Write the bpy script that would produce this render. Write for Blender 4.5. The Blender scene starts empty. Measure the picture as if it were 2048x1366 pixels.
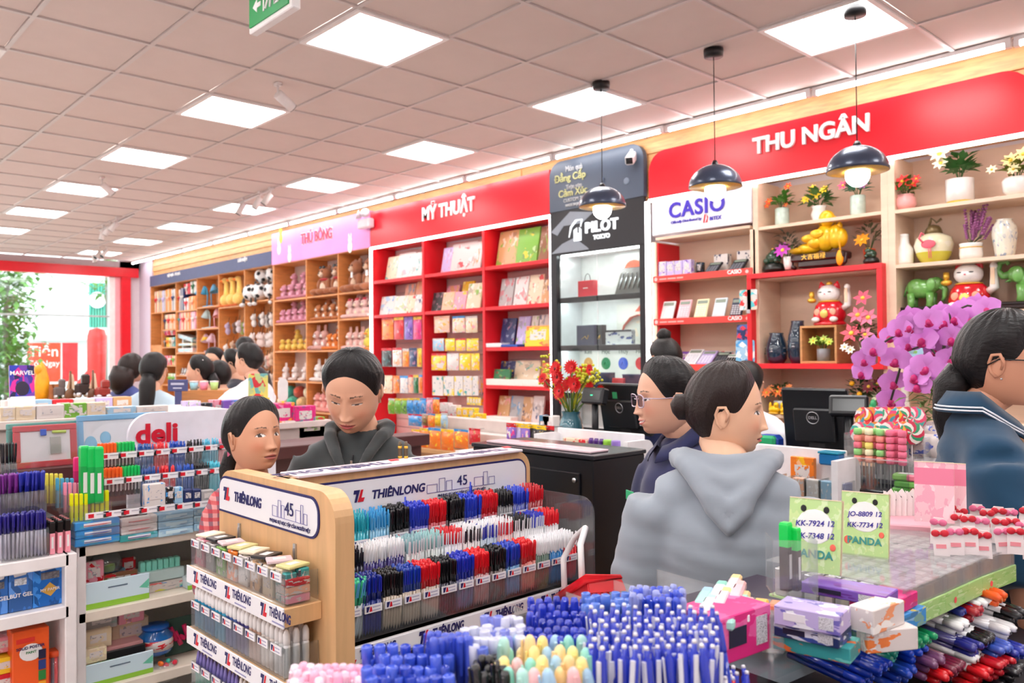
import bpy,math,random
import numpy as np
from mathutils import Matrix,Vector,noise as mnoise
# camera, world, lights, exposure
SC=bpy.context.scene
COL=SC.collection
PI=math.pi
FPX,YAW,PITCH,ROLL,CZ=1640.99,-0.8189,0.0162,-0.0085,1.5
_cy,_sy=math.cos(YAW),math.sin(YAW)
FW=Vector((_sy*math.cos(PITCH),_cy*math.cos(PITCH),math.sin(PITCH)))
_r0=Vector((_cy,-_sy,0));_u0=_r0.cross(FW)
RT=math.cos(ROLL)*_r0+math.sin(ROLL)*_u0
UP=math.cos(ROLL)*_u0-math.sin(ROLL)*_r0
cam=bpy.data.cameras.new('camera')
cam.sensor_width=36.0
cam.lens=36.0*FPX/2048
cam.clip_start,cam.clip_end=0.05,200
cam.dof.use_dof=True
cam.dof.focus_distance=2.0
cam.dof.aperture_fstop=5.6
camo=bpy.data.objects.new('camera',cam);COL.objects.link(camo)
camo.matrix_world=Matrix(((RT.x,UP.x,-FW.x,0),(RT.y,UP.y,-FW.y,0),(RT.z,UP.z,-FW.z,CZ),(0,0,0,1)))
SC.camera=camo
vs=SC.view_settings
vs.view_transform='Standard';vs.look='None';vs.gamma=1.0;vs.use_curve_mapping=False
vs.exposure=1.4
SC.cycles.use_denoising=True
SC.cycles.max_bounces=7;SC.cycles.diffuse_bounces=4;SC.cycles.glossy_bounces=3
SC.cycles.transmission_bounces=5;SC.cycles.transparent_max_bounces=14
SC.cycles.caustics_reflective=False;SC.cycles.caustics_refractive=False
SC.cycles.sample_clamp_indirect=6.0
W=bpy.data.worlds.new('world');SC.world=W;W.use_nodes=True
W.node_tree.nodes['Background'].inputs[0].default_value=(0.93,0.97,1.0,1)
W.node_tree.nodes['Background'].inputs[1].default_value=1.9
PANEL_E,TUBE_E,STRIP_E,BULB_E=7.0,7.0,4.5,30.0
def ray(x,y):return FW+(x-1024)/FPX*RT-(y-683)/FPX*UP
def on_y(x,y,Y):
 d=ray(x,y);k=Y/d.y;return d.x*k,CZ+d.z*k
def on_x(x,y,X):
 d=ray(x,y);k=X/d.x;return d.y*k,CZ+d.z*k
def on_z(x,y,z):
 d=ray(x,y);k=(z-CZ)/d.z;return d.x*k,d.y*k
def at_depth(x,y,D):
 d=ray(x,y);return Vector((d.x*D,d.y*D,CZ+d.z*D))
 # materials
def lin(c):
 def f(v):
  v=v/255.0
  return v/12.92 if v<=.04045 else((v+.055)/1.055)**2.4
 return(f(c[0]),f(c[1]),f(c[2]),1.0)
_M={}
def _new(name):
 m=bpy.data.materials.new(name);m.use_nodes=True
 nt=m.node_tree;nt.nodes.clear()
 out=nt.nodes.new('ShaderNodeOutputMaterial')
 return m,nt,out
def mat(rgb,rough=.5,metal=0,var=.05,scale=14,bump=0,coat=0,sheen=0,name=None,spec=.5,trans=0):
 key=(tuple(rgb),rough,metal,var,scale,bump,coat,sheen,spec,trans)
 if key in _M:return _M[key]
 m,nt,out=_new(name or 'paint_%d_%d_%d'%tuple(rgb));N,L=nt.nodes,nt.links
 p=N.new('ShaderNodeBsdfPrincipled');L.new(p.outputs[0],out.inputs[0])
 p.inputs['Roughness'].default_value=rough;p.inputs['Metallic'].default_value=metal
 p.inputs['Coat Weight'].default_value=coat;p.inputs['Sheen Weight'].default_value=sheen
 p.inputs['Specular IOR Level'].default_value=spec
 p.inputs['Transmission Weight'].default_value=trans
 c=lin(rgb)
 if var or bump:
  tc=N.new('ShaderNodeTexCoord');nz=N.new('ShaderNodeTexNoise')
  nz.inputs['Scale'].default_value=scale;nz.inputs['Detail'].default_value=3
  L.new(tc.outputs['Object'],nz.inputs['Vector'])
  rp=N.new('ShaderNodeValToRGB')
  rp.color_ramp.elements[0].position=.3;rp.color_ramp.elements[1].position=.7
  rp.color_ramp.elements[0].color=tuple(v*(1-var)for v in c[:3])+(1,)
  rp.color_ramp.elements[1].color=tuple(min(1,v*(1+var))for v in c[:3])+(1,)
  L.new(nz.outputs[0],rp.inputs[0]);L.new(rp.outputs[0],p.inputs['Base Color'])
  if bump:
   b=N.new('ShaderNodeBump');b.inputs['Strength'].default_value=bump;b.inputs['Distance'].default_value=.01
   L.new(nz.outputs[0],b.inputs['Height']);L.new(b.outputs[0],p.inputs['Normal'])
 else:
  p.inputs['Base Color'].default_value=c
 _M[key]=m;return m
def glow(rgb,e,name='light'):
 key=('glow',tuple(rgb),e)
 if key in _M:return _M[key]
 m,nt,out=_new(name);n=nt.nodes.new('ShaderNodeEmission')
 n.inputs[0].default_value=lin(rgb);n.inputs[1].default_value=e
 nt.links.new(n.outputs[0],out.inputs[0]);_M[key]=m;return m
def clear(tint=(251,253,253),refl=.06,name='clear_acrylic',haze=0.0):
 key=('clear',tuple(tint),refl,haze)
 if key in _M:return _M[key]
 m,nt,out=_new(name);N,L=nt.nodes,nt.links
 t=N.new('ShaderNodeBsdfTransparent');t.inputs[0].default_value=lin(tint)
 g=N.new('ShaderNodeBsdfGlossy');g.inputs['Roughness'].default_value=.06
 lw=N.new('ShaderNodeLayerWeight');lw.inputs[0].default_value=.25
 mr=N.new('ShaderNodeMapRange');mr.inputs[3].default_value=refl;mr.inputs[4].default_value=min(.8,refl*6)
 L.new(lw.outputs['Fresnel'],mr.inputs[0])
 mx=N.new('ShaderNodeMixShader');L.new(mr.outputs[0],mx.inputs[0]);L.new(t.outputs[0],mx.inputs[1]);L.new(g.outputs[0],mx.inputs[2])
 last=mx
 if haze:
  d=N.new('ShaderNodeBsdfDiffuse');d.inputs[0].default_value=lin((238,238,240))
  m2=N.new('ShaderNodeMixShader');m2.inputs[0].default_value=haze
  L.new(mx.outputs[0],m2.inputs[1]);L.new(d.outputs[0],m2.inputs[2]);last=m2
 L.new(last.outputs[0],out.inputs[0]);_M[key]=m;return m
def wood(rgb,var=.18,sc=(3,3,30),rough=.45,name='wood'):
 key=('wood',tuple(rgb),var,sc,rough)
 if key in _M:return _M[key]
 m,nt,out=_new(name);N,L=nt.nodes,nt.links
 p=N.new('ShaderNodeBsdfPrincipled');L.new(p.outputs[0],out.inputs[0]);p.inputs['Roughness'].default_value=rough
 tc=N.new('ShaderNodeTexCoord');mp=N.new('ShaderNodeMapping');mp.inputs['Scale'].default_value=sc
 nz=N.new('ShaderNodeTexNoise');nz.inputs['Scale'].default_value=2.2;nz.inputs['Detail'].default_value=6;nz.inputs['Distortion'].default_value=.6
 L.new(tc.outputs['Object'],mp.inputs[0]);L.new(mp.outputs[0],nz.inputs['Vector'])
 rp=N.new('ShaderNodeValToRGB');c=lin(rgb)
 rp.color_ramp.elements[0].position=.3;rp.color_ramp.elements[1].position=.72
 rp.color_ramp.elements[0].color=tuple(v*(1-var)for v in c[:3])+(1,)
 rp.color_ramp.elements[1].color=tuple(min(1,v*(1+var))for v in c[:3])+(1,)
 L.new(nz.outputs[0],rp.inputs[0]);L.new(rp.outputs[0],p.inputs['Base Color']);_M[key]=m;return m
def printed(base,cols,sc=5.0,seed=0,thr=.52,rough=.35,band=None,coat=0):
 """flat print on packaging: patches of ink in COLS on BASE, and a band of another ink over a height range"""
 key=('print',tuple(base),tuple(map(tuple,cols)),sc,seed,thr,rough,str(band),coat)
 if key in _M:return _M[key]
 m,nt,out=_new('printed_card');N,L=nt.nodes,nt.links
 p=N.new('ShaderNodeBsdfPrincipled');L.new(p.outputs[0],out.inputs[0]);p.inputs['Roughness'].default_value=rough
 p.inputs['Coat Weight'].default_value=coat
 tc=N.new('ShaderNodeTexCoord');mp=N.new('ShaderNodeMapping');mp.inputs['Location'].default_value=(seed*1.37,seed*.71,seed*2.13)
 L.new(tc.outputs['Generated'],mp.inputs[0])
 vo=N.new('ShaderNodeTexVoronoi');vo.inputs['Scale'].default_value=sc;L.new(mp.outputs[0],vo.inputs['Vector'])
 nz=N.new('ShaderNodeTexNoise');nz.inputs['Scale'].default_value=sc*.7;nz.inputs['Detail'].default_value=3;L.new(mp.outputs[0],nz.inputs['Vector'])
 sep=N.new('ShaderNodeSeparateColor');L.new(vo.outputs['Color'],sep.inputs[0])
 rp=N.new('ShaderNodeValToRGB');rp.color_ramp.interpolation='CONSTANT'
 els=rp.color_ramp.elements
 while len(els)<len(cols):els.new(0.5)
 for i,c in enumerate(cols):els[i].position=i/len(cols);els[i].color=lin(c)
 if len(cols)==1:els[1].position=.99;els[1].color=lin(cols[0])
 L.new(sep.outputs[0],rp.inputs[0])
 gt=N.new('ShaderNodeMath');gt.operation='GREATER_THAN';gt.inputs[1].default_value=thr;L.new(nz.outputs[0],gt.inputs[0])
 mx=N.new('ShaderNodeMix');mx.data_type='RGBA';mx.inputs[6].default_value=lin(base)
 L.new(gt.outputs[0],mx.inputs[0]);L.new(rp.outputs[0],mx.inputs[7])
 last=mx.outputs[2]
 if band:
  z0,z1,bc=band
  sx=N.new('ShaderNodeSeparateXYZ');L.new(tc.outputs['Generated'],sx.inputs[0])
  a=N.new('ShaderNodeMath');a.operation='GREATER_THAN';a.inputs[1].default_value=z0;L.new(sx.outputs[2],a.inputs[0])
  b=N.new('ShaderNodeMath');b.operation='LESS_THAN';b.inputs[1].default_value=z1;L.new(sx.outputs[2],b.inputs[0])
  c=N.new('ShaderNodeMath');c.operation='MULTIPLY';L.new(a.outputs[0],c.inputs[0]);L.new(b.outputs[0],c.inputs[1])
  m2=N.new('ShaderNodeMix');m2.data_type='RGBA';L.new(c.outputs[0],m2.inputs[0]);L.new(last,m2.inputs[6]);m2.inputs[7].default_value=lin(bc)
  last=m2.outputs[2]
 L.new(last,p.inputs['Base Color']);_M[key]=m;return m
 # mesh builder
class MB:
 def __init__(self):self.V=[];self.F=[];self.I=[];self.S=[]
 def add(self,vs,fs,m=0,smooth=False,M=None):
  o=len(self.V)
  if M is not None:vs=[tuple(M@Vector(v))for v in vs]
  self.V+=vs
  for f in fs:self.F.append(tuple(o+i for i in f))
  self.I+=[m]*len(fs);self.S+=[smooth]*len(fs)
  return self
 def box(self,c,s,m=0,M=None):
  x,y,z=c;a,b,d=s[0]/2,s[1]/2,s[2]/2
  vs=[(x+i*a,y+j*b,z+k*d)for i in(-1,1)for j in(-1,1)for k in(-1,1)]
  return self.add(vs,[(0,1,3,2),(4,6,7,5),(0,4,5,1),(2,3,7,6),(0,2,6,4),(1,5,7,3)],m,False,M)
 def cbox(self,c,s,b=.004,m=0,M=None):
  """box with bevelled edges"""
  h=[v/2 for v in s];b=min(b,min(h)*.45)
  vs=[];idx={}
  for i in(-1,1):
   for j in(-1,1):
    for k in(-1,1):
     sg=(i,j,k)
     for ax in range(3):
      p=[c[q]+sg[q]*(h[q]if q==ax else h[q]-b)for q in range(3)]
      idx[(sg,ax)]=len(vs);vs.append(tuple(p))
  fs=[]
  for ax in range(3):
   u,v=[(1,2),(2,0),(0,1)][ax]
   for s1 in(-1,1):
    q=[]
    for(a,d)in((-1,-1),(1,-1),(1,1),(-1,1)):
     sg=[0,0,0];sg[ax]=s1;sg[u]=a;sg[v]=d;q.append(idx[(tuple(sg),ax)])
    fs.append(tuple(q if s1>0 else q[::-1]))
  for ax in range(3):
   u,v=[(1,2),(2,0),(0,1)][ax]
   for a in(-1,1):
    for d in(-1,1):
     s0=[0,0,0];s0[u]=a;s0[v]=d
     lo=list(s0);lo[ax]=-1;hi=list(s0);hi[ax]=1;lo=tuple(lo);hi=tuple(hi)
     f=(idx[(lo,u)],idx[(hi,u)],idx[(hi,v)],idx[(lo,v)])
     fs.append(f if a*d<0 else f[::-1])
  for i in(-1,1):
   for j in(-1,1):
    for k in(-1,1):
     t=tuple(idx[((i,j,k),ax)]for ax in range(3))
     fs.append(t if i*j*k>0 else t[::-1])
  return self.add(vs,fs,m,False,M)
 def lathe(self,prof,n=16,c=(0,0,0),m=0,M=None,smooth=True,sx=1,sy=1):
  vs=[];fs=[]
  for r,z in prof:
   for i in range(n):
    a=2*PI*i/n;vs.append((c[0]+r*math.cos(a)*sx,c[1]+r*math.sin(a)*sy,c[2]+z))
  for k in range(len(prof)-1):
   for i in range(n):
    j=(i+1)%n;fs.append((k*n+i,k*n+j,(k+1)*n+j,(k+1)*n+i))
  if prof[0][0]>1e-5:fs.append(tuple(range(n-1,-1,-1)))
  if prof[-1][0]>1e-5 and not(len(prof)==2 and prof[0][0]<1e-5):fs.append(tuple(range((len(prof)-1)*n,len(prof)*n)))
  return self.add(vs,fs,m,smooth,M)
 def tube(self,pts,r,n=8,m=0,M=None,cap=True,smooth=True,flat=1.0):
  pts=[Vector(p)for p in pts];rs=r if isinstance(r,(list,tuple))else[r]*len(pts)
  vs=[];fs=[];prev=None
  for k,p in enumerate(pts):
   t=(pts[min(k+1,len(pts)-1)]-pts[max(k-1,0)])
   if t.length<1e-9:t=Vector((0,0,1))
   t.normalize()
   if prev is None:
    a=Vector((0,0,1))if abs(t.z)<.9 else Vector((1,0,0));x=t.cross(a).normalized()
   else:
    x=prev-t*prev.dot(t)
    x=x.normalized()if x.length>1e-6 else t.orthogonal().normalized()
   prev=x;y=t.cross(x)
   for i in range(n):
    a=2*PI*i/n;q=p+x*(math.cos(a)*rs[k])+y*(math.sin(a)*rs[k]*flat);vs.append(tuple(q))
  for k in range(len(pts)-1):
   for i in range(n):
    j=(i+1)%n;fs.append((k*n+i,k*n+j,(k+1)*n+j,(k+1)*n+i))
  if cap:fs+=[tuple(range(n-1,-1,-1)),tuple(range((len(pts)-1)*n,len(pts)*n))]
  return self.add(vs,fs,m,smooth,M)
 def ell(self,c,r,nu=14,nv=9,m=0,M=None):
  vs=[(c[0],c[1],c[2]+r[2])];fs=[]
  for k in range(1,nv):
   t=PI*k/nv
   for i in range(nu):
    a=2*PI*i/nu;vs.append((c[0]+r[0]*math.sin(t)*math.cos(a),c[1]+r[1]*math.sin(t)*math.sin(a),c[2]+r[2]*math.cos(t)))
  vs.append((c[0],c[1],c[2]-r[2]));e=len(vs)-1
  for i in range(nu):
   j=(i+1)%nu;fs.append((0,1+i,1+j));fs.append((e,e-nu+j,e-nu+i))
   for k in range(nv-2):fs.append((1+k*nu+i,1+(k+1)*nu+i,1+(k+1)*nu+j,1+k*nu+j))
  return self.add(vs,fs,m,True,M)
 def prism(self,poly,d,m=0,M=None,smooth=False):
  """outline in XZ, extruded along Y from 0 to D"""
  n=len(poly);vs=[(x,0,z)for x,z in poly]+[(x,d,z)for x,z in poly]
  fs=[tuple(range(n)),tuple(range(2*n-1,n-1,-1))]
  for i in range(n):
   j=(i+1)%n;fs.append((i,i+n,j+n,j))
  return self.add(vs,fs,m,smooth,M)
 def quad(self,a,b,c,d,m=0,M=None):return self.add([a,b,c,d],[(0,1,2,3)],m,False,M)
 def mesh(self,mats,name='m'):
  me=bpy.data.meshes.new(name);me.from_pydata(self.V,[],self.F)
  for x in(mats if isinstance(mats,(list,tuple))else[mats]):me.materials.append(x)
  me.polygons.foreach_set('material_index',self.I);me.polygons.foreach_set('use_smooth',self.S)
  me.update();return me
def rrect(w,h,r,n=5,corners=(1,1,1,1)):
 """rounded rectangle outline in XZ, lower edge at 0; corners: bottom left, bottom right, top right, top left"""
 P=[]
 for(cx,cz,a0,on)in((-w/2+r,r,180,corners[0]),(w/2-r,r,270,corners[1]),(w/2-r,h-r,0,corners[2]),(-w/2+r,h-r,90,corners[3])):
  if on:
   for k in range(n+1):
    a=math.radians(a0+90*k/n);P.append((cx+r*math.cos(a),cz+r*math.sin(a)))
  else:
   P.append((cx+(r if cx>0 else-r),cz+(r if cz>h/2 else-r)))
 return P
def T(x=0,y=0,z=0):return Matrix.Translation((x,y,z))
def RX(d):return Matrix.Rotation(math.radians(d),4,'X')
def RY(d):return Matrix.Rotation(math.radians(d),4,'Y')
def RZ(d):return Matrix.Rotation(math.radians(d),4,'Z')
def SCL(x,y=None,z=None):
 y=x if y is None else y;z=x if z is None else z
 return Matrix.Diagonal((x,y,z,1))
def ob(name,me,parent=None,M=None,label=None,cat=None,group=None,kind=None):
 o=bpy.data.objects.new(name,me);COL.objects.link(o)
 if parent is not None:o.parent=parent
 if M is not None:o.matrix_basis=M
 if label:o['label']=label
 if cat:o['category']=cat
 if group:o['group']=group
 if kind:o['kind']=kind
 return o
def thing(name,label,cat,M=None,group=None):return ob(name,None,None,M,label,cat,group)
def part(name,mb,mats,parent,M=None,label=None):return ob(name,mb.mesh(mats,name),parent,M,label)
def solid(name,mb,mats,label,cat,M=None,group=None):return ob(name,mb.mesh(mats,name),None,M,label,cat,group)
def copy_tree(o,M,label=None,group=None):
 r=o.copy();COL.objects.link(r);r.matrix_basis=M
 if label:r['label']=label
 if group:r['group']=group
 for ch in o.children:
  c=ch.copy();COL.objects.link(c);c.parent=r
  for g in ch.children:
   d=g.copy();COL.objects.link(d);d.parent=c
 return r
_T={}
SOUTH=RX(90)
EAST=RZ(90)@RX(90)
def text_mesh(s,size,m,ext=.002,bold=0.0,shear=0.0,align='CENTER',space=1.0,xs=1.0):
 key=(s,size,m.name,ext,bold,shear,align,space,xs)
 if key in _T:return _T[key]
 cu=bpy.data.curves.new('t','FONT');cu.body=s;cu.size=size;cu.extrude=ext;cu.offset=bold*size;cu.shear=shear
 cu.align_x=align;cu.align_y='CENTER';cu.resolution_u=4;cu.space_character=space;cu.materials.append(m)
 o=bpy.data.objects.new('t',cu);me=bpy.data.meshes.new_from_object(o)
 bpy.data.objects.remove(o);bpy.data.curves.remove(cu)
 if xs!=1.0:me.transform(SCL(xs,1,1))
 _T[key]=me;return me
def text(s,size,m,parent,M,name='lettering',**k):return ob(name,text_mesh(s,size,m,**k),parent,M)
ORD=['first','second','third','fourth','fifth','sixth','seventh','eighth','ninth','tenth','eleventh','twelfth','thirteenth','fourteenth','fifteenth','sixteenth','seventeenth','eighteenth','nineteenth','twentieth']
R=random.Random(11)
_S={}
def unit_sphere(m,nu=14,nv=9):
 k=(m.name,nu)
 if k not in _S:_S[k]=MB().ell((0,0,0),(1,1,1),nu,nv).mesh(m,'ball')
 return _S[k]
def ball(name,parent,m,c,r,rot=None,nu=14,nv=9):
 M=T(*c)@(rot or Matrix())@(SCL(*r)if isinstance(r,(tuple,list))else SCL(r))
 return ob(name,unit_sphere(m,nu,nv),parent,M)
WHITE=mat((238,236,236),.35);OFFW=mat((230,226,224),.5);BLACK=mat((18,19,22),.35);NAVY=mat((32,36,92),.4)
RED=mat((226,20,38),.38,var=.03);GREY=mat((150,152,156),.4);STEEL=mat((196,198,202),.28,.9)
INKR=mat((214,24,44),.5,var=0);INKN=mat((28,28,92),.5,var=0);INKW=mat((246,246,246),.5,var=0);INKK=mat((20,20,24),.5,var=0)
CARD=mat((236,234,236),.55,var=.02)
# room shell
HC,YF,YB,XW=3.297,5.42,5.74,-16.15
def struct(name,mb,mats,M=None):return ob(name,mb.mesh(mats,name),None,M,kind='structure')
FLOORM=mat((206,198,194),.18,var=.04,scale=3,name='polished_tile');CEILM=mat((214,198,191),.85,var=.015,scale=6,bump=.15,name='ceiling_board')
GRIDM=mat((206,196,192),.4,var=.01,name='ceiling_grid')
WALLM=mat((226,216,220),.7,var=.02,name='wall_paint')
struct('floor',MB().box((-6.5,0,-.05),(19.6,12.2,.1)),FLOORM)
struct('wall_back',MB().box((-6.5,5.8,1.7),(19.6,.1,3.4)),WALLM)
struct('wall_right',MB().box((3.2,0,1.7),(.1,12.2,3.4)),WALLM)
struct('wall_front',MB().box((-6.5,-6.05,1.7),(19.6,.1,3.4)),WALLM)
UX,UY,SX,SY=-4.2036,2.2959,.61284,.6
ceil=ob('ceiling',MB().box((-6.5,0,HC+.09),(19.6,12.2,.06)).mesh(CEILM,'ceiling'),kind='structure')
LIGHT_CELLS=[(u,v)for u in range(-18,12,3)for v in(-12,-9,-6,-3,0,3)]
ks=range(-20,12);js=range(-14,6)
g=MB()
for k in ks:g.box((UX+k*SX,-.1,HC-.002),(.024,11.9,.012))
for j in js:
 if UY+j*SY<5.5:g.box((-6.5,UY+j*SY,HC-.0015),(19.3,.024,.011))
part('ceiling_grid',g,GRIDM,ceil)
tile=MB().cbox((0,0,0),(SX-.024,SY-.024,.016),.004).mesh(CEILM,'ceiling_tile')
far=MB()
for k in ks:
 for j in range(-14,5):
  if(k,j)in LIGHT_CELLS:continue
  x,y=UX+(k+.5)*SX,UY+(j+.5)*SY
  if x<XW+.05 or x>3.1:continue
  if y>.4 and x<1.0 and not(y<1.6 and x<-9):ob('ceiling_tile',tile,ceil,T(x,y,HC+.01))
  else:far.box((x,y,HC+.01),(SX-.024,SY-.024,.014))
o=part('ceiling_tile_field',far,CEILM,ceil);o['kind']='stuff'
part('ceiling_edge',MB().box((-6.5,5.46,HC+.012),(19.4,.30,.016)),mat((150,140,144),.8),ceil)  # darker grey stands in for the shade of the gap behind the tubes
PANELM=glow((255,253,252),PANEL_E,'panel_light');PFR=mat((236,232,230),.4)
pf=MB()
for s in(-1,1):pf.box((s*(SX/2-.014),0,0),(.028,SY,.022));pf.box((0,s*(SY/2-.014),0),(SX-.056,.028,.022))
pf=pf.mesh(PFR,'frame');pd=MB().box((0,0,.004),(SX-.05,SY-.05,.006)).mesh(PANELM,'diffuser')
rows={3:'row beside the shelf wall',0:'second row from the shelf wall',-3:'third row from the shelf wall',-6:'fourth row from the shelf wall',-9:'fifth row from the shelf wall',-12:'sixth row from the shelf wall'}
for u,v in LIGHT_CELLS:
 x,y=UX+(u+.5)*SX,UY+(v+.5)*SY
 if x<XW+.3:continue
 i=(u+18)//3
 t=thing('ceiling_light','square flush white light panel, %s from the window end, %s'%(ORD[i],rows[v]),'light',T(x,y,HC-.006),'square light panels in the ceiling')
 ob('frame',pf,t);ob('diffuser',pd,t)
WOODL=wood((222,168,110),.22,(2.5,3,22));WOODO=wood((214,140,78),.16,(2,2,9));BEIGE=wood((232,204,178),.06,(2,2,8));BEIGEB=wood((226,196,172),.05,(2,2,6))
bh=struct('wall_bulkhead',MB().box((-6.6,5.62,3.05),(17.8,.28,.5)),WOODL)
wl=MB()
for k in range(2):
 part('plank',MB().cbox((-13.1,5.47,3.12+k*.088),(4.76,.02,.083),.004),WOODL,bh)
part('plank',MB().cbox((-8,5.475,3.255),(4.6,.015,.07),.003),WOODL,bh)
part('plank',MB().cbox((-1.5,5.475,3.22),(8.0,.015,.13),.003),WOODL,bh)
TUBEM=glow((255,253,255),TUBE_E,'tube_light')
tm=MB().lathe([(.0,-.565),(.017,-.562),(.017,.562),(0,.565)],10,M=RY(90)).mesh(TUBEM,'tube')
hm=MB().box((0,0,.026),(1.19,.034,.024)).box((.582,0,0),(.03,.036,.036)).box((-.582,0,0),(.03,.036,.036)).mesh(WHITE,'housing')
for i in range(13):
 x=-15.3+i*1.205
 t=thing('linear_light','slim white tube light at the ceiling edge, %s from the window end'%ORD[i],'light',T(x,5.24+.012*max(0,i-7),HC-.045),'tube lights in a line along the shelf wall')
 ob('tube',tm,t);ob('housing',hm,t)
WIN_Y0,WIN_Y1,WIN_Z=-3.0,5.02,3.02
struct('wall_left',MB().box((XW-.05,-4.5,1.7),(.12,3.0,3.4)).box((XW-.05,5.42,1.7),(.12,.64,3.4)).box((XW-.05,0,3.22),(.12,12,.16)),WALLM)
struct('trim_1',MB().box((-15.82,5.60,1.65),(.66,.3,3.3)),mat((216,206,222),.6,var=.01))
wf=ob('window_1',None,kind='structure')
fr=MB();fr.box((XW+.04,1.1,WIN_Z+.07),(.16,8.6,.17));part('window_frame',fr,RED,wf)
part('window_frame',MB().box((XW+.04,WIN_Y1+.16,1.5),(.16,.16,3.0)),RED,wf)
part('jamb',MB().box((XW-.02,WIN_Y1+.04,1.5),(.1,.10,3.0)),mat((236,176,186),.5),wf)  # pink strip: reflection beside the red frame, put into its colour
part('jamb',MB().box((XW-.02,WIN_Y1-.06,1.5),(.1,.10,3.0)),WHITE,wf)
part('mullion',MB().box((XW,1.0,2.27),(.05,8.0,.03)),mat((180,186,188),.4),wf)
part('pane',MB().box((XW,1.0,1.14),(.01,7.9,2.24)),clear((232,240,238),.05,'window_glass'),wf)
part('pane',MB().box((XW,1.0,2.64),(.01,7.9,.70)),clear((232,240,238),.05,'window_glass'),wf)
# things hanging from the ceiling
LB=glow((255,250,242),BULB_E,'bulb')
NAVYL=mat((58,68,90),.32,.35,coat=.4,name='lamp_enamel');GOLD=mat((236,186,70),.35,.55,name='gold_lacquer')
def dome(r,n=28):
 a=[(r*math.sin(math.radians(t)),r*.86*math.cos(math.radians(t)))for t in range(0,91,6)]
 return a
dm=MB();dm.lathe([(0.0001,.0)]+[(x,z)for x,z in dome(.155)],32,(0,0,0));dome_me=None
for i,(px,py,rim)in enumerate([(1202,160,412),(1427,94,372),(1710,10,340)]):
 x,y=on_z(px,py+4,HC)
 z=at_depth(px+(5,8,12)[i],rim,(Vector((x,y,0))).dot(Vector((FW.x,FW.y,0)))).z
 t=thing('pendant_lamp','black dome pendant lamp with gold inside, %s from the window end'%ORD[i],'lamp',T(x,y,HC-.004),'black pendant lamps over the cash desk')
 if dome_me is None:
  o_=MB();P=dome(.155);o_.lathe([(p[0],p[1])for p in P],36)
  i_=MB();i_.lathe([(p[0]*.975,p[1]*.972)for p in P][::-1],36)
  b_=MB();b_.ell((0,0,-.018),(.060,.060,.062),18,12);b_.lathe([(.022,.03),(.024,.1)],14)
  dome_me=(o_.mesh(NAVYL,'shade'),i_.mesh(GOLD,'shade_lining'),b_.mesh(LB,'bulb'),MB().lathe([(.0,-.045),(.055,-.045),(.058,-.02),(.058,0)],24).mesh(BLACK,'ceiling_rose'),MB().lathe([(.03,.128),(.022,.15),(.012,.17)],14).mesh(BLACK,'lamp_cap'))
 dz=z-HC
 s=ob('shade',dome_me[0],t,T(0,0,dz));ob('shade_lining',dome_me[1],s);ob('bulb',dome_me[2],t,T(0,0,dz));ob('ceiling_rose',dome_me[3],t)
 ob('lamp_cap',dome_me[4],t,T(0,0,dz-.012))
 part('cord',MB().tube([(0,0,-.03),(0,0,dz+.15)],.0028,6),BLACK,t)
p=at_depth(500,68,3.7);ex=thing('exit_sign','green emergency exit sign with running figure and arrow, hung from the ceiling','sign',T(p.x,p.y,p.z))
part('housing',MB().cbox((.19,.02,.11),(.40,.04,.22),.004),WHITE,ex)
part('face_panel',MB().box((.185,-.003,.112),(.36,.006,.18)),mat((16,160,84),.4),ex)
g=MB()
g.prism([(.045,.10),(.085,.13),(.085,.11),(.12,.11),(.12,.09),(.085,.09),(.085,.07)],.003)
g.box((.150,0,.12),(.010,.003,.13));g.box((.20,0,.18),(.11,.003,.012));g.box((.25,0,.12),(.010,.003,.13))
g.ell((.19,0,.158),(.013,.002,.013),10,6);g.tube([(.195,0,.142),(.198,0,.108)],.010,6);g.tube([(.198,0,.108),(.18,0,.08),(.168,0,.06)],.006,6);g.tube([(.198,0,.108),(.215,0,.085),(.21,0,.055)],.006,6)
g.tube([(.195,0,.138),(.175,0,.125),(.165,0,.112)],.005,6);g.tube([(.195,0,.138),(.22,0,.12)],.005,6)
part('pictogram',g,INKW,ex,T(0,-.0085,0))
text('EXIT',.062,INKW,ex,T(.31,-.008,.075)@SOUTH,bold=.02);text('Lối ra',.052,INKW,ex,T(.31,-.008,.145)@SOUTH,bold=.01)
part('hanger',MB().box((.1,.02,.27),(.012,.012,.11)).box((.28,.02,.27),(.012,.012,.11)),STEEL,ex)
SPW=mat((228,222,220),.35);LENS=mat((90,92,96),.15,.6)
sp_b=MB().lathe([(0,-.0),(.034,0),(.034,.13),(.03,.135)],18).mesh(SPW,'lamp_head');sp_r=MB().lathe([(.030,-.004),(.033,-.004),(.033,.01),(.03,.01)],18).mesh(INKK,'bezel')
sp_l=MB().lathe([(0,-.002),(.029,-.002)],18).mesh(LENS,'lens');sp_s=MB().tube([(0,0,.0),(0,0,.06)],.008,8).box((0,0,.065),(.05,.035,.02)).mesh(SPW,'stem')
def spot(x,y,tilt,rz,lab,drop=.0):
 t=thing('spotlight',lab,'light',T(x,y,HC-.075-drop),'white ceiling spotlights')
 ob('stem',sp_s,t)
 h=ob('lamp_head',sp_b,t,RZ(rz)@RX(tilt)@T(0,0,-.13));ob('bezel',sp_r,h);ob('lens',sp_l,h)
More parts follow.
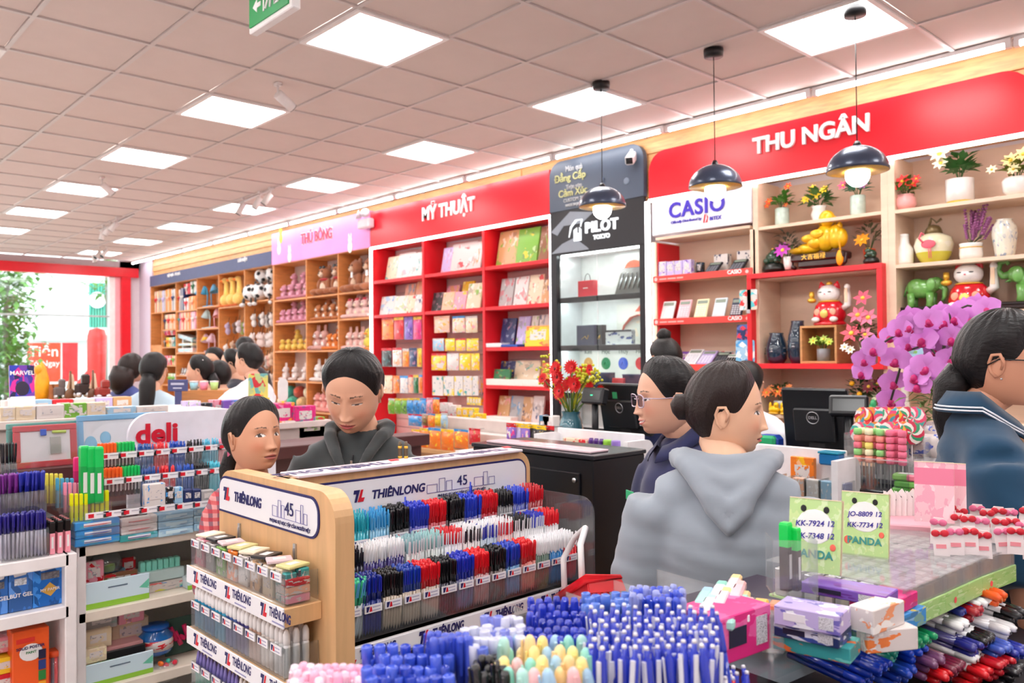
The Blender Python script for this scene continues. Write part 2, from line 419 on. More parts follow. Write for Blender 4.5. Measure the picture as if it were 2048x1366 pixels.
for i,(px,py,tl,rz,lab)in enumerate([(556,178,62,10,'white cylinder spotlight alone beside the second light panel, nearest the exit sign'),(204,362,52,0,'white cylinder spotlight alone, far along the room over the souvenir table'),(487,402,28,150,'white spotlight of the short track above the pink sign, the one nearest the window'),(520,390,28,150,'white spotlight of the short track above the pink sign, the middle one'),(541,382,35,150,'white spotlight of the short track above the pink sign, farthest from the window'),(207,456,12,150,'white spotlight of the long far track, one nearest the window'),(220,448,30,150,'white spotlight of the long far track, the middle one'),(234,440,38,150,'white spotlight of the long far track, farthest from the window'),(188,505,8,20,'white spotlight close to the window, the upright one'),(200,500,40,200,'white spotlight close to the window, tilted'),(213,497,40,200,'white spotlight close to the window, third of its cluster')]):
 x,y=on_z(px,py,HC-.04);spot(x,y,tl,rz,lab)
for nm,pts in(('short',((478,408),(548,378))),('long',((200,462),(268,430)))):
 a=on_z(*pts[0],HC-.02);b=on_z(*pts[1],HC-.02)
 solid('light_track',MB().tube([(a[0],a[1],HC-.014),(b[0],b[1],HC-.014)],.014,4),SPW,'thin white %s ceiling track that carries three spotlights'%nm,'track')
x,z=on_y(1258,312,5.36)
t=thing('security_camera','white bullet security camera above the dark pen display','camera',T(x,5.46,z+.06),None)
part('wall_mount',MB().lathe([(.0,0),(.035,0),(.035,.02),(.018,.03)],16,M=RX(90)).tube([(0,-.03,0),(0,-.07,-.01)],.014,8),WHITE,t)
h=part('housing',MB().cbox((0,-.075,0),(.075,.20,.075),.012),WHITE,t,T(.0,-.05,-.05)@RZ(28)@RX(26))
part('lens',MB().box((0,-.178,0),(.055,.008,.05)).lathe([(.0,0),(.018,0),(.018,.006)],14,(0,0,0),M=T(0,-.18,0)@RX(90)),INKK,h)
x,z=on_y(727,440,5.32)
t=thing('emergency_light','white twin head emergency lamp mounted at the pink sign edge','light',T(x,5.40,z),None)
part('battery_box',MB().cbox((0,-.05,-.04),(.24,.09,.11),.012),mat((226,216,222),.4),t)
for s in(-1,1):
 q=part('lamp_head',MB().lathe([(.0,0),(.03,.0),(.055,.05),(.06,.06)],16),mat((214,206,214),.35),t,T(s*.06-.01,-.06,.055)@RX(70)@RY(s*25));part('lens',MB().lathe([(0,.058),(.05,.058)],16),mat((244,244,246),.1,coat=1),q)
 # shelf wall
def fit(s,m,x0,x1,zc,Y,parent,name='lettering',xs=1.0,ext=.004,**k):
 """lettering that faces -Y, scaled to span x0..x1 around height zc; placed in the parent's own space"""
 me=text_mesh(s,1.0,m,ext=0.001,**k)
 co=np.empty(len(me.vertices)*3);me.vertices.foreach_get('co',co);co=co.reshape(-1,3)
 sc=(x1-x0)/(co[:,0].max()-co[:,0].min())
 p=parent.location if parent is not None else Vector()
 return ob(name,me,parent,T((x0+x1)/2-p.x,Y-p.y,zc-p.z)@SOUTH@SCL(sc,sc*xs,ext/.001))
def boards(unit,x0,x1,divs,zt,cells,m,th=.022,y0=YF,y1=YB,back=None,zb=0.0,edge=None):
 """dividers at DIVS, shelves per cell as [(xa, xb, [z ...])], a back panel; all parts of UNIT"""
 for x in divs:part('side_panel' if x in(divs[0],divs[-1])else 'divider',MB().cbox((x,(y0+y1)/2,(zt+zb)/2),(th,y1-y0,zt-zb),.002),m,unit)
 for xa,xb,zs in cells:
  for z in zs:part('shelf',MB().cbox(((xa+xb)/2,(y0+y1)/2+.002,z-th/2),(xb-xa-th,y1-y0-.006,th),.002),edge or m,unit)
 part('top_board',MB().cbox(((x0+x1)/2,(y0+y1)/2,zt+th/2),(x1-x0+th,y1-y0,th),.002),m,unit)
 if back is not None:part('back_panel',MB().box(((x0+x1)/2,y1+.006,(zt+zb)/2),(x1-x0,.012,zt-zb)),back,unit)
AX=[-15.47,-14.27,-13.37,-12.52,-11.61,-10.705]
A=thing('shelving_unit','tall orange wood shelving with gift boxes and desk lamps, next to the window wall','shelving',T(0,0,0))
boards(A,AX[0],AX[-1],AX,2.79,[(-15.47,-14.27,[2.32]),(-14.93,-14.27,[2.0,1.69,1.37,1.03,.6,.1]),(AX[1],AX[2],[2.30,1.97,1.585,1.2,.8,.1]),(AX[2],AX[3],[2.32,1.97,1.585,1.2,.8,.1]),(AX[3],AX[4],[2.28,.6,.1]),(AX[4],AX[5],[2.32,.6,.1])],WOODO,back=wood((214,160,108),.1))
part('divider',MB().cbox((-14.93,5.58,1.16),(.022,.31,2.3),.002),WOODO,A)
part('door',MB().cbox((-15.2,5.43,.87),(.5,.02,1.72),.004),WOODO,A)
Bx=[-10.68,-9.775,-8.975,-8.245]
B=thing('shelving_unit','tall orange wood shelving packed with plush toys under the pink sign','shelving',T(0,0,0))
boards(B,Bx[0],Bx[-1],Bx,2.78,[(Bx[i],Bx[i+1],[2.29,1.965,1.58,1.17,.78,.1])for i in range(3)],WOODO,back=mat((222,206,200),.7))
Cx=[-8.205,-7.215,-6.21,-5.275]
REDI=mat((224,26,40),.42,var=.02)
C=thing('shelving_unit','bright red shelving of art supplies edged with white light','shelving',T(0,0,0))
boards(C,Cx[0],Cx[-1],Cx,2.765,[(Cx[0],Cx[1],[2.385,1.98,.45]),(Cx[1],Cx[2],[2.385,1.98,.45]),(Cx[2],Cx[3],[2.385,1.98,1.575,1.2,.83,.45])],REDI,th=.036)
slatm=MB().cbox((0,0,0),(.94,.014,.094),.006).mesh(mat((226,196,190),.55,var=.01),'slat')
for i in range(3):
 for k in range(23):
  ob('slat',slatm,C,T((Cx[i]+Cx[i+1])/2,YB+.004,.5+k*.1))
STRIP=glow((255,248,246),STRIP_E,'strip_light')
part('light_strip',MB().box((-6.74,YF-.008,2.772),(2.97,.012,.03)),STRIP,C)
for x in(-8.225,-5.255):part('light_strip',MB().box((x,YF-.008,1.6),(.036 if x<-8 else.028,.012,2.36)),STRIP,C)
def header(name,lab,x0,x1,z0,z1,m,r=0,corners=(0,0,1,1),y=YF-.012,d=.05):
 t=thing(name,lab,'sign',T((x0+x1)/2,y,z0))
 part('board',MB().prism(rrect(x1-x0,z1-z0,max(r,.001),6,corners),d),m,t);return t
hA=header('fascia_sign','long slate blue fascia over the gift and lamp shelves',AX[0],-10.72,2.80,2.99,mat((72,80,116),.55))
for s,(a,b,y)in(('HỘP QUÀ - TÚI QUÀ',(337,362,552)),('LƯU NIỆM',(478,496,522))):
 X0,zc=on_y(a,y,YF);X1,_=on_y(b,y,YF);fit(s,INKW,X0,X1,zc,YF-.016,hA,bold=.02)
PINK=mat((244,150,214),.45,var=.08,scale=2)
hB=header('shop_sign','pink section sign for plush toys with red letters',-10.715,-8.235,2.79,3.225,PINK)
def onsign(t,s,m,x0,x1,zc,dy=.004,**k):return fit(s,m,x0,x1,zc,t.location.y-dy,t,**k)
x0,z0=on_y(604,480,YF);x1,_=on_y(668,480,YF)
onsign(hB,'THÚ BÔNG',INKW,x0,x1,z0,.003,bold=.06,xs=1.25,ext=.002);onsign(hB,'THÚ BÔNG',mat((216,62,96),.45,var=0),x0+.01,x1-.01,z0,.008,bold=.02,xs=1.25)
for(px,py,c)in((563,470,(250,214,70)),(560,492,(250,246,240)),(581,507,(250,246,240)),(702,486,(250,246,240))):
 x,z=on_y(px,py,YF);g=MB().ell((0,0,0),(.055,.006,.075),12,8).ell((0,0,.09),(.045,.006,.045),12,8).ell((-.025,0,.14),(.012,.005,.03),8,6).ell((.025,0,.14),(.012,.005,.03),8,6)
 part('printed_animal',g,mat(c,.5,var=.02),hB,T(x-hB.location.x,-.002,z-hB.location.z-.05))
hC=header('shop_sign','red section sign for art supplies with white capital letters',-8.225,-5.262,2.79,3.205,mat((232,24,42),.3,var=.01))
x0,z0=on_y(847,433,YF);x1,_=on_y(952,433,YF);onsign(hC,'MỸ THUẬT',INKW,x0,x1,z0+.01,bold=.035,xs=1.12,ext=.01)
hT=header('shop_sign','wide red cash desk sign with rounded corners and white capital letters',-4.125,-1.375,2.76,3.145,mat((232,24,42),.3,var=.01),.16)
x0,z0=on_y(1510,300,YF);x1,_=on_y(1744,300,YF);onsign(hT,'THU NGÂN',INKW,x0,x1,z0+.015,bold=.03,ext=.014)
D=thing('display_cabinet','tall black display cabinet for pens with lit glass case','cabinet',T(0,0,0))
DK=mat((22,22,28),.3,name='black_laminate');DGREY=mat((74,86,104),.4,var=.06,scale=3)
part('upper_board',MB().prism(rrect(1.08,.45,.13,6,(0,0,1,1)),.05,M=T(-4.712,YF-.02,2.80)),DGREY,D)
part('black_board',MB().cbox((-4.712,YF,2.60),(1.08,.03,.40),.003),DK,D)
for x in(-5.215,-4.20):part('side_panel',MB().cbox((x,5.57,1.2),(.075 if x<-5 else.06,.33,2.42),.003),DK,D)
part('base_cupboard',MB().cbox((-4.71,5.57,.42),(.95,.31,.84),.004),DK,D)
part('back_panel',MB().box((-4.71,YB,1.6),(.95,.012,1.64)),mat((226,228,226),.5),D)
for x in(-5.172,-4.226):part('side_lining',MB().box((x,5.59,1.63),(.008,.28,1.56)),mat((214,218,220),.4),D)
for z in(2.01,1.577,1.15,.85):
 s=part('shelf',MB().cbox((-4.71,5.585,z-.012),(.94,.27,.02),.002),WHITE,D);part('shelf_front',MB().cbox((-4.71,5.445,z-.022),(.94,.012,.05),.002),DK,s)
part('ceiling_board',MB().box((-4.71,5.57,2.415),(.94,.30,.02)),WHITE,D)
CASEL=glow((250,252,255),7,'case_light')
for z in(2.398,1.982,1.549):part('light_strip',MB().box((-4.71,YF+.06,z),(.9,.05,.010)),CASEL,D)
GL=clear((246,252,250),.06,'glass')
for x in(-4.95,-4.47):part('glass_door',MB().box((x,YF+.008,1.78),(.465,.006,1.24)),GL,D)
wave=MB()
def blob(cx,cz,r,n=14):return[(cx+r*math.cos(2*PI*i/n),cz+r*.8*math.sin(2*PI*i/n))for i in range(n)]
wave.prism([(-5.24,2.62),(-5.0,2.78),(-4.72,2.74),(-4.86,2.66),(-5.08,2.66),(-5.16,2.58)],.002);wave.prism([(-5.24,2.42),(-5.1,2.50),(-4.95,2.54),(-4.80,2.44),(-4.78,2.42)],.002)
wm=mat((138,146,156),.4,var=.02)
part('printed_wave',wave,wm,D,T(0,YF-.0185,0))
x0,z0=on_y(1174,460,YF);x1,_=on_y(1239,460,YF);LW=glow((252,252,255),.7,'lit_letter')
fit('PILOT',LW,x0,x1,z0+.01,YF-.022,D,bold=.025,ext=.01,space=1.1);fit('TOKYO',LW,on_y(1190,477,YF)[0],on_y(1223,477,YF)[0],on_y(1190,477,YF)[1]+.005,YF-.022,D,bold=.03)
x,z=on_y(1159,460,YF)
g=MB().tube([(-.10,0,-.06),(-.075,0,.03),(-.01,0,.085),(.055,0,.085),(.04,0,.02)],[.006,.014,.018,.014,.006],8,flat=.4).prism([(-.045,-.1),(.045,-.1),(.045,.0),(.02,.02),(.02,-.03),(-.005,-.03),(-.005,.02),(-.045,.0)],.006)
part('emblem',g,LW,D,T(x,YF-.03,z))
SERF=mat((214,214,150),.4,var=0);INKG=mat((206,208,210),.5,var=0)
for s,a,b,py,m,k in(('Món quà',1135,1168,336,INKG,{}),('Đẳng Cấp',1113,1175,355,SERF,dict(bold=.01)),('Trọn vẹn',1136,1167,373,INKG,{}),('Cảm Xúc',1121,1178,385,SERF,dict(bold=.01)),('CUSTOM 743',1131,1174,399,INKG,{}),('MADE IN JAPAN',1135,1172,409,INKG,dict(bold=.02))):
 fit(s,m,on_y(a,py,YF)[0],on_y(b,py,YF)[0],on_y((a+b)/2,py,YF)[1],YF-.024,D,xs=1.25 if 'M' in s[:1]and s[1]=='ó' or s[0]=='T' else 1.0,**k)
part('printed_pen',MB().tube([(-4.62,0,2.86),(-4.60,0,3.02)],[.02,.016],8,flat=.1).ell((-4.35,0,2.95),(.03,.003,.03),10,6),mat((120,134,152),.4),D,T(0,YF-.022,0))
E_=thing('shelving_unit','beige calculator shelving with red inner sides and price rails','shelving',T(0,0,0))
EX=[-4.095,-3.195]
for x in EX:part('side_panel',MB().cbox((x,5.58,1.2),(.045,.31,2.42),.002),BEIGE,E_)
part('side_lining',MB().box((-4.065,5.585,1.6),(.012,.29,1.6)),REDI,E_)
part('back_panel',MB().box((-3.645,YB,1.6),(.9,.012,1.64)),BEIGEB,E_)
for z in(2.445,2.115,1.765,1.40,1.02,.6):part('shelf',MB().cbox((-3.645,5.58,z-.011),(.86,.31,.022),.002),BEIGE,E_)
RAILM=mat((232,70,62),.4,var=.02)
for z in(2.102,1.755,1.39):
 r=part('price_rail',MB().box((-3.645,YF-.006,z),(.90,.008,.05)),RAILM,E_)
 fit('CASIO',INKW,-3.40,-3.28,z+.004,YF-.012,r,bold=.03,ext=.001)
 part('badge',MB().lathe([(0,0),(.016,0)],14,M=T(-4.065,YF-.0115,z)@RX(90)).lathe([(0,0),(.014,0)],10,M=T(-3.235,YF-.0115,z)@RX(90)),mat((246,200,196),.5,var=0),r)
 for a,b in((-4.03,-3.96),(-3.95,-3.87),(-3.86,-3.80)):part('fine_print',MB().box(((a+b)/2,YF-.0115,z-.002),(b-a,.001,.012)),mat((246,170,164),.5,var=0),r)
cs=thing('brand_sign','white calculator brand sign with violet blue letters, under the red cash desk sign','sign',T(-3.645,YF-.01,2.46))
part('board',MB().cbox((0,.01,.145),(.90,.03,.29),.004),mat((232,232,240),.3),cs)
SIGNV=mat((66,44,190),.4,var=0)
onsign(cs,'CASIO',SIGNV,on_y(1341,418,YF)[0],on_y(1452,418,YF)[0],on_y(1400,415,YF)[1],.006,bold=.022,ext=.008,space=1.1)
onsign(cs,'Officially Distributed by',SIGNV,on_y(1344,443,YF)[0],on_y(1405,440,YF)[0],on_y(1380,441,YF)[1],.007,shear=.2);onsign(cs,'BITEX',SIGNV,on_y(1422,437,YF)[0],on_y(1445,437,YF)[0],on_y(1430,437,YF)[1],.007,bold=.01)
x,z=on_y(1413,438,YF);part('emblem',MB().prism([(-.02,-.03),(-.008,-.03),(.005,.035),(-.007,.035)],.003).prism([(0,-.03),(.018,-.03),(.026,.012),(.012,.035),(.016,0)],.003),mat((206,40,44),.4,var=0),cs,T(x+3.645,-.008,z-2.46))
Fx=[-3.17,-2.235];F_=thing('shelving_unit','beige shelving with a projecting red niche, behind the cash desk','shelving',T(0,0,0))
for x in Fx:part('side_panel',MB().cbox((x,5.58,1.38),(.045,.31,2.76),.002),BEIGE,F_)
part('back_panel',MB().box((-2.7,YB,1.6),(.95,.012,2.3)),BEIGEB,F_)
for z in(2.42,2.055,1.055,.6):part('shelf',MB().cbox((-2.7,5.58,z-.012),(.89,.31,.024),.002),BEIGE,F_)
nb=thing('red_niche','red square niche frame with lucky cat and blue vases','niche',T(-2.72,5.36,1.385))
NW,NH=.98,.69
for nm,c,s in(('bottom_board',(0,.19,.018),(NW,.38,.036)),('top_board',(0,.19,NH-.018),(NW,.38,.036)),('side_board',(-NW/2+.018,.19,NH/2),(.036,.38,NH-.072)),('side_board',(NW/2-.018,.19,NH/2),(.036,.38,NH-.072))):
 part(nm,MB().cbox(c,s,.002),REDI,nb)
Gx=[-2.19,-1.15];G_=thing('shelving_unit','beige shelving with vases and jade elephants, beyond the red niche','shelving',T(0,0,0))
for x in Gx:part('side_panel',MB().cbox((x,5.58,1.38),(.045,.31,2.76),.002),BEIGE,G_)
part('back_panel',MB().box((-1.67,YB,1.4),(1.05,.012,2.75)),BEIGEB,G_)
GZ=[2.415,2.06,1.74,1.39,1.07,.6]
for z in GZ:part('shelf',MB().cbox((-1.67,5.58,z-.012),(.995,.31,.024),.002),BEIGE,G_)
part('light_strip',MB().box((-2.75,YF-.008,2.752),(2.76,.012,.026)),STRIP,hT,T(*(-hT.location)))
part('light_strip',MB().box((-4.145,YF-.008,1.85),(.045,.012,1.8)),STRIP,E_)
# goods on the shelf wall
def Zm(ox,oy,s):return lambda x0,y0,x1,y1:(ox+x0/s,oy+y0/s,ox+x1/s,oy+y1/s)
def bb(px,Y):
 x0,y0,x1,y1=px;ym=(y0+y1)/2;xm=(x0+x1)/2
 a=on_y(x0,ym,Y)[0];b=on_y(x1,ym,Y)[0];return(a+b)/2,on_y(xm,y1,Y)[1],b-a,on_y(xm,y0,Y)[1]-on_y(xm,y1,Y)[1]
PAL={'white':(222,214,210),'cream':(226,208,178),'pink':(240,160,178),'red':(214,30,44),'orange':(244,130,40),'yellow':(250,208,40),'green':(120,180,60),'blue':(60,150,220),'navy':(36,50,100),'purple':(130,90,190),'brown':(140,96,66),'kraft':(206,160,110),'grey':(176,172,172),'black':(36,34,38),'teal':(60,160,160),'pale blue':(160,200,226),'magenta':(226,40,130),'dark green':(34,110,60),'lilac':(196,180,226),'peach':(246,190,160)}
def prt(col,i=0,sc=5.0,acc=None,**k):
 b=PAL[col];mixc=lambda p,q,t:tuple(int(p[k]*(1-t)+q[k]*t)for k in range(3))
 o=PAL[R.choice(['red','yellow','blue','pink','green','orange','navy','teal'])]
 acc=acc or[mixc(b,(255,255,255),.45),mixc(b,o,.35),mixc(b,o,.75),mixc(b,(90,80,80),.25)]
 return printed(b,acc,sc=sc,seed=i,thr=.55,**k)
def pad(lab,x,y,z,w,h,col,i,tilt=10,th=.02,group=None,cat='pad',name='sketch_pad',acc=None,face=True):
 """a flat pack leaning back: block plus printed cover"""
 M=T(x,y,z)@RX(-tilt)
 t=solid(name,MB().cbox((0,th/2,h/2),(w,th,h),.002),mat(PAL[col],.5),lab,cat,M,group)
 if face:
  part('cover',MB().box((0,-.0008,h*.5),(w*.96,.0016,h*.97)),prt(col,i,acc=acc),t)
 return t
def hang(lab,x,y,z,w,h,col,i,th=.035,group=None,round_=False,name='hanging_pack',acc=None):
 """pillow pack on a peg: bag, header strip with slot, peg"""
 M=T(x,y,z)
 g=MB();n=7
 vs=[];fs=[]
 for a in range(n):
  for b in range(n):
   u,v=a/(n-1),b/(n-1);d=(math.sin(PI*u)*math.sin(PI*v))**.5*th/2
   vs+=[((u-.5)*w,-d,v*h*.9),((u-.5)*w,d,v*h*.9)]
 for a in range(n-1):
  for b in range(n-1):
   q=[(a*n+b)*2,((a+1)*n+b)*2,((a+1)*n+b+1)*2,(a*n+b+1)*2];fs+=[tuple(q),tuple(k+1 for k in q[::-1])]
 g.add(vs,fs,0,True)
 t=solid(name,g,prt(col,i,coat=.4,acc=acc),lab,'pack',M,group)
 part('header_strip',MB().box((0,0,h*.94),(w,.003,h*.13)),mat(PAL[R.choice(['white','yellow','red','blue',col])],.4),t)
 part('peg',MB().tube([(0,.10,h*.95),(0,-.02,h*.95),(0,-.03,h*.97)],.0025,6),STEEL,t)
 return t
def carton(lab,x,y,z,w,d,h,col,i,rz=0,group=None,name='carton',acc=None,tilt=0,cat='box',sc=4.0):
 """a small printed box: body, front panel print, lid flap line"""
 M=T(x,y,z)@RZ(rz)@RX(-tilt)
 t=solid(name,MB().cbox((0,d/2,h/2),(w,d,h),.0025),prt(col,i,sc=sc,acc=acc),lab,cat,M,group)
 part('front_label',MB().box((0,-.0008,h*.56),(w*.62,.0016,h*.5)),printed(PAL['white'],[PAL[col],(150,150,160),PAL[col]],sc=6,seed=i+3,thr=.56),t)
 return t
z6=Zm(730,400,5.2526);z7=Zm(730,640,5.2526)
def pads(rows,zf,base,where,Y,names):
 for i,(bx,col,nm)in enumerate(rows):
  x,z,w,h=bb(zf(*bx),Y);h=z+h-base if nm[0]!='^' else h;zz=base if nm[0]!='^' else z
  th=.018;h=max(.05,h)
  pad('%s, %s %s'%(nm.strip('^'),ORD[i],where),x,Y+R.random()*.004,zz,w*.97,h*1.02,col,i*3+int(base*10),11,th,'packs '+where,acc=None,name=names)
pads([((205,590,330,825),'cream','cream sketch pad leaning back'),((318,550,500,820),'white','white sketch pad standing up front'),((482,545,590,790),'white','white sketch pad half behind the divider')],z6,2.385,'on the top red shelf, first bay',5.52,'sketch_pad')
pads([((145,1010,296,1195),'white','white pad with red capital print'),((290,1005,430,1185),'white','white pad with red capital print'),((425,1000,510,1180),'cream','cream pad with pale print'),((490,990,590,1165),'white','white pad with red capital print')],z6,1.98,'on the second red shelf, first bay',5.47,'paper_pad')
pads([((380,880,490,1170),'peach','plain peach pad'),((495,850,590,1165),'peach','red printed peach pad')],z6,1.98,'at the back of the second red shelf, first bay',5.56,'paper_pad')
pads([((790,495,890,745),'lilac','pale lilac canvas pad leaning'),((876,445,1135,735),'white','big white canvas pad leaning'),((1122,430,1205,705),'white','narrow white canvas pad leaning')],z6,2.385,'on the top red shelf, second bay',5.53,'canvas_pad')
pads([((690,970,800,1155),'black','black pencil set pack standing'),((795,965,920,1145),'peach','peach pad with brown shape'),((918,960,1048,1135),'pink','pink pad with paint splashes'),((1050,870,1205,1120),'cream','cream pad with leaf print')],z6,1.98,'on the second red shelf, middle bay',5.48,'paper_pad')
pads([((820,895,960,1130),'pink','pink pack standing behind'),((985,850,1110,1120),'yellow','yellow pack standing behind')],z6,1.98,'at the back of the second red shelf, middle bay',5.57,'paper_pad')
pads([((1365,315,1580,675),'kraft','orange brown wooden drawing board'),((1570,285,1800,655),'green','green and white watercolour pad'),((1805,265,1935,600),'brown','brown wrapped drawing block')],z6,2.385,'on the top red shelf, third bay',5.52,'drawing_board')
pads([((1395,820,1540,1105),'grey','grey pad with red picture'),((1545,800,1690,1095),'white','white pad with orange corner'),((1695,780,1850,1080),'cream','cream pad with violet tint'),((1845,830,1935,1050),'kraft','kraft pad with pale label')],z6,1.98,'on the second red shelf, third bay',5.50,'paper_pad')
pads([((1405,-20,1555,240),'navy','navy painting set with cartoon fruit'),((1572,-40,1700,245),'lilac','white and violet pad'),((1715,-50,1790,240),'white','white pad with sketch'),((1795,-60,1930,240),'white','white ring pad')],z7,1.575,'on the third red shelf, third bay',5.54,'painting_set')
x,z,w,h=bb(z7(1675,60,1940,280),5.44);carton('yellow and orange modelling clay box on the third red shelf',x,5.44,1.577,w,.06,h,'yellow',5,tilt=8,acc=[(250,160,60),(250,180,70),(240,120,60)])
pads([((1395,430,1585,670),'navy','navy paint by number pack'),((1545,425,1820,675),'cream','cream wrapped canvas with feathers'),((1825,450,1940,680),'orange','orange wrapped canvas')],z7,1.2,'on the fourth red shelf, third bay',5.56,'wrapped_canvas')
x,z,w,h=bb(z7(1340,500,1512,670),5.47);pad('green canvas pack with brown hen picture on the fourth red shelf',x,5.47,1.2,w,h,'dark green',9,10,.015,None,acc=[(120,60,40),(90,150,70),(60,80,50)])
pads([((1375,800,1500,1030),'kraft','kraft wrapped block'),((1500,800,1635,1040),'grey','clear wrapped grey block'),((1630,810,1740,1040),'kraft','kraft wrapped block in film'),((1735,800,1855,1040),'white','white wrapped block in film')],z7,.83,'on the fifth red shelf, third bay',5.52,'wrapped_block')
for k,(bx,z)in enumerate((((1245,675,1430,740),1.2),((1430,675,1660,740),1.2),((1660,680,1900,745),1.2),((1245,1085,1530,1150),.83))):
 x,zz,w,h=bb(z7(*bx),5.43);g=solid('paper_stack',MB().cbox((0,.1,h/2),(w,.2,h),.003),mat((244,236,228),.6,var=.04,scale=60),'stack of white drawing paper lying flat, %s along the third red bay'%ORD[k],'paper',T(x,5.43,z),'paper stacks in the red bay')
x,zz,w,h=bb(z7(1242,235,1430,285),5.43);solid('paper_stack',MB().cbox((0,.09,.02),(w,.18,.04),.003),CARD,'white paper stack on the third red shelf beside the divider','paper',T(x,5.43,1.577))
x,zz,w,h=bb(z7(1425,240,1600,280),5.43);solid('folder',MB().cbox((0,.09,.012),(w,.18,.024),.003),mat((40,80,170),.4),'blue folder lying flat on the third red shelf','folder',T(x,5.43,1.577))
for r_,(y0,y1,L)in enumerate(((-30,205,[(175,300,'orange'),(302,405,'red'),(408,500,'purple'),(502,590,'magenta')]),(300,490,[(170,283,'black'),(287,385,'white'),(390,457,'orange'),(461,541,'navy'),(543,590,'yellow')]),(580,770,[(165,290,'cream'),(293,360,'orange'),(365,448,'white'),(452,500,'peach'),(503,556,'dark green'),(560,595,'orange')]))):
 for i,(a,b,c)in enumerate(L):
  x,z,w,h=bb(z7(a,y0+R.randint(-8,8),b,y1),5.47)
  hang('%s craft pack hanging in the first red bay; %s row, %s along'%(c,('upper','middle','lower')[r_],ORD[i]),x,5.47+.002*i,z,w*.97,h,c,i+r_*7,group='craft packs in the first red bay')
for r_,(y0,y1,L)in enumerate(((-40,133,[(725,890,'peach'),(915,1050,'cream'),(1052,1180,'cream')]),(195,325,[(710,832,'pale blue'),(838,945,'yellow'),(950,1054,'yellow'),(1060,1190,'yellow')]),(352,528,[(695,855,'yellow'),(858,985,'white'),(988,1108,'yellow'),(1110,1200,'yellow')]))):
 for i,(a,b,c)in enumerate(L):
  x,z,w,h=bb(z7(a,y0,b,y1),5.47)
  hang('%s pencil pack hanging in the middle red bay; %s row, %s along'%(c,('upper','middle','lower')[r_],ORD[i]),x,5.47+.002*i,z,w*.97,h,c,i+r_*5+40,group='pencil packs in the middle red bay',acc=[PAL['white'],PAL['pink'],(250,170,60),PAL['white']])
for i,(a,b)in enumerate(((705,818),(824,932),(936,1028),(1032,1124),(1127,1190))):
 x,z,w,h=bb(z7(a,590,b,795),5.45);carton('white crayon box with yellow picture in the middle red bay, %s from the window end'%ORD[i],x,5.45,z,w*.98,.07,h,'white',i+60,group='white crayon boxes',name='crayon_box',acc=[PAL['yellow'],PAL['yellow'],PAL['teal'],PAL['white']])
for i in range(5):
 x,z,w,h=bb(z7(1070+i*30,840,1098+i*30,920),5.45);carton('small yellow paint box on the upper step, %s from the window end'%ORD[i],x,5.45,.99,w,.05,h,'yellow',i+70,group='small yellow paint boxes, upper step',name='paint_box',acc=[PAL['teal'],PAL['white']])
 # calculators
CALB=mat((40,42,50),.35);KEYM=mat((222,222,226),.4,var=0);LCDM=mat((150,164,150),.2,var=0)
def calc(lab,x,y,z,w,h,body,keys,tilt=32,group=None):
 t=thing('calculator',lab,'calculator',T(x,y,z)@RX(-tilt),group)
 part('body',MB().cbox((0,.008,h/2),(w,.016,h),.005),body,t)
 part('screen',MB().box((0,-.001,h*.82),(w*.8,.002,h*.17)),LCDM,t)
 g=MB()
 for i in range(4):
  for j in range(5):g.cbox((-w*.32+i*w*.213,-.002,h*.10+j*h*.115),(w*.16,.006,h*.085),.002)
 o=part('keypad',g,keys,t);o['kind']='stuff'
 return t
z8=Zm(1090,280,3.0356)
for i,(bx,c,kc,nm)in enumerate((((695,978,770,1082),(226,232,232),(244,244,244),'pale grey white'),((795,970,868,1078),(246,190,200),(250,220,226),'pastel pink'),((900,963,975,1072),(240,232,190),(250,246,224),'pale yellow'),((1010,957,1085,1068),(222,236,244),(250,250,250),'pale blue white'),((1118,955,1190,1060),(52,60,84),(210,210,216),'dark navy'))):
 x,z,w,h=bb(z8(*bx),5.45);calc('%s calculator leaning on the second calculator shelf'%nm,x,5.45,1.782,w,h*1.12,mat(c,.35),mat(kc,.4,var=0),22,'calculators on the second shelf')
for i,(bx)in enumerate(((960,735,1045,810),(1105,720,1200,800))):
 x,z,w,h=bb(z8(*bx),5.45);calc('black desk calculator on the top calculator shelf, %s from the window end'%ORD[i],x,5.45,2.128,w*.9,h*1.3,CALB,mat((120,124,134),.4,var=0),48,'black calculators on the top shelf')
for i,(bx,c)in enumerate((((685,740,735,830),'purple'),((738,738,783,825),'purple'),((785,735,832,822),'purple'),((835,730,885,818),'purple'))):
 x,z,w,h=bb(z8(*bx),5.44);carton('white and purple calculator box in front, %s from the window end'%ORD[i],x,5.44,2.126,w,.05,h,'lilac',i,group='calculator boxes in front',name='calculator_box',acc=[PAL['white'],PAL['purple'],PAL['white']])
for i,(bx,c)in enumerate((((700,715,745,800),'lilac'),((750,712,800,800),'white'),((802,710,850,800),'lilac'),((852,708,900,800),'white'),((918,725,950,800),'black'))):
 x,z,w,h=bb(z8(*bx),5.54);carton('calculator box in the back row of the top shelf, %s from the window end'%ORD[i],x,5.54,2.126,w,.05,h,c,i+20,group='calculator boxes behind',name='calculator_box')
for i,bx in enumerate(((1025,685,1108,800),(1165,665,1250,790))):
 x,z,w,h=bb(z8(*bx),5.58);carton('white calculator carton standing behind a black calculator, %s from the window end'%ORD[i],x,5.58,2.126,w,.06,h,'white',i+30,name='calculator_box',group='tall white calculator cartons',acc=[(60,60,90),PAL['white']])
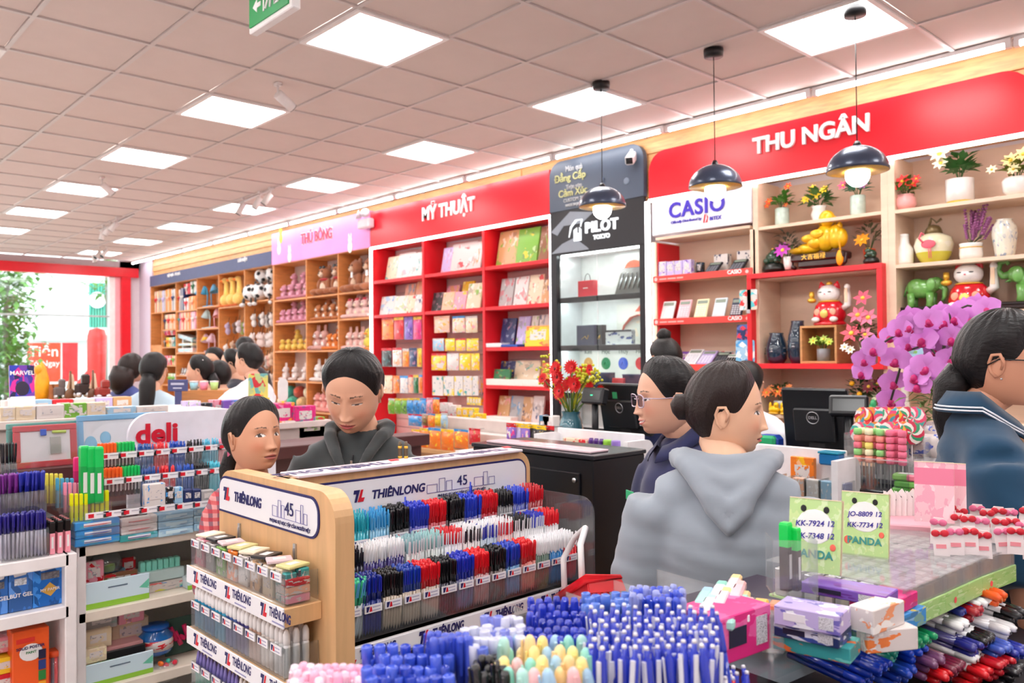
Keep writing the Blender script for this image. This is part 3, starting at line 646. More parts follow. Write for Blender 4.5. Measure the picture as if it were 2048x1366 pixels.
for i,(bx,c,kc,nm)in enumerate((((815,1240,920,1350),(240,240,244),(220,220,226),'white boxed'),((905,1245,1010,1345),(190,170,220),(230,226,240),'lilac'),((1000,1255,1095,1345),(34,36,42),(90,92,100),'black'),((1070,1270,1160,1345),(232,232,232),(30,30,34),'silver white'))):
 x,z,w,h=bb(z8(*bx),5.46);calc('%s calculator lying tilted on the third calculator shelf'%nm,x,5.46,1.418,w*.8,h*1.25,mat(c,.35),mat(kc,.4,var=0),50,'calculators on the third shelf')
for i,bx in enumerate(((800,1238,890,1310),(905,1235,1040,1310),(1050,1225,1160,1300))):
 x,z,w,h=bb(z8(*bx),5.62);carton('calculator carton at the back of the third shelf, %s from the window end'%ORD[i],x,5.62,1.418,w,.05,h,('purple','lilac','white')[i],i+40,name='calculator_box',group='cartons at the back of the third shelf')
for nm,bx,Y,c,acc in(('white notice card with red and blue print clipped to the calculator rail',(1180,908,1288,1032),5.36,'white',[(230,60,60),(90,200,210),(250,210,190),(240,240,240)]),('tall blue leaflet holder at the end of the third calculator shelf',(1165,1120,1265,1225),5.40,'navy',[(230,60,80),(90,110,180),(60,70,140)]),('pale blue notice card at the end of the third calculator shelf',(1158,1215,1272,1350),5.37,'pale blue',[(250,250,250),(80,160,220),(120,190,230)])):
 x,z,w,h=bb(z8(*bx),Y);t=solid('notice_card',MB().prism(rrect(w,h,.012,3),.004),printed(PAL[c],acc,4,3,.48),nm,'card',T(x,Y,z))
 part('clip',MB().cbox((0,.02,-.012),(.03,.05,.03),.004),STEEL,t)
 # glass case contents
z9=Zm(1080,300,2.846)
def panel_print(lab,x,y,z,w,h,base,acc,seed,sc=2.2,thr=.56):return solid('backdrop_card',MB().box((0,.003,h/2),(w,.006,h)),printed(base,acc,sc,seed,thr),lab,'card',T(x,y,z))
t=panel_print('pale backdrop card with red sun, upper part of the glass case',-4.50,5.70,2.012,.44,.36,(228,226,220),[(236,120,80),(222,214,204)],4)
part('printed_sun',MB().lathe([(0,0),(.115,0)],28,M=T(-.02,-.002,.2)@RX(90)),mat((232,104,66),.5),t)
t=panel_print('pale backdrop card with orange koi, middle of the glass case',-4.50,5.70,1.58,.44,.36,(226,226,218),[(232,214,190),(214,216,206)],8)
koi=MB().tube([(-.17,0,.08),(-.12,0,.17),(-.03,0,.24),(.06,0,.26),(.13,0,.22),(.17,0,.16)],[.01,.03,.05,.055,.045,.015],10,flat=.05);koi.prism([(-.01,.29),(.06,.36),(.09,.29)],.001);koi.prism([(-.2,.03),(-.14,.1),(-.19,.12)],.001);koi.prism([(.05,.2),(.1,.13),(.12,.19)],.001)
part('printed_fish',koi,mat((222,92,60),.5,var=.2,scale=30),t,T(0,-.004,0))
x,z,w,h=bb(z9(215,730,303,825),5.52);t=solid('paper_bag',MB().cbox((0,.03,h/2),(w,.06,h),.003),mat((216,28,52),.4),'small red paper bag in the top glass compartment','bag',T(x,5.52,2.012))
part('handle',MB().tube([(-w*.2,.03,h),(-w*.12,.03,h+.05),(0,.03,h+.065),(w*.12,.03,h+.05),(w*.2,.03,h)],.003,6),INKK,t)
part('logo',MB().box((0,-.001,h*.55),(w*.3,.001,.008)),INKW,t)
t=thing('pen_tray','dark pen tray leaning in the top glass compartment with metal pens','tray',T(-4.44,5.50,2.012)@RX(-24))
part('tray',MB().cbox((0,.015,.13),(.28,.03,.26),.004),mat((52,40,32),.4),t)
for k in range(5):part('pen',MB().tube([(-.1+k*.05,-.004,.05),(-.1+k*.05,-.004,.2)],.006,8),STEEL,t)
for i,(a,b,c,nm)in enumerate(((200,315,(40,46,78),'navy gift box with gold flourish, middle glass compartment'),(320,352,(26,26,30),'thin black gift box, middle glass compartment'))):
 x,z,w,h=bb(z9(a,980,b,1095),5.50);t=solid('gift_box',MB().cbox((0,.03,h/2),(w,.06,h),.003),mat(c,.35),nm,'box',T(x,5.50,1.579)@RZ(-8))
 part('gold_print',MB().tube([(-w*.2,-.001,h*.3),(0,-.001,h*.45),(w*.12,-.001,h*.3),(w*.2,-.001,h*.5)],.006,6,flat=.1),GOLD,t)
x,z,w,h=bb(z9(370,1005,520,1090),5.50)
t=thing('pen_gift_set','white and blue pen gift set standing in the middle glass compartment','gift set',T(x,5.5,1.579));part('box',MB().cbox((0,.03,h/2),(w,.05,h),.003),printed((226,228,232),[(70,90,160),(210,214,220),(50,60,120)],5,2,.55),t)
part('lid_frame',MB().box((0,-.001,h*.93),(w,.002,h*.12)),INKK,t)
discs=[(272,'Kim',(206,150,60)),(372,'Mộc',(40,130,84)),(470,'Thủy',(48,84,190)),(568,'Hỏa',(206,36,52))]
t=panel_print('pale card with four coloured element discs in the lowest glass compartment',-4.71,5.70,1.16,.92,.36,(222,222,214),[(214,214,206)],1)
for a,s,c in discs:
 x,z=on_y(1080+a/2.846,300+1215/2.846,5.69);part('printed_disc',MB().lathe([(0,0),(.055,0)],24,M=RX(90)),mat(c,.5),t,T(x+4.71,-.002,z-1.16));text(s,.055,mat((60,90,70),.5,var=0),t,T(x+4.71,-.003,z-1.16+.105)@SOUTH,ext=.0005)
 part('disc_mark',MB().tube([(-.025,0,-.02),(.0,0,.02),(.02,0,-.01)],.004,6,flat=.1),mat(tuple(min(255,v+50)for v in c),.5),t,T(x+4.71,-.003,z-1.16))
for nm,(a,y0,b,y1),c in(('large navy presentation box beside the element card',(285,1225,395,1345),(30,36,72)),('navy presentation box, nearer the calculator bay',(468,1228,590,1345),(30,36,72))):
 x,z,w,h=bb(z9(a,y0,b,y1),5.5);t=solid('presentation_box',MB().cbox((0,.04,h/2),(w,.08,h),.003),mat(c,.35),nm,'box',T(x,5.5,1.152));part('lid_edge',MB().box((0,-.001,h*.96),(w,.002,.012)),mat((52,58,98),.4),t)
x,z,w,h=bb(z9(402,1255,468,1350),5.46);t=solid('red_envelope_box',MB().cbox((0,.02,h/2),(w,.04,h),.003),mat((206,30,40),.35),'red box with gold round emblem between the navy boxes','box',T(x,5.46,1.152)@RX(-8));part('gold_emblem',MB().lathe([(.0,0),(.03,0)],20,M=T(0,-.001,h*.42)@RX(90)),GOLD,t)
# gift boxes, desk lamps, plush toys
FUR={}
def fur(c):
 if c not in FUR:FUR[c]=mat(c,.95,var=.10,scale=40,bump=.6,sheen=.3,name='plush_fabric')
 return FUR[c]
def bow(parent,c,x,y,z,s):
 m=mat(c,.45)
 g=MB().ell((x-s*.5,y,z),(s*.5,s*.22,s*.3),8,6).ell((x+s*.5,y,z),(s*.5,s*.22,s*.3),8,6).ell((x,y-.004,z),(s*.2,s*.22,s*.2),8,6).tube([(x,y,z),(x-s*.5,y,z-s*.8)],s*.1,5).tube([(x,y,z),(x+s*.5,y,z-s*.8)],s*.1,5)
 part('bow',g,m,parent)
def gift(lab,x,y,z,w,d,h,c,rib,group):
 t=solid('gift_box',MB().cbox((0,d/2,h/2),(w,d,h),.004),mat(c,.45,var=.04),lab,'gift box',T(x,y,z),group)
 part('lid',MB().cbox((0,d/2,h*.90),(w+.006,d+.006,h*.2),.004),mat(tuple(min(255,int(v*1.06))for v in c),.45),t)
 rm=mat(rib,.4);part('ribbon',MB().box((0,d/2,h/2),(w*.16,d+.009,h+.008)),rm,t)
 bow(t,rib,0,-.012,h*.62,min(w*.5,.07))
z3=Zm(290,480,4.878)
def gifts(rows,zb,where,Y):
 for i,(x0,y0,x1,y1,c,rc)in enumerate(rows):
  x,z,w,h=bb(z3(x0,y0,x1,y1),Y)
  gift('%s gift box, %s bow, %s %s'%(c,rc,ORD[i],where.replace('of the ','of ')),x,Y,zb,w*.97,.2,h,PAL[c],PAL[rc],'gift boxes '+where)
gifts([(95,485,128,690,'cream','red'),(128,482,160,690,'kraft','grey'),(161,482,200,688,'grey','lilac'),(202,475,258,688,'orange','peach'),(260,475,290,685,'white','navy')],2.322,'on the top shelf nearest the window',5.47)
gifts([(310,470,345,680,'white','red'),(348,460,378,680,'navy','white'),(380,560,425,680,'white','red'),(428,550,495,680,'orange','peach')],2.302,'on the top shelf of the second gift bay',5.47)
x,z,w,h=bb(z3(380,445,438,555),5.50);gift('red gift box stacked on top in the second gift bay',x,5.5,2.58,w,.16,.18,PAL['red'],PAL['white'],None)
x,z,w,h=bb(z3(443,430,498,548),5.50);gift('white gift box with dark green bow stacked on top in the second gift bay',x,5.5,2.58,w,.16,.2,PAL['white'],PAL['dark green'],None)
gifts([(178,715,212,858,'cream','navy'),(214,712,250,858,'peach','red'),(252,710,292,856,'peach','orange')],2.002,'on the second shelf of the first gift bay',5.47)
gifts([(315,700,350,870,'pink','teal'),(352,698,400,870,'peach','red'),(402,698,445,868,'orange','peach'),(447,696,492,868,'pink','white')],1.972,'on the second shelf of the second gift bay',5.47)
gifts([(178,940,205,1025,'black','grey'),(207,935,235,1025,'yellow','orange'),(237,932,262,1022,'cream','kraft'),(264,930,294,1022,'teal','white')],1.692,'on the third shelf of the first gift bay, lower layer',5.47)
gifts([(178,868,205,935,'magenta','white'),(207,866,240,932,'red','pink'),(242,864,292,930,'red','white')],1.90,'on the third shelf of the first gift bay, upper layer',5.475)
gifts([(190,1115,225,1205,'pink','red'),(227,1110,262,1200,'red','white'),(264,1105,292,1195,'peach','green')],1.372,'on the fourth shelf of the first gift bay',5.47)
gifts([(228,1240,258,1345,'cream','green'),(260,1235,295,1340,'white','green')],1.032,'on the fifth shelf of the first gift bay',5.47)
for i,(x0,y0,x1,y1,c)in enumerate(((345,905,490,945,'grey'),(342,985,490,1010,'cream'),(332,1035,492,1075,'white'))):
 x,z,w,h=bb(z3(x0,y0,x1,y1),5.5);zb=(1.80,1.70,1.588)[i]
 t=solid('model_plane_box',MB().cbox((0,.1,h/2),(w,.2,h),.004),prt(c,i),'%s flat toy box lying in the second gift bay, %s from the top'%(c,ORD[i]),'box',T(x,5.45,zb)@(RY(8)if i==0 else RY(0)),None);part('label_panel',MB().box((0,-.001,h/2),(w*.7,.002,h*.5)),prt('pale blue',i+4),t)
 if i<2:part('support',MB().box((-w*.3,.1,-.04),(.04,.12,.10)).box((w*.3,.1,-.04),(.04,.12,.10)),CARD,t)
for i in range(5):
 x,z,w,h=bb(z3(325+i*26,1225,350+i*26,1290),5.46);t=thing('table_mirror','small round silver table mirror, %s on the low shelf of the second gift bay'%ORD[i],'mirror',T(x,5.5,1.202),'table mirrors');part('mirror',MB().lathe([(0,-.004),(w*.5,-.004),(w*.5,.004),(0,.004)],18,M=T(0,0,h*.6)@RX(80)),STEEL,t);part('stand',MB().cbox((0,0,.008),(w*.7,.05,.016),.003).tube([(0,0,0),(0,0,h*.4)],.006,6),WHITE,t)
def desk_lamp(lab,x,y,z,h,c,flip,group):
 t=thing('desk_lamp',lab,'lamp',T(x,y,z),group);m=mat(c,.35);s=-1 if flip else 1
 part('base',MB().lathe([(0,0),(.07,0),(.07,.016),(.02,.028)],16),m,t)
 part('stem',MB().tube([(0,0,.02),(s*.02,0,h*.5),(s*.0,0,h*.85),(-s*.07,0,h*.97)],.010,8),m,t)
 part('shade',MB().lathe([(.022,.0),(.03,-.02),(.085,-.13),(.082,-.13),(.02,-.01)],16,M=T(-s*.09,0,h)@RY(s*18)),m,t)
for i,(a,sh)in enumerate(((565,0),(605,0),(650,1))):
 x=on_y(*[290+a/4.878,480+600/4.878],5.55)[0];desk_lamp('sky blue desk lamp on the top lamp shelf, %s of three'%ORD[i],x,5.55,2.322,.36,(70,170,214)if i<2 else(90,160,200),i==2,'sky blue desk lamps')
for i,a in enumerate((575,630,680)):
 x=on_y(290+a/4.878,480+850/4.878,5.55)[0];desk_lamp('pale mint desk lamp on the second lamp shelf, %s of three'%ORD[i]if i<2 else 'pink shaded desk lamp on the second lamp shelf',x,5.55,1.972,.31,(190,214,214)if i<2 else(236,180,190),i==2,'second shelf desk lamps')
for i,(a,c,nm)in enumerate(((565,(244,200,60),'yellow'),(620,(214,180,200),'lilac pink'),(680,(226,190,206),'pale pink'))):
 x=on_y(290+a/4.878,480+1090/4.878,5.55)[0];desk_lamp('%s desk lamp on the third lamp shelf'%nm,x,5.55,1.587,.30,c,i==0,'third shelf desk lamps')
EYE=mat((16,14,16),.15);_PL={}
def plush(kind,lab,x,y,z,s,c,c2=None,group=None,rz=0,acc=None):
 key=(kind,c,c2,acc,round(s,3));M=T(x,y,z)@RZ(rz)
 if key in _PL:return copy_tree(_PL[key],M,lab,group)
 t=thing('plush_'+kind,lab,'plush toy',M,group);_PL[key]=t
 m=fur(c);m2=fur(c2 or tuple(min(255,int(v*1.15)+12)for v in c));B=lambda n,mm,p,r:ball(n,t,mm,tuple(v*s for v in p),tuple(v*s for v in(r if isinstance(r,tuple)else(r,r,r))),nu=12,nv=8)
 if kind=='ball':
  b=B('body',fur((240,240,240)),(0,0,.42),.42)
  k=fur((24,24,26))
  for(a,e)in((0,12),(70,20),(-70,5),(-40,58),(40,58),(-35,-38),(38,-36),(140,30),(-140,30)):
   d=Vector((math.sin(math.radians(a))*math.cos(math.radians(e)),-math.cos(math.radians(a))*math.cos(math.radians(e)),math.sin(math.radians(e))))
   q=d.to_track_quat('Z','Y').to_matrix().to_4x4()
   part('patch',MB().lathe([(0,.012*s),(.10*s,.004*s),(.125*s,-.012*s)],5),k,t,T(*(d*.415*s+Vector((0,0,.42*s))))@q)
  for sx in(-1,1):
   B('leg',fur((70,60,56)),(sx*.2,-.36,-.02),(.06,.06,.16));B('foot',fur((236,236,236)),(sx*.2,-.42,-.2),(.1,.13,.09))
  return t
 if kind=='goose':
  B('body',m,(0,0,.24),(.24,.26,.25));part('neck',MB().tube([(0,.02*s,.35*s),(0,0,.62*s),(0,-.02*s,.86*s),(0,-.06*s,.97*s)],[.17*s,.11*s,.085*s,.08*s],12),m,t)
  B('head',m,(0,-.07,.96),(.10,.12,.10));part('beak',MB().lathe([(.055*s,0),(.03*s,.08*s),(0,.11*s)],10,M=T(0,-.16*s,.94*s)@RX(90)),fur((244,130,50)),t)
  for sx in(-1,1):B('foot',fur((244,120,40)),(sx*.13,-.22,.03),(.09,.12,.035));B('wing',m,(sx*.22,.03,.27),(.06,.18,.14));B('eye',EYE,(sx*.06,-.15,.99),.014)
  return t
 if kind=='duck':
  B('body',m,(0,0,.3),(.32,.34,.3));B('head',m,(0,-.06,.72),(.24,.23,.23));B('beak',fur((240,140,40)),(0,-.28,.69),(.12,.10,.045))
  for sx in(-1,1):B('wing',m,(sx*.3,0,.34),(.08,.2,.15));B('foot',fur((240,140,40)),(sx*.15,-.26,.04),(.1,.14,.05));B('eye',EYE,(sx*.1,-.26,.78),.025)
  return t
 if kind=='lump':
  B('body',m,(0,0,.4),(.42,.4,.4));B('patch',m2,(.05,-.2,.5),(.25,.24,.22))
  for sx in(-1,1):B('eye',EYE,(sx*.12,-.38,.48),.03)
  return t
 B('body',m,(0,.02,.30),(.25,.22,.30));B('head',m,(0,-.03,.74),(.25,.22,.22));B('belly',m2,(0,-.09,.27),(.17,.14,.20))
 B('muzzle',m2,(0,-.21,.69),(.12,.09,.09));B('nose',EYE if kind!='pig' else m2,(0,-.295,.72),(.03,.02,.022))
 for sx in(-1,1):
  B('leg',m,(sx*.19,-.26,.11),(.115,.26,.115));B('arm',m,(sx*.28,-.08,.36),(.085,.11,.19));B('eye',EYE,(sx*.09,-.225,.79),.022)
  if kind=='bunny':B('ear',m,(sx*.10,0,1.05),(.06,.04,.20))
  elif kind=='pig':B('ear',m,(sx*.17,-.02,.93),(.07,.03,.09))
  elif kind=='fox':part('ear',MB().lathe([(.09*s,0),(.05*s,.09*s),(0,.16*s)],8),m,t,T(sx*.15*s,0,.88*s))
  else:B('ear',m,(sx*.18,0,.93),(.085,.05,.085))
 if acc=='shades':
  g=MB()
  for sx in(-1,1):g.ell((sx*.1*s,-.17*s,.93*s),(.085*s,.03*s,.055*s),10,6)
  g.tube([(-.2*s,-.15*s,.93*s),(.2*s,-.15*s,.93*s)],.014*s,6);part('sunglasses',g,EYE,t)
  B('scarf',fur((206,24,36)),(0,-.06,.53),(.2,.18,.05))
 if acc=='hat':B('hat',fur((226,60,90)),(0,.0,.97),(.18,.17,.10))
 if acc=='tag':part('tag',MB().box((.12*s,-.25*s,.5*s),(.12*s,.01,.16*s)),WHITE,t)
 return t
RNK=['front row','back row']
def row_of(kind,n,x0,x1,zb,s,c,nm,where,Y=5.46,c2=None,acc=None,back=0,dz=0,jit=4):
 for i in range(n):
  x=x0+(x1-x0)*(i+.5)/n
  plush(kind,'%s, front, %s %s'%(nm,ORD[i],where),x,Y+.5*s*.5,zb,s,c,c2,'%s %s'%(nm,where),R.uniform(-jit,jit)*2-8,acc)
 for i in range(back):
  x=x0+(x1-x0)*(i+.7)/max(back,1)*.92
  plush(kind,'%s, raised behind, %s %s'%(nm,ORD[i],where),x,Y+.17,zb+dz,s,c,c2,'%s %s'%(nm,where),R.uniform(-jit,jit)*2-8,acc)
PK=(222,150,170)
row_of('pig',4,Bx[0]+.03,Bx[1]-.02,2.292,.21,PK,'dusty pink plush pig','on the top plush shelf',back=3,dz=.17)
row_of('pig',5,Bx[0]+.03,Bx[1]-.02,1.967,.19,(226,150,172),'rose pink plush pig','on the second plush shelf',back=3,dz=.13)
row_of('duck',5,Bx[0]+.03,Bx[1]-.02,1.582,.17,(244,206,90),'yellow plush duck','on the third plush shelf',back=2,dz=.14)
part_b=solid('toy_stand',MB().tube([(-.09,0,0),(-.05,0,.22),(.05,0,.22),(.09,0,0)],.012,6),WOODL,'small wooden trapezoid stand behind the yellow plush ducks','stand',T(-9.97,5.60,1.582))
row_of('bunny',3,Bx[0]+.05,Bx[1]-.05,1.172,.20,(240,222,216),'white plush bunny','on the fourth plush shelf, first bay',back=0)
row_of('bear',1,Bx[0]+.45,Bx[1]-.05,1.172,.28,(216,190,160),'large beige plush bear','behind the white bunnies',5.56)
for i,(c,nm)in enumerate((((216,190,160),'beige'),((60,160,130),'emerald green'),((200,160,110),'tan'),((70,170,150),'teal'),((196,80,60),'brick red'),((226,200,170),'cream'))):
 plush('lump','%s round plush on the fifth plush shelf, first bay'%nm,Bx[0]+.12+.27*(i%3)+.05*(i//3),5.50+.08*(i//3),.782+.14*(i//3),.22,c,None,'round plush toys')
row_of('bear',2,Bx[1]+.10,Bx[2]-.02,2.292,.40,(176,112,74),'brown plush bear in sunglasses','on the top shelf, middle bay',5.47,(232,206,180),'shades')
row_of('fox',4,Bx[1]+.06,Bx[2]-.02,1.967,.21,(200,122,66),'small brown white muzzled plush bear','on the second shelf, middle bay',5.47,(244,236,226),back=3,dz=.08)
row_of('bunny',2,Bx[1]+.03,Bx[1]+.38,1.582,.27,(222,170,160),'pink and white plush calf','on the third shelf, middle bay',5.47,(246,240,236))
row_of('fox',3,Bx[1]+.36,Bx[2]-.02,1.582,.21,(238,134,46),'orange plush tiger cub','on the third shelf, middle bay',5.47,(246,226,206),back=2,dz=.16)
row_of('bunny',4,Bx[1]+.05,Bx[2]-.02,1.172,.24,(244,232,226),'white plush rabbit','on the fourth shelf, middle bay',5.47)
row_of('pig',5,Bx[1]+.05,Bx[2]-.02,.782,.24,(244,160,150),'salmon pink plush','on the fifth shelf, middle bay',5.47,back=3,dz=.17)
row_of('bear',2,Bx[2]+.06,Bx[3]-.03,2.292,.42,(172,108,72),'big brown plush bear with paper tag','on the top shelf, last bay',5.47,(222,190,160),'tag')
row_of('bear',4,Bx[2]+.04,Bx[3]-.03,1.967,.24,(248,206,200),'pale pink plush','on the second shelf, last bay',5.47,(250,226,200),back=3,dz=.09,acc='hat')
row_of('bunny',4,Bx[2]+.05,Bx[3]-.12,1.582,.23,(246,196,186),'peach plush rabbit','on the third shelf, last bay',5.47)
plush('duck','yellow green plush chick beside the peach rabbits',Bx[3]-.12,5.5,1.582,.27,(214,196,70))
row_of('bear',3,Bx[2]+.05,Bx[3]-.03,1.172,.26,(236,200,190),'cream plush bear','on the fourth shelf, last bay',5.47)
for i,a in enumerate((790,850,915)):
 x=on_y(290+a/4.878,600,5.5)[0];plush('goose','yellow plush goose on the top shelf, %s of three'%ORD[i],x,5.52,2.282,.43,(250,206,110),None,'yellow plush geese',-15)
for i,(a,b,s)in enumerate(((1035,515,.30),(1120,515,.30),(1100,365,.28),(1205,365,.28),(1235,500,.28))):
 x=on_y(290+a/4.878,600,5.5)[0];_,z=on_y(290+a/4.878,480+b/4.878,5.46);plush('ball','black and white plush football with dangling legs, %s of the pile'%ORD[i],x,5.50 if b>450 else 5.58,(2.33 if b>450 else 2.58),s,(240,240,240),None,'plush footballs',-20+i*25)
def keyrings(rows):
 for(x0,x1,z,n,cols,nm,where,s)in rows:
  for i in range(n):
   x=x0+(x1-x0)*(i+.5)/n;c=cols[i%len(cols)]
   key=('keyring',c,s);M=T(x,5.50+.06*(i%3),z+R.uniform(-.03,.03))@RZ(R.uniform(-20,20));lab='%s, %s on the peg row %s'%(nm,ORD[i],where)
   if key in _PL:copy_tree(_PL[key],M,lab,nm+' '+where);continue
   t=thing('plush_keyring',lab,'keyring',M,nm+' '+where);_PL[key]=t;m=fur(c)
   ball('body',t,m,(0,0,s*.35),(s*.3,s*.26,s*.35),nu=10,nv=7);ball('head',t,m,(0,-.01,s*.85),(s*.3,s*.27,s*.27),nu=10,nv=7)
   for sx in(-1,1):ball('ear',t,m,(sx*s*.2,0,s*1.12),(s*.1,s*.07,s*.12),nu=8,nv=6)
   part('strap',MB().tube([(0,0,s*1.1),(0,.02,s*1.7)],.004,5),BLACK,t)
WB=[(240,232,226),(226,190,160),(238,226,220),(150,110,84),(236,180,160)]
keyrings([(AX[3]+.1,AX[4]-.05,1.86,6,[(190,170,200),(120,84,70),(180,206,120),(226,214,220)],'mixed plush keyring','under the geese',.16),(AX[3]+.05,AX[4]-.05,1.55,8,WB,'white and brown plush keyring','under the geese, second',.15),(AX[3]+.05,AX[4]-.05,1.28,8,WB,'pale plush keyring','under the geese, third',.15),(AX[4]+.1,AX[5]-.05,1.93,8,[(236,228,222),(90,70,60),(240,236,232)],'black and white plush keyring','under the footballs',.16),(AX[4]+.05,AX[5]-.05,1.63,8,[(242,226,220),(240,214,206)],'cream plush keyring','under the footballs, second',.17),(AX[4]+.05,AX[5]-.05,1.35,8,WB,'beige plush keyring','under the footballs, third',.16),(AX[4]+.05,AX[5]-.05,1.08,8,[(60,44,40),(214,130,60),(236,220,206),(150,60,50)],'dark and orange plush keyring','under the footballs, fourth',.16)])
# vases, flowers and statues behind the cash desk
za=Zm(1490,290,5.06);zb_=Zm(1760,290,3.691);zc_=Zm(1490,520,4.016)
LEAFM={}
def leafm(c):return mat(c,.6,var=.15,scale=30)
def leaf(g,p,d,l,w,m=0,up=.3):
 """one curved leaf from P along D"""
 d=Vector(d).normalized();s=d.cross(Vector((0,0,1)));s=s.normalized()if s.length>.01 else Vector((1,0,0));p=Vector(p)
 a=p;b=p+d*l*.5+Vector((0,0,l*up*.3));c=p+d*l+Vector((0,0,-l*up*.2))
 vs=[tuple(a),tuple(b+s*w/2),tuple(b-s*w/2),tuple(c),tuple(b+Vector((0,0,-w*.18)))]
 g.add(vs,[(0,1,4),(1,3,4),(3,2,4),(2,0,4)],m,True)
def flower(g,p,r,m=0,n=6,mc=1,face=(0,-1,.5)):
 q=Vector(face).to_track_quat('Z','Y').to_matrix().to_4x4();M=T(*p)@q
 for i in range(n):
  a=2*PI*i/n;g.add([(0,0,0),(r*.55*math.cos(a-.45),r*.55*math.sin(a-.45),r*.22),(r*math.cos(a),r*math.sin(a),r*.18),(r*.55*math.cos(a+.45),r*.55*math.sin(a+.45),r*.22)],[(0,1,2,3)],m,True,M)
 g.ell((0,0,r*.1),(r*.22,r*.22,r*.14),8,5,mc,M)
def bouquet(t,z0,rad,hgt,leafc,flowers,seed=0,nl=64,lw=.032,ll=.07,fr=.03,stems=True):
 rr=random.Random(seed);g=MB()
 for i in range(nl):
  a=rr.uniform(0,2*PI);k=rr.random();r=rad*(.25+.6*k);z=z0+hgt*(.15+.6*(1-k*k)*rr.random()+.1)
  leaf(g,(r*.5*math.cos(a),r*.5*math.sin(a),z),(math.cos(a),math.sin(a),rr.uniform(-.1,.9)),ll*rr.uniform(.7,1.2),lw*rr.uniform(.8,1.2))
 o=part('foliage',g,leafm(leafc),t);o['kind']='stuff'
 if stems:
  s=MB()
  for i in range(5):a=2*PI*i/5;s.tube([(0,0,z0-.03),(rad*.3*math.cos(a),rad*.3*math.sin(a),z0+hgt*.4)],.003,5)
  o=part('stems',s,leafm((70,100,50)),t);o['kind']='stuff'
 for(x,z,c,n,r)in flowers:
  f=MB();flower(f,(0,0,0),r*1.2,0,n);part('flower',f,[mat(c,.55,var=.1),mat((240,200,70),.6)],t,T(x,-rad*.55*rr.uniform(.6,1.1),z0+z))
def pot(lab,px,base,prof,mpot,name='potted_flowers',Y=5.55,cat='potted flowers',n=22):
 x,z,w,h=px
 t=thing(name,lab,cat,T(x,Y,base));part('pot',MB().lathe(prof,n),mpot,t);return t
CER=mat((240,236,230),.2,coat=.5);MARB=mat((196,216,204),.25,var=.12,scale=30,coat=.4);PKC=mat((240,170,164),.3)
O_,Yl,Rd,Pk=(240,96,40),(248,206,40),(226,40,40),(226,80,120)
def at(px,Y=5.55):return bb(px,Y)
p=at(za(315,630,435,780));t=pot('orange flowers and green sprigs in a marbled green vase',p,2.422,[(.045,0),(.05,.02),(.05,.13),(.044,.135)],MARB);bouquet(t,.13,.09,.13,(90,150,60),[(-.08,.06,O_,6,.03),(-.09,.03,O_,6,.025),(.07,.15,O_,6,.03),(.05,.02,O_,5,.02)],1)
p=at(za(680,630,820,735));t=pot('yellow flowers with broad leaves in a white urn',p,2.422,[(.05,0),(.045,.02),(.055,.05),(.042,.09),(.052,.11)],CER);bouquet(t,.10,.12,.14,(80,130,70),[(-.06,.06,Yl,7,.035),(.0,.08,Yl,7,.04),(.07,.11,Yl,7,.03),(-.01,.13,Yl,7,.028)],2,ll=.1,lw=.045)
p=at(za(1080,530,1205,690));t=pot('pink and teal flowers in a marbled vase under the lamp',p,2.422,[(.045,0),(.05,.02),(.05,.14),(.045,.145)],MARB);bouquet(t,.14,.10,.14,(70,140,110),[(-.08,.08,Pk,6,.035),(.06,.06,(170,110,170),6,.03),(0,.09,Pk,6,.028)],3)
p=at(zb_(150,375,275,465));t=pot('red flowers in a round pink vase',p,2.417,[(.045,0),(.065,.03),(.06,.075),(.046,.09),(.052,.10)],PKC,Y=5.5);bouquet(t,.09,.10,.12,(110,150,70),[(-.06,.07,Rd,7,.045),(.0,.09,Rd,7,.045),(.06,.07,Rd,7,.04),(.09,.09,Rd,6,.03)],4)
p=at(zb_(525,275,680,405));t=pot('cream roses and green leaves in a white cylinder pot with gold foot',p,2.417,[(.075,0),(.075,.012),(.08,.014),(.08,.15),(.072,.15)],CER,Y=5.52);part('gold_foot',MB().lathe([(.078,0),(.078,.012)],22),GOLD,t);bouquet(t,.15,.10,.18,(70,120,60),[(-.10,.17,(246,232,190),8,.055),(-.09,.11,(248,238,206),8,.045),(.02,.24,(250,224,120),8,.05),(.09,.25,(250,226,140),8,.05)],5,ll=.09,lw=.05)
p=at(zb_(985,250,1063,355));t=pot('pale yellow roses in a white ribbed pot at the end of the top shelf',p,2.417,[(.05,0),(.075,.03),(.08,.09),(.07,.11)],CER,Y=5.52);bouquet(t,.10,.11,.14,(120,130,40),[(-.12,.07,(248,236,200),7,.03),(-.02,.11,(250,226,150),8,.045),(.05,.13,(250,226,150),8,.045),(.0,.05,(250,232,180),8,.035)],6)
JADE=mat((40,74,54),.2,var=.3,scale=26,coat=.4,name='dark_jade');LJADE=mat((110,170,84),.22,var=.2,scale=24,coat=.5,name='green_jade');DARKW=mat((36,22,24),.3)
def toad(lab,px,base,flip=1):
 x,z,w,h=px;t=thing('jade_toad',lab,'statue',T(x,5.5,base));s=w/.2
 part('base',MB().lathe([(.1*s,0),(.11*s,.02*s),(.09*s,.06*s),(.07*s,.07*s)],16,sy=.7),mat((30,34,30),.3),t)
 part('body',MB().ell((0,0,.12*s),(.075*s,.06*s,.06*s)).ell((flip*.03*s,-.02*s,.165*s),(.05*s,.04*s,.035*s)).ell((-.05*s,-.03*s,.09*s),(.03*s,.04*s,.03*s)).ell((.05*s,-.03*s,.09*s),(.03*s,.04*s,.03*s)),JADE,t)
 for k in(-1,1):part('eye',MB().ell((flip*.03*s+k*.022*s,-.03*s,.195*s),(.011*s,)*3,8,6),GOLD,t)
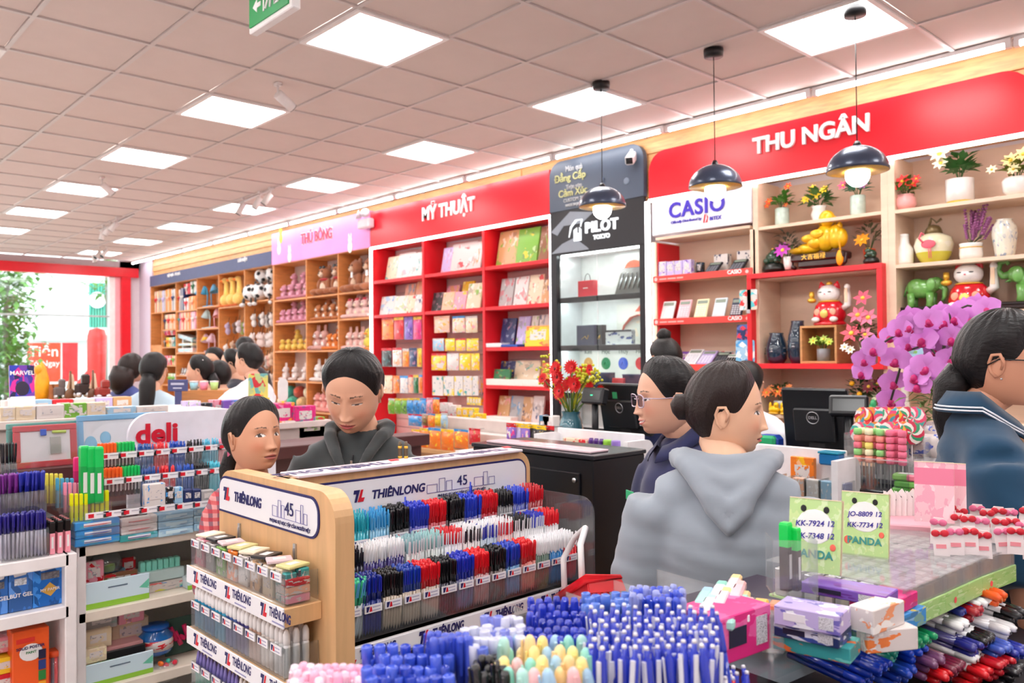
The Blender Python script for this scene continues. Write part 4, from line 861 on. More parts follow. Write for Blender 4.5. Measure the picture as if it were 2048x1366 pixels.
toad('dark jade toad on black base beside the purple blossom',at(za(225,1085,430,1285)),2.095);toad('dark green jade toad at the end by the flower pot',at(za(1235,1060,1385,1205)),2.095,-1)
p=at(za(470,1165,530,1265));t=pot('purple blossom and dark sprigs in a small white cup',p,2.095,[(.022,0),(.03,.03),(.034,.085),(.03,.09)],CER,Y=5.46);bouquet(t,.08,.13,.22,(96,96,80),[(.0,.05,(190,60,180),9,.055)],7,ll=.07,lw=.022)
p=at(za(1195,1095,1260,1205));t=pot('orange tulip and grey green sprigs in a red pot',p,2.095,[(.03,0),(.04,.10),(.036,.105)],mat((232,84,40),.35),Y=5.6);bouquet(t,.10,.15,.25,(110,124,90),[(-.01,.06,(248,160,20),8,.05)],8,ll=.07,lw=.022,nl=40)
x,z,w,h=at(za(510,885,1100,1255))
t=thing('golden_buddha','golden reclining laughing statue on carved dark stand with gold characters','statue',T(x,5.50,2.097));GY=mat((246,190,24),.3,.15,var=.12,scale=20,coat=.3,name='gold_glaze')
s=w
part('stand',MB().cbox((-.0,0,.07),(s*.92,.13,.05),.01).cbox((0,0,.025),(s*.7,.10,.05),.01).tube([(-s*.46,-.03,.08),(-s*.48,-.03,.02),(-s*.40,-.04,.0)],.016,8).tube([(s*.46,-.03,.08),(s*.44,-.03,.02),(s*.40,-.04,.0)],.016,8),mat((52,26,24),.3,var=.2,scale=30),t)
text('大吉福禄',.045,GOLD,t,T(-.02,-.068,.068)@SOUTH,ext=.001)
g=MB();g.ell((.10*s,0,.20),(.17*s,.07,.10)).ell((.13*s,-.01,.33),(.055,.05,.06)).ell((.13*s,-.035,.305),(.035,.03,.03)).ell((-.18*s,-.01,.135),(.22*s,.055,.04)).ell((-.05*s,-.03,.17),(.14*s,.05,.05)).ell((.27*s,-.01,.2),(.05,.045,.085)).ell((-.36*s,-.02,.125),(.07,.04,.025)).ell((-.13*s,-.05,.20),(.06,.035,.03)).ell((.02*s,-.07,.225),(.05,.02,.03))
part('figure',g,GY,t)
part('sack',MB().ell((.34*s,.0,.19),(.05,.045,.07)).ell((.33*s,0,.27),(.02,.02,.03)),GY,t);part('tassel',MB().tube([(.34*s,-.03,.24),(.37*s,-.04,.14),(.39*s,-.05,.10)],.006,6).ell((.385*s,-.055,.045),(.025,.02,.055)),mat((248,170,20),.5),t)
for k in(-1,1):part('ear',MB().ell((.13*s+k*.055,0,.315),(.01,.015,.03)),GY,t)
CATW=mat((246,240,236),.15,coat=.7);CATR=mat((214,22,40),.2,var=.08,coat=.7)
def lucky_cat(lab,x,y,z,s,arm):
 t=thing('lucky_cat',lab,'statue',T(x,y,z));B=lambda n,mm,p,r:ball(n,t,mm,tuple(v*s for v in p),tuple(v*s for v in r))
 part('base',MB().lathe([(.34*s,0),(.36*s,.03*s),(.33*s,.07*s)],22,sy=.75),CATR,t)
 part('body',MB().lathe([(.30*s,.06*s),(.36*s,.2*s),(.31*s,.42*s),(.22*s,.52*s)],22,sy=.75),CATR,t)
 B('head',CATW,(0,-.03,.68),(.25,.2,.2))
 for k in(-1,1):part('ear',MB().lathe([(.10*s,0),(.06*s,.09*s),(0,.17*s)],10,sy=.6),CATR,t,T(k*.15*s,0,.80*s)@RY(k*14));B('eye',INKK,(k*.1,-.215,.71),(.045,.01,.01))
 B('collar',GOLD,(0,-.02,.51),(.24,.19,.035));B('coin',mat((240,206,110),.3,.5),(0,-.27,.24),(.09,.025,.09));B('nose',Pk_m,(0,-.235,.67),(.02,.012,.014))
 for k in(-1,1):B('medallion',mat((246,170,140),.3),(k*.17,-.22,.28),(.075,.03,.075));B('paw',CATW,(k*.2,-.24,.12),(.09,.08,.06))
 B('crown',GOLD,(0,0,.90),(.07,.06,.05))
 sx=.38 if arm>0 else-.38
 part('raised_arm',MB().tube([(sx*.85*s,-.02*s,.36*s),(sx*1.12*s,-.04*s,.42*s),(sx*1.1*s,-.05*s,.75*s)],[.07*s,.08*s,.055*s],12).ell((sx*1.1*s,-.05*s,.8*s),(.065*s,.06*s,.07*s)),CATW,t);part('cuff_plate',MB().cbox((sx*1.1*s,-.115*s,.62*s),(.07*s,.015*s,.3*s),.004),mat((250,214,180),.3),t)
 part('gold_ingot',MB().ell((-sx*.95*s,-.08*s,.55*s),(.10*s,.08*s,.06*s)).lathe([(.04*s,0),(.06*s,.05*s),(.05*s,.14*s)],10,(-sx*.95*s,-.08*s,.6*s)),GOLD,t);return t
Pk_m=mat((230,110,130),.4)
NZ=1.385+.037
x,z,w,h=at(zc_(515,225,850,550),5.50);lucky_cat('red and white ceramic lucky cat standing on the wooden cube',x,5.5,NZ+.265,.32,1)
x,z,w,h=at(zc_(500,560,765,835),5.46);w=.265
t=thing('wooden_cube','open wooden cube shelf under the red lucky cat','cube shelf',T(x-.01,5.40,NZ));wc=wood((206,150,96),.15,(3,3,12))
for nm,c,s_ in(('panel',(0,.11,.008),(w,.22,.016)),('panel',(0,.11,.254),(w,.22,.016)),('panel',(-w/2+.008,.11,.131),(.016,.22,.23)),('panel',(w/2-.008,.11,.131),(.016,.22,.23)),('back_panel',(0,.215,.131),(w-.03,.008,.23))):part(nm,MB().cbox(c,s_,.002),wc,t)
t=pot('bright green shrub in a grey pot inside the wooden cube',(x-.01,0,0,0),NZ+.017,[(.042,0),(.045,.08),(.04,.085)],mat((150,152,156),.5),'potted_shrub',5.48,'potted plant');bouquet(t,.08,.10,.10,(140,190,60),[(-.05,.06,(196,220,90),7,.03),(.02,.07,(206,226,110),7,.03),(.07,.05,(190,214,80),7,.028)],9,ll=.045,lw=.03,nl=60)
VG=mat((34,62,86),.06,var=.3,scale=10,coat=1,name='blue_glass',trans=.35)
for nm,bx,hh in(('short dark blue glass vase wrapped in film',(175,595,335,838),1),('tall dark blue glass vase wrapped in film',(350,497,498,838),1)):
 x,z,w,h=at(zc_(*bx),5.50);t=thing('glass_vase',nm,'vase',T(x,5.5,NZ));r=w/2
 part('vase',MB().lathe([(r*.62,0),(r*.92,h*.15),(r,h*.4),(r*.9,h*.65),(r*.62,h*.93),(r*.66,h),(r*.58,h),(r*.54,h*.93),(r*.8,h*.65)],26),VG,t)
 part('film_wrap',MB().tube([(-r,-.02,h*.32),(0,-r*1.03,h*.40),(r,-.02,h*.33)],.006,6).tube([(-r,-.02,h*.52),(0,-r*1.0,h*.46),(r,-.02,h*.5)],.005,6),clear((220,226,236),.2,'film',.25),t)
x,z,w,h=at(zc_(830,370,1075,835),5.44);t=pot('pink lilies and white blossom in a low pot inside the red niche',(x,0,0,0),NZ,[(.05,0),(.06,.06),(.05,.07)],mat((170,150,140),.4),Y=5.44)
bouquet(t,.07,.12,.28,(96,120,70),[(.03,.36,(232,80,110),6,.055),(-.01,.25,(236,110,140),6,.06),(.06,.23,(240,120,150),6,.06),(-.05,.13,(238,90,110),6,.065),(.04,.12,(240,130,160),6,.05),(-.1,.04,(244,240,230),7,.03),(-.06,.02,(246,240,230),7,.03),(.03,.02,(244,236,230),7,.03)],10,ll=.08)
LZ=1.057
x,*_=at(zc_(250,1110,340,1215),5.5);t=pot('orange roses in a pale grey square pot',(x,0,0,0),LZ,[(.05,0),(.056,.09),(.05,.095)],mat((196,204,202),.5),Y=5.5);bouquet(t,.09,.11,.14,(70,100,50),[(-.09,.06,(240,120,50),8,.038),(.0,.07,(244,120,50),8,.04),(.05,.06,(240,110,44),8,.038),(.09,.10,(240,140,70),8,.03),(-.06,.09,(244,150,90),8,.028)],11)
for i,a in enumerate(((195,265),(298,345))):
 x,*_=at(zc_(a[0],1140,a[1],1215),5.43);t=thing('gold_figurine','small shiny gold animal figurine beside the orange roses, %s of two'%ORD[i],'figurine',T(x,5.44,LZ));part('body',MB().ell((0,0,.03),(.045,.025,.03)).ell((.02,-.01,.065),(.02,.018,.022)).ell((-.03,0,.055),(.012,.01,.03)),mat((250,200,30),.15,.4),t);part('base',MB().lathe([(.04,0),(.042,.012)],14),GOLD,t)
x,z,w,h=at(zc_(415,1005,610,1210),5.6);t=thing('picture_frame','grey wooden picture frame leaning at the back','frame',T(x,5.64,LZ)@RX(-8))
for c,s_ in(((0,0,.014),(w,.02,.028)),((0,0,h-.014),(w,.02,.028)),((-w/2+.014,0,h/2),(.028,.02,h)),((w/2-.014,0,h/2),(.028,.02,h))):part('frame_bar',MB().cbox(c,s_,.003),mat((150,136,128),.5,var=.15),t)
part('mount',MB().box((0,.004,h/2),(w-.05,.004,h-.05)),WHITE,t);part('print',MB().box((0,.001,h/2),(w*.55,.003,h*.6)),printed((196,186,172),[(150,140,130),(220,214,206)],3,2),t)
x,*_=at(zc_(640,1060,720,1135),5.5);lucky_cat('small white lucky cat behind the monitor',x,5.52,LZ,.17,-1)
x,z,w,h=at(zc_(835,950,975,1200),5.5);t=pot('miniature orange tree with yellow fruit',(x,0,0,0),LZ,[(.04,0),(.05,.06),(.045,.065)],mat((196,60,70),.4),'kumquat_tree',5.52,'potted tree');bouquet(t,.06,.10,.26,(40,80,40),[],12,nl=60)
for i,(a,b)in enumerate(((-.07,.12),(-.08,.06),(.03,.10),(.04,.22),(-.02,.17),(.08,.06))):ball('fruit',t,mat((250,180,20),.4),(a,-.06,.06+b),.017)
t=thing('green_figurine','small green glazed figurine in front of the orange tree','figurine',T(x+.10,5.44,LZ));part('body',MB().ell((0,0,.06),(.05,.03,.035)).ell((.03,0,.1),(.02,.018,.03)).ell((-.04,0,.09),(.015,.012,.03)).tube([(-.03,0,0),(-.02,0,.05)],.012,6).tube([(.03,0,0),(.02,0,.05)],.012,6),mat((60,170,110),.25),t)
x,*_=at(zc_(1055,1080,1115,1210),5.52);t=pot('dark red flowers in a white pot at the shelf end',(x,0,0,0),LZ,[(.045,0),(.05,.08),(.045,.085)],CER,Y=5.52);bouquet(t,.09,.09,.15,(90,120,60),[(-.05,.12,(110,24,40),8,.045),(.0,.14,(120,28,44),8,.04),(.05,.12,(110,24,40),8,.04),(0,.05,(226,226,190),7,.03)],13)
x,z,w,h=at(zb_(130,655,230,865),5.52);solid('white_bottle',MB().lathe([(.05,0),(.056,.02),(.056,.10),(.03,.14),(.026,.19),(.032,.2),(.024,.2)],22),CER,'plain white ceramic bottle vase','vase',T(x,5.52,2.062))
x,z,w,h=at(zb_(255,545,540,845),5.56);t=thing('flamingo_vase','round cream and yellow vase painted with a pink flamingo','vase',T(x,5.56,2.062));r=w/2;hv=h*.73
VY=printed((240,232,196),[(240,232,196),(246,238,214)],4,1,.5,.15,(0,.36,(214,206,70)),.6)
part('vase',MB().lathe([(r*.6,0),(r*.85,hv*.25),(r,hv*.6),(r*.9,hv*.85),(r*.45,hv),(r*.4,hv)],30),VY,t)
part('gold_lid',MB().lathe([(r*.48,hv-.005),(r*.4,hv+.03),(r*.28,hv+.05),(0,hv+.06)],20).tube([(-.03,0,hv+.04),(-.01,0,hv+.10),(.02,0,hv+.07),(.05,0,hv+.09)],.008,6),mat((120,100,66),.3,.4),t)
g=MB().ell((0,0,0),(.045,.004,.028),14,8).tube([(-.03,0,.01),(-.055,0,.04),(-.04,0,.075),(-.025,0,.06)],.007,6).tube([(0,0,-.02),(.004,0,-.09)],.003,5).tube([(.012,0,-.02),(.016,0,-.09)],.003,5)
part('painted_flamingo',g,mat((226,90,110),.3,var=.1),t,T(.01,-r*1.0,hv*.60)@SCL(1,.6,1))
x,*_=at(zb_(610,735,735,825),5.52);t=pot('purple lavender bunch in a white pot with gold rim',(x,0,0,0),2.062,[(.06,0),(.066,.03),(.062,.085),(.066,.1)],CER,Y=5.52);part('gold_rim',MB().lathe([(.064,.07),(.065,.076)],20),GOLD,t)
g=MB();rr=random.Random(5)
for i in range(26):
 a=rr.uniform(0,2*PI);rad=rr.uniform(0,.10);tip=Vector((rad*math.cos(a)+.03,rad*math.sin(a)*.5,rr.uniform(.2,.34)))
 g.tube([(0,0,.09),tip*.6,tip],.002,4,0)
 for k in range(7):q=tip*(.62+.06*k);g.ell(tuple(q),(.010,.010,.009),6,4,1)
o=part('lavender',g,[leafm((90,96,70)),mat((150,84,130),.7,var=.2)],t);o['kind']='stuff'
x,z,w,h=at(zb_(825,518,1015,800),5.56);r=w/2
VB=printed((232,226,208),[(150,164,186),(214,212,206),(236,230,214)],9,3,.52,.2,None,.6)
solid('blue_white_vase',MB().lathe([(r*.72,0),(r*.78,h*.1),(r,h*.6),(r*.95,h*.8),(r*.62,h*.96),(r*.66,h),(r*.58,h)],28),VB,'tall cream vase with grey blue painted figures and writing','vase',T(x,5.56,2.062))
def elephant(lab,x,y,z,s,flip,trunk_up,m=None):
 m=m or LJADE
 t=thing('jade_elephant',lab,'statue',T(x,y,z));k=flip;part('stand',MB().cbox((0,0,.03*s),(1.25*s,.42*s,.06*s),.006).cbox((0,0,.09*s),(1.05*s,.36*s,.06*s),.006).cbox((-.5*s,0,.0*s),(.1*s,.4*s,.06*s),.004).cbox((.5*s,0,.0),(.1*s,.4*s,.06*s),.004),DARKW,t,T(0,0,.03*s))
 g=MB();o=.15*s
 g.ell((0,0,o+.40*s),(.33*s,.19*s,.21*s)).ell((k*.30*s,0,o+.50*s),(.15*s,.13*s,.15*s)).ell((-k*.1*s,0,o+.46*s),(.22*s,.18*s,.18*s))
 tr=[(k*.40*s,0,o+.48*s),(k*.48*s,0,o+.36*s),(k*.47*s,0,o+.2*s),(k*.43*s,0,o+.12*s)]if not trunk_up else[(k*.40*s,0,o+.5*s),(k*.52*s,0,o+.48*s),(k*.60*s,0,o+.58*s),(k*.56*s,0,o+.72*s),(k*.46*s,0,o+.74*s),(k*.42*s,0,o+.68*s)]
 part('body',g,m,t);part('trunk',MB().tube(tr,[.085*s,.065*s,.05*s,.035*s]if not trunk_up else[.08*s,.065*s,.055*s,.05*s,.04*s,.035*s],12),m,t)
 for a in(-1,1):
  for b in(-1,1):part('leg',MB().lathe([(.085*s,0),(.07*s,.1*s),(.085*s,.3*s)],12),m,t,T(a*.2*s,b*.10*s,o))
  part('ear',MB().ell((0,0,0),(.10*s,.03*s,.14*s),12,8),m,t,T(k*.24*s,a*.15*s,o+.48*s));part('tusk',MB().tube([(k*.38*s,a*.07*s,o+.4*s),(k*.46*s,a*.08*s,o+.36*s)],[.02*s,.008*s],8),m,t)
 part('tail',MB().tube([(-k*.32*s,0,o+.48*s),(-k*.38*s,0,o+.25*s)],.018*s,6),m,t)
x,z,w,h=at(zb_(195,1010,430,1235),5.54);elephant('green jade elephant walking with lowered trunk on a black stand',x,5.54,1.742,.29,1,False)
part('pink_seal',MB().lathe([(0,0),(.028,0)],14,M=RX(90)),mat((240,170,180),.5),bpy.data.objects['jade_elephant'],T(-.14,-.065,.03))
x,z,w,h=at(zb_(900,945,1063,1205),5.54);elephant('green jade elephant with raised trunk on a black stand',x+.12,5.54,1.742,.33,-1,True)
x,z,w,h=at(zb_(515,960,810,1215),5.54);lucky_cat('red and white lucky cat above the orchids',x,5.54,1.742,.34,1)
x,z=on_y(1835,700,5.5);t=solid('gift_carton',MB().cbox((0,.05,.11),(.3,.1,.22),.004),printed((210,226,240),[(120,180,226),(240,246,250)],3,5),'pale blue carton behind the orchid flowers','box',T(x,5.5,1.392));part('front_label',MB().box((0,-.001,.11),(.2,.002,.1)),prt('pale blue',4),t)
x,z=on_y(2025,700,5.5);t=solid('gift_carton',MB().cbox((0,.05,.15),(.3,.1,.3),.004),mat((70,80,140),.5),'indigo carton at the end behind the polo shirt woman','box',T(x,5.5,1.392));part('front_label',MB().box((0,-.001,.11),(.2,.002,.1)),prt('lilac',4),t)
x,z=on_y(1802,800,5.5);t=thing('tall_figurine','white tall carved figurine behind the orchid stems','figurine',T(x,5.52,1.072));part('body',MB().lathe([(.05,0),(.055,.03),(.04,.12),(.045,.2),(.02,.28),(.0,.3)],18),CER,t);part('base',MB().lathe([(.06,-.0),(.06,.012)],18),GOLD,t)
# cash counter and what stands on it
CT=.98
ct=thing('cash_counter','long cash counter with black top and wood slat front','counter',T(0,0,0))
part('worktop',MB().cbox((-1.2,3.42,CT-.015),(4.0,.64,.03),.004),mat((30,26,28),.25),ct)
part('body',MB().box((-1.2,3.44,.475),(3.9,.56,.95)),mat((30,24,24),.5),ct)
sl=MB().cbox((0,0,0),(.034,.03,.93),.003).mesh(wood((196,132,60),.2,(4,4,1)),'slat')
for i in range(62):ob('slat',sl,ct,T(-3.12+i*.063,3.145,.475))
WP=mat((240,238,240),.3)
def front_unit(lab,x0,x1,zs):
 t=thing('counter_display',lab,'display unit',T(0,0,0))
 for x in(x0+.012,x1-.012):part('side_panel',MB().prism(rrect(.19,.84,.05,5,(0,0,1,0)),.024,M=T(x+.012,3.015,.26)@RZ(-90)@T(0,0,0)@SCL(-1,1,1)@SCL(-1,1,1)@SCL(-1,1,1)),WP,t)
 part('back_panel',MB().cbox(((x0+x1)/2,3.10,.69),(x1-x0-.05,.02,.86),.004),WP,t)
 for z in zs:part('shelf',MB().cbox(((x0+x1)/2,3.01,z-.012),(x1-x0-.048,.17,.024),.003),WP,t)
 return t
front_unit('white counter front rack by the first register, with purple bottles',-2.99,-2.385,(.985,.72,.45))
front_unit('white counter front rack with clear boxes, between the two registers',-1.93,-1.41,(.92,.62,.35))
zc=Zm(1060,660,4.096)
def bxY(f,b,Y):return bb(f(*b),Y)
for i,(a,b,y0,y1,c)in enumerate(((278,405,845,930,'cream'),(408,475,850,945,'red'))):
 x,z,w,h=bxY(zc,(a,y0,b,y1),3.04);carton('%s lip balm display box on the counter rack'%c,x,3.03,.987,w,.05,.09,c,i,name='display_box',acc=[PAL['cream'],PAL['red'],PAL['pink']])
PB=mat((112,60,170),.25,coat=.4)
for i in range(6):
 x,z,w,h=bxY(zc,(478+42*(i%3),860,516+42*(i%3),1010),2.985 if i<3 else 3.03)
 t=solid('purple_bottle',MB().lathe([(w*.42,0),(w*.45,.01),(w*.45,.065),(w*.38,.075)],14),PB,'small purple bottle in the counter rack, %s row, %s of three'%(('front','rear')[i//3],ORD[i%3]),'bottle',T(x,2.985 if i<3 else 3.035,.987),'small purple bottles, '+('front','rear')[i//3]);part('cap',MB().lathe([(w*.36,.075),(w*.36,.098),(w*.3,.102)],14),mat((84,40,130),.3),t)
for i,(a,b,c,c2)in enumerate(((603,665,(150,210,70),(150,110,200)),(670,738,(150,120,200),(200,220,236)))):
 x,z,w,h=bxY(zc,(a,870,b,1020),3.0);t=solid('tube_pack',MB().lathe([(w*.44,0),(w*.44,.055)],16),mat(c2,.3),'%s tube of candy sticks in the counter rack'%('green topped','violet topped')[i],'tube',T(x,3.0,.987));part('cap',MB().lathe([(w*.44,.056),(w*.44,.10),(w*.4,.105)],16),mat(c,.3),t);part('band',MB().lathe([(w*.45,.02),(w*.45,.035)],16),WHITE,t)
for i in range(6):
 x,z,w,h=bxY(zc,(238+40*i,950,276+40*i,1005),2.955);t=solid('balm_jar',MB().lathe([(w*.42,0),(w*.45,.004),(w*.45,.028)],14),mat((236,180,186),.2),'small pink balm jar at the front of the counter rack, %s in line'%ORD[i],'jar',T(x,2.955,.987),'pink balm jars in a row');part('lid',MB().lathe([(w*.46,.028),(w*.46,.042),(w*.4,.045)],14),WHITE,t)
zr=Zm(1480,860,5.0605)
for i,(a,b,c,nm)in enumerate(((60,268,'pink','pink and white packs'),(272,395,'white','white packs with fine line print'),(395,503,'white','white packs with grey print'),(540,672,'peach','peach packs with a doll figure print'),(676,820,'white','white packs with line drawing'),(822,955,'pale blue','pale blue packs'),(962,1090,'grey','thin grey card packs'))):
 x,z,w,h=bxY(zr,(a,235+i*5,b,480+i*9),2.97)
 t=thing('clear_box','clear acrylic box of %s on the counter rack'%nm,'box',T(x,2.95,.922));h=min(h,.15)
 part('box_wall',MB().box((0,0,h*.5),(w,.003,h)).box((-w/2,.04,h/2),(.003,.08,h)).box((w/2,.04,h/2),(.003,.08,h)),clear(),t)
 if i!=6:part('pack',MB().cbox((0,.02,h*.5),(w*.92,.03,h*.95),.003),prt(c,i,sc=6,acc=[(240,238,238),PAL[c],(206,206,214)]),t)
 else:
  for k in range(6):part('card',MB().cbox((-w*.4+k*w*.16,.035,h*.48),(w*.05,.06,h*.9),.001),mat((214-k*6,210-k*5,220),.4),t)
x,z,w,h=bxY(zr,(790,165,990,260),3.02);t=thing('tape_dispenser','blue plastic tray behind the clear boxes','tray',T(x,3.05,1.07));part('tray',MB().cbox((0,0,.02),(w,.06,.045),.006),mat((24,110,170),.35),t);part('rim',MB().cbox((0,0,.045),(w*1.04,.066,.008),.003),mat((30,140,170),.35),t)
t=carton('orange slim box behind the clear boxes',bxY(zr,(555,220,685,260),3.04)[0],3.045,.922,.1,.02,.165,'orange',3)
MONM=mat((24,26,30),.35)
def monitor(lab,px,rz,w,h,logo,Y):
 x,z=on_y(px[0],px[1],Y)
 t=thing('monitor',lab,'monitor',T(x,Y,CT))
 M=T(0,0,.10)@RZ(rz)@RX(10)
 s=part('back_shell',MB().cbox((0,-.005,h/2),(w,.03,h),.008).cbox((0,-.03,h*.42),(w*.62,.03,h*.55),.012),MONM,t,M)
 part('screen',MB().box((0,.0115,h/2),(w*.93,.002,h*.88)),mat((16,18,24),.1),s)
 part('stand',MB().cbox((0,-.01,.07),(.08,.03,.14),.006).cbox((0,0,.008),(.22,.17,.016),.006),MONM,t,RZ(rz))
 lz=h*.55
 part('logo_ring',MB().tube([(math.cos(a*.3927)*.026,0,math.sin(a*.3927)*.026)for a in range(17)],.0022,6,cap=False),STEEL,s,T(0,-.047,lz));text('DELL',.017,STEEL,s,T(0,-.047,lz)@SOUTH,bold=.03,ext=.0006)
 return s,t
s1,t1=monitor('black office monitor of the first register, seen from behind, green sticker',(1258,850),-6,.35,.27,1,3.40)
part('sticker',MB().box((-.02,-.046,.215),(.034,.001,.034)),mat((60,170,110),.4),s1);part('label',MB().box((.1,-.021,.06),(.06,.001,.01)),WHITE,s1)
s2,t2=monitor('black office monitor of the second register, seen from behind',(1638,860),6,.285,.27,1,3.42)
def pole_display(lab,px,Y,rz,w=.17):
 x,z=on_y(px[0],px[1],Y);t=thing('customer_display',lab,'display',T(x,Y,CT));h=z-CT
 part('base',MB().lathe([(.06,0),(.06,.015),(.02,.02)],16),MONM,t);part('pole',MB().tube([(0,0,.01),(0,0,h)],.018,10),MONM,t)
 q=part('head',MB().cbox((0,0,0),(w,.05,.085),.008),MONM,t,T(0,0,h+.02)@RZ(rz)@RX(-14));part('display_window',MB().box((0,-.0255,.0),(w*.8,.001,.05)),mat((12,20,20),.15),q)
 return q
q=pole_display('black customer pole display beside the red flowers',(1190,800),3.22,-4,.155);part('digits',MB().box((.0,-.0262,0),(.016,.001,.005)),glow((60,220,150),1.2,'digits'),q)
pole_display('black customer pole display in front of the second register',(1698,822),3.30,20,.15)
x,z=on_y(1142,850,3.28);t=thing('flower_vase','blue grey ribbed glass vase of red gerberas and yellow sprigs','flower vase',T(x,3.28,CT))
vm=MB();n=28
prof=[(.05,0),(.066,.03),(.068,.10),(.056,.16),(.045,.19),(.052,.21)]
vs=[((r*(1+.05*(i%2)))*math.cos(2*PI*i/n),(r*(1+.05*(i%2)))*math.sin(2*PI*i/n),zz)for r,zz in prof for i in range(n)]
vm.add(vs,[(k*n+i,k*n+(i+1)%n,(k+1)*n+(i+1)%n,(k+1)*n+i)for k in range(len(prof)-1)for i in range(n)]+[tuple(range(n-1,-1,-1))],0,True);part('vase',vm,mat((64,120,136),.12,var=.1,coat=1),t)
stm=MB()
GERB=mat((222,16,24),.5,var=.12)
for i,(px,py,r)in enumerate(((1112,738,.048),(1130,735,.045),(1140,748,.05),(1116,755,.05),(1130,766,.052),(1108,772,.045),(1086,757,.036),(1083,768,.035),(1095,790,.042),(1150,768,.045),(1167,778,.045),(1176,785,.04),(1145,735,.03),(1168,740,.035),(1102,800,.036),(1120,782,.046),(1138,772,.048),(1158,795,.03))):
 fx,fz=on_y(px,py,3.22);p=(fx-x,-.06+.05*(i%3),fz-CT)
 g=MB();flower(g,(0,0,0),r,0,16,1,(R.uniform(-.4,.4),-1,R.uniform(-.1,.5)));flower(g,(0,-.006,0),r*.62,0,12,1,(R.uniform(-.2,.2),-1,.2));part('gerbera',g,[GERB,mat((90,20,20),.6)],t,T(*p))
 stm.tube([(p[0]*.12,.0,.18),(p[0]*.4,p[1]*.4,.18+(p[2]-.18)*.5),p],.0032,5)
o=part('stems',stm,leafm((96,130,60)),t);o['kind']='stuff'
sp=MB();rr=random.Random(3)
for i in range(150):
 px,py=rr.gauss(1166,13),rr.gauss(757,12)
 if i%4==0:px,py=rr.gauss(1098,12),rr.gauss(745,14)
 fx,fz=on_y(px,py,3.26);sp.ell((fx-x,rr.uniform(-.05,.05),fz-CT),(.009,.009,.008),6,4)
 if i%5==0:sp.tube([(0,0,.2),(fx-x,0,fz-CT)],.002,4)
o=part('yellow_sprigs',sp,leafm((206,206,50)),t);o['kind']='stuff'
t=thing('phone_dock','blue and green payment speaker box on the counter','speaker box',T(on_y(1541,870,3.3)[0],3.3,CT))
part('body',MB().cbox((0,0,.08),(.10,.08,.16),.018),mat((30,70,170),.35),t);part('top_cap',MB().cbox((0,-.005,.135),(.085,.085,.045),.012),mat((40,170,110),.35),t);part('front_label',MB().cbox((0,-.042,.065),(.06,.004,.075),.002),printed((226,236,246),[(120,170,220),(230,240,250)],5,2),t)
for i,(px,py,c,nm)in enumerate(((1095,800,(236,232,228),'white wrapped roll pack standing by the vase'),(1088,840,(70,120,150),'small blue toy box by the vase'))):
 x,z=on_y(px,py,3.45);t=solid('small_carton',MB().cbox((0,.03,.08),(.09,.06,.16),.004),mat(c,.5),nm,'box',T(x,3.45,CT));part('label',MB().box((0,-.001,.09),(.06,.002,.07)),prt('white',i),t)
ff=thing('flat_shelf','low grey shelf end beside the counter carrying small packs','shelf',T(-3.42,3.25,0));part('shelf_board',MB().cbox((0,0,.93),(.56,.5,.04),.004),OFFW,ff);part('carcass',MB().box((0,.01,.45),(.52,.46,.9)),mat((200,196,196),.5),ff)
for i,(px,py,c,nm)in enumerate(((1028,872,'purple','purple and pink pouch'),(1042,875,'lilac','lilac pouch'),(1056,874,'purple','violet pouch'),(1070,880,'black','black and yellow pouch'),(1088,882,'black','black and yellow pouch'),(1104,884,'black','black and yellow pouch'))):
 x,z=on_y(px,py+26,3.12+.02*(i%2));hang('%s, %s on the shelf end by the counter'%(nm,ORD[i]),x,3.10+.02*(i%2),.951,.075,.17,c,i+80,group='pouches by the counter',name='candy_pouch',acc=[PAL['yellow'],PAL['white'],(60,50,60)]if c=='black' else[PAL['pink'],PAL['white'],PAL['magenta']])
LOL=[[(240,90,130),(250,240,240),(70,190,180)],[(230,60,70),(250,200,60),(250,250,250)],[(240,150,60),(80,180,200),(240,90,140)],[(214,60,90),(250,250,240),(60,170,120)]]
lols=[]
for k,cs_ in enumerate(LOL):
 g=MB()
 for ring in range(4):
  for a in range(12):
   a0,a1=2*PI*a/12+ring*.35,2*PI*(a+1)/12+ring*.35;r0,r1=.011*ring,.011*(ring+1)
   g.add([(r0*math.cos(a0),-.006,r0*math.sin(a0)),(r1*math.cos(a0+.35),-.005,r1*math.sin(a0+.35)),(r1*math.cos(a1+.35),-.005,r1*math.sin(a1+.35)),(r0*math.cos(a1),-.006,r0*math.sin(a1))],[(0,1,2,3)],a%3)
 g.lathe([(0,0),(.044,0),(.044,.01),(0,.01)],16,M=T(0,.005,0)@RX(90));lols.append(g.mesh([mat(c,.25,coat=.6)for c in cs_],'candy_disc'))
stick=MB().tube([(0,0,-.04),(0,0,-.16)],.0022,6).mesh(WHITE,'stick')
x0,z0=on_y(1715,868,3.24);x1,_=on_y(1838,868,3.24)
for row in range(2):
 for i in range(8):
  k=(i+row)%4;px=1722+i*14.5+row*6;py=(866,836)[row];X,Z=on_y(px,py,3.22+row*.05)
  t=thing('lollipop','large swirl lollipop in clear wrap, %s row of the rack, %s from the register'%(('lower','upper')[row],ORD[i]),'lollipop',T(X,3.22+row*.05,Z)@RZ(R.uniform(-25,25)),'swirl lollipops on the counter');ob('candy_disc',lols[k],t);ob('stick',stick,t)
X0,_=on_y(1775,940,3.22);t=solid('lollipop_stand',MB().box((0,0,.09),(.30,.10,.003)).box((0,0,.17),(.30,.06,.003)).box((-.15,0,.1),(.003,.12,.2)).box((.15,0,.1),(.003,.12,.2)),clear(haze=.08),'clear acrylic stand that holds the swirl lollipops','stand',T(X0,3.24,CT))
MCOL=[(250,150,140),(246,226,120),(150,214,130),(250,170,150),(240,120,140),(250,240,200)]
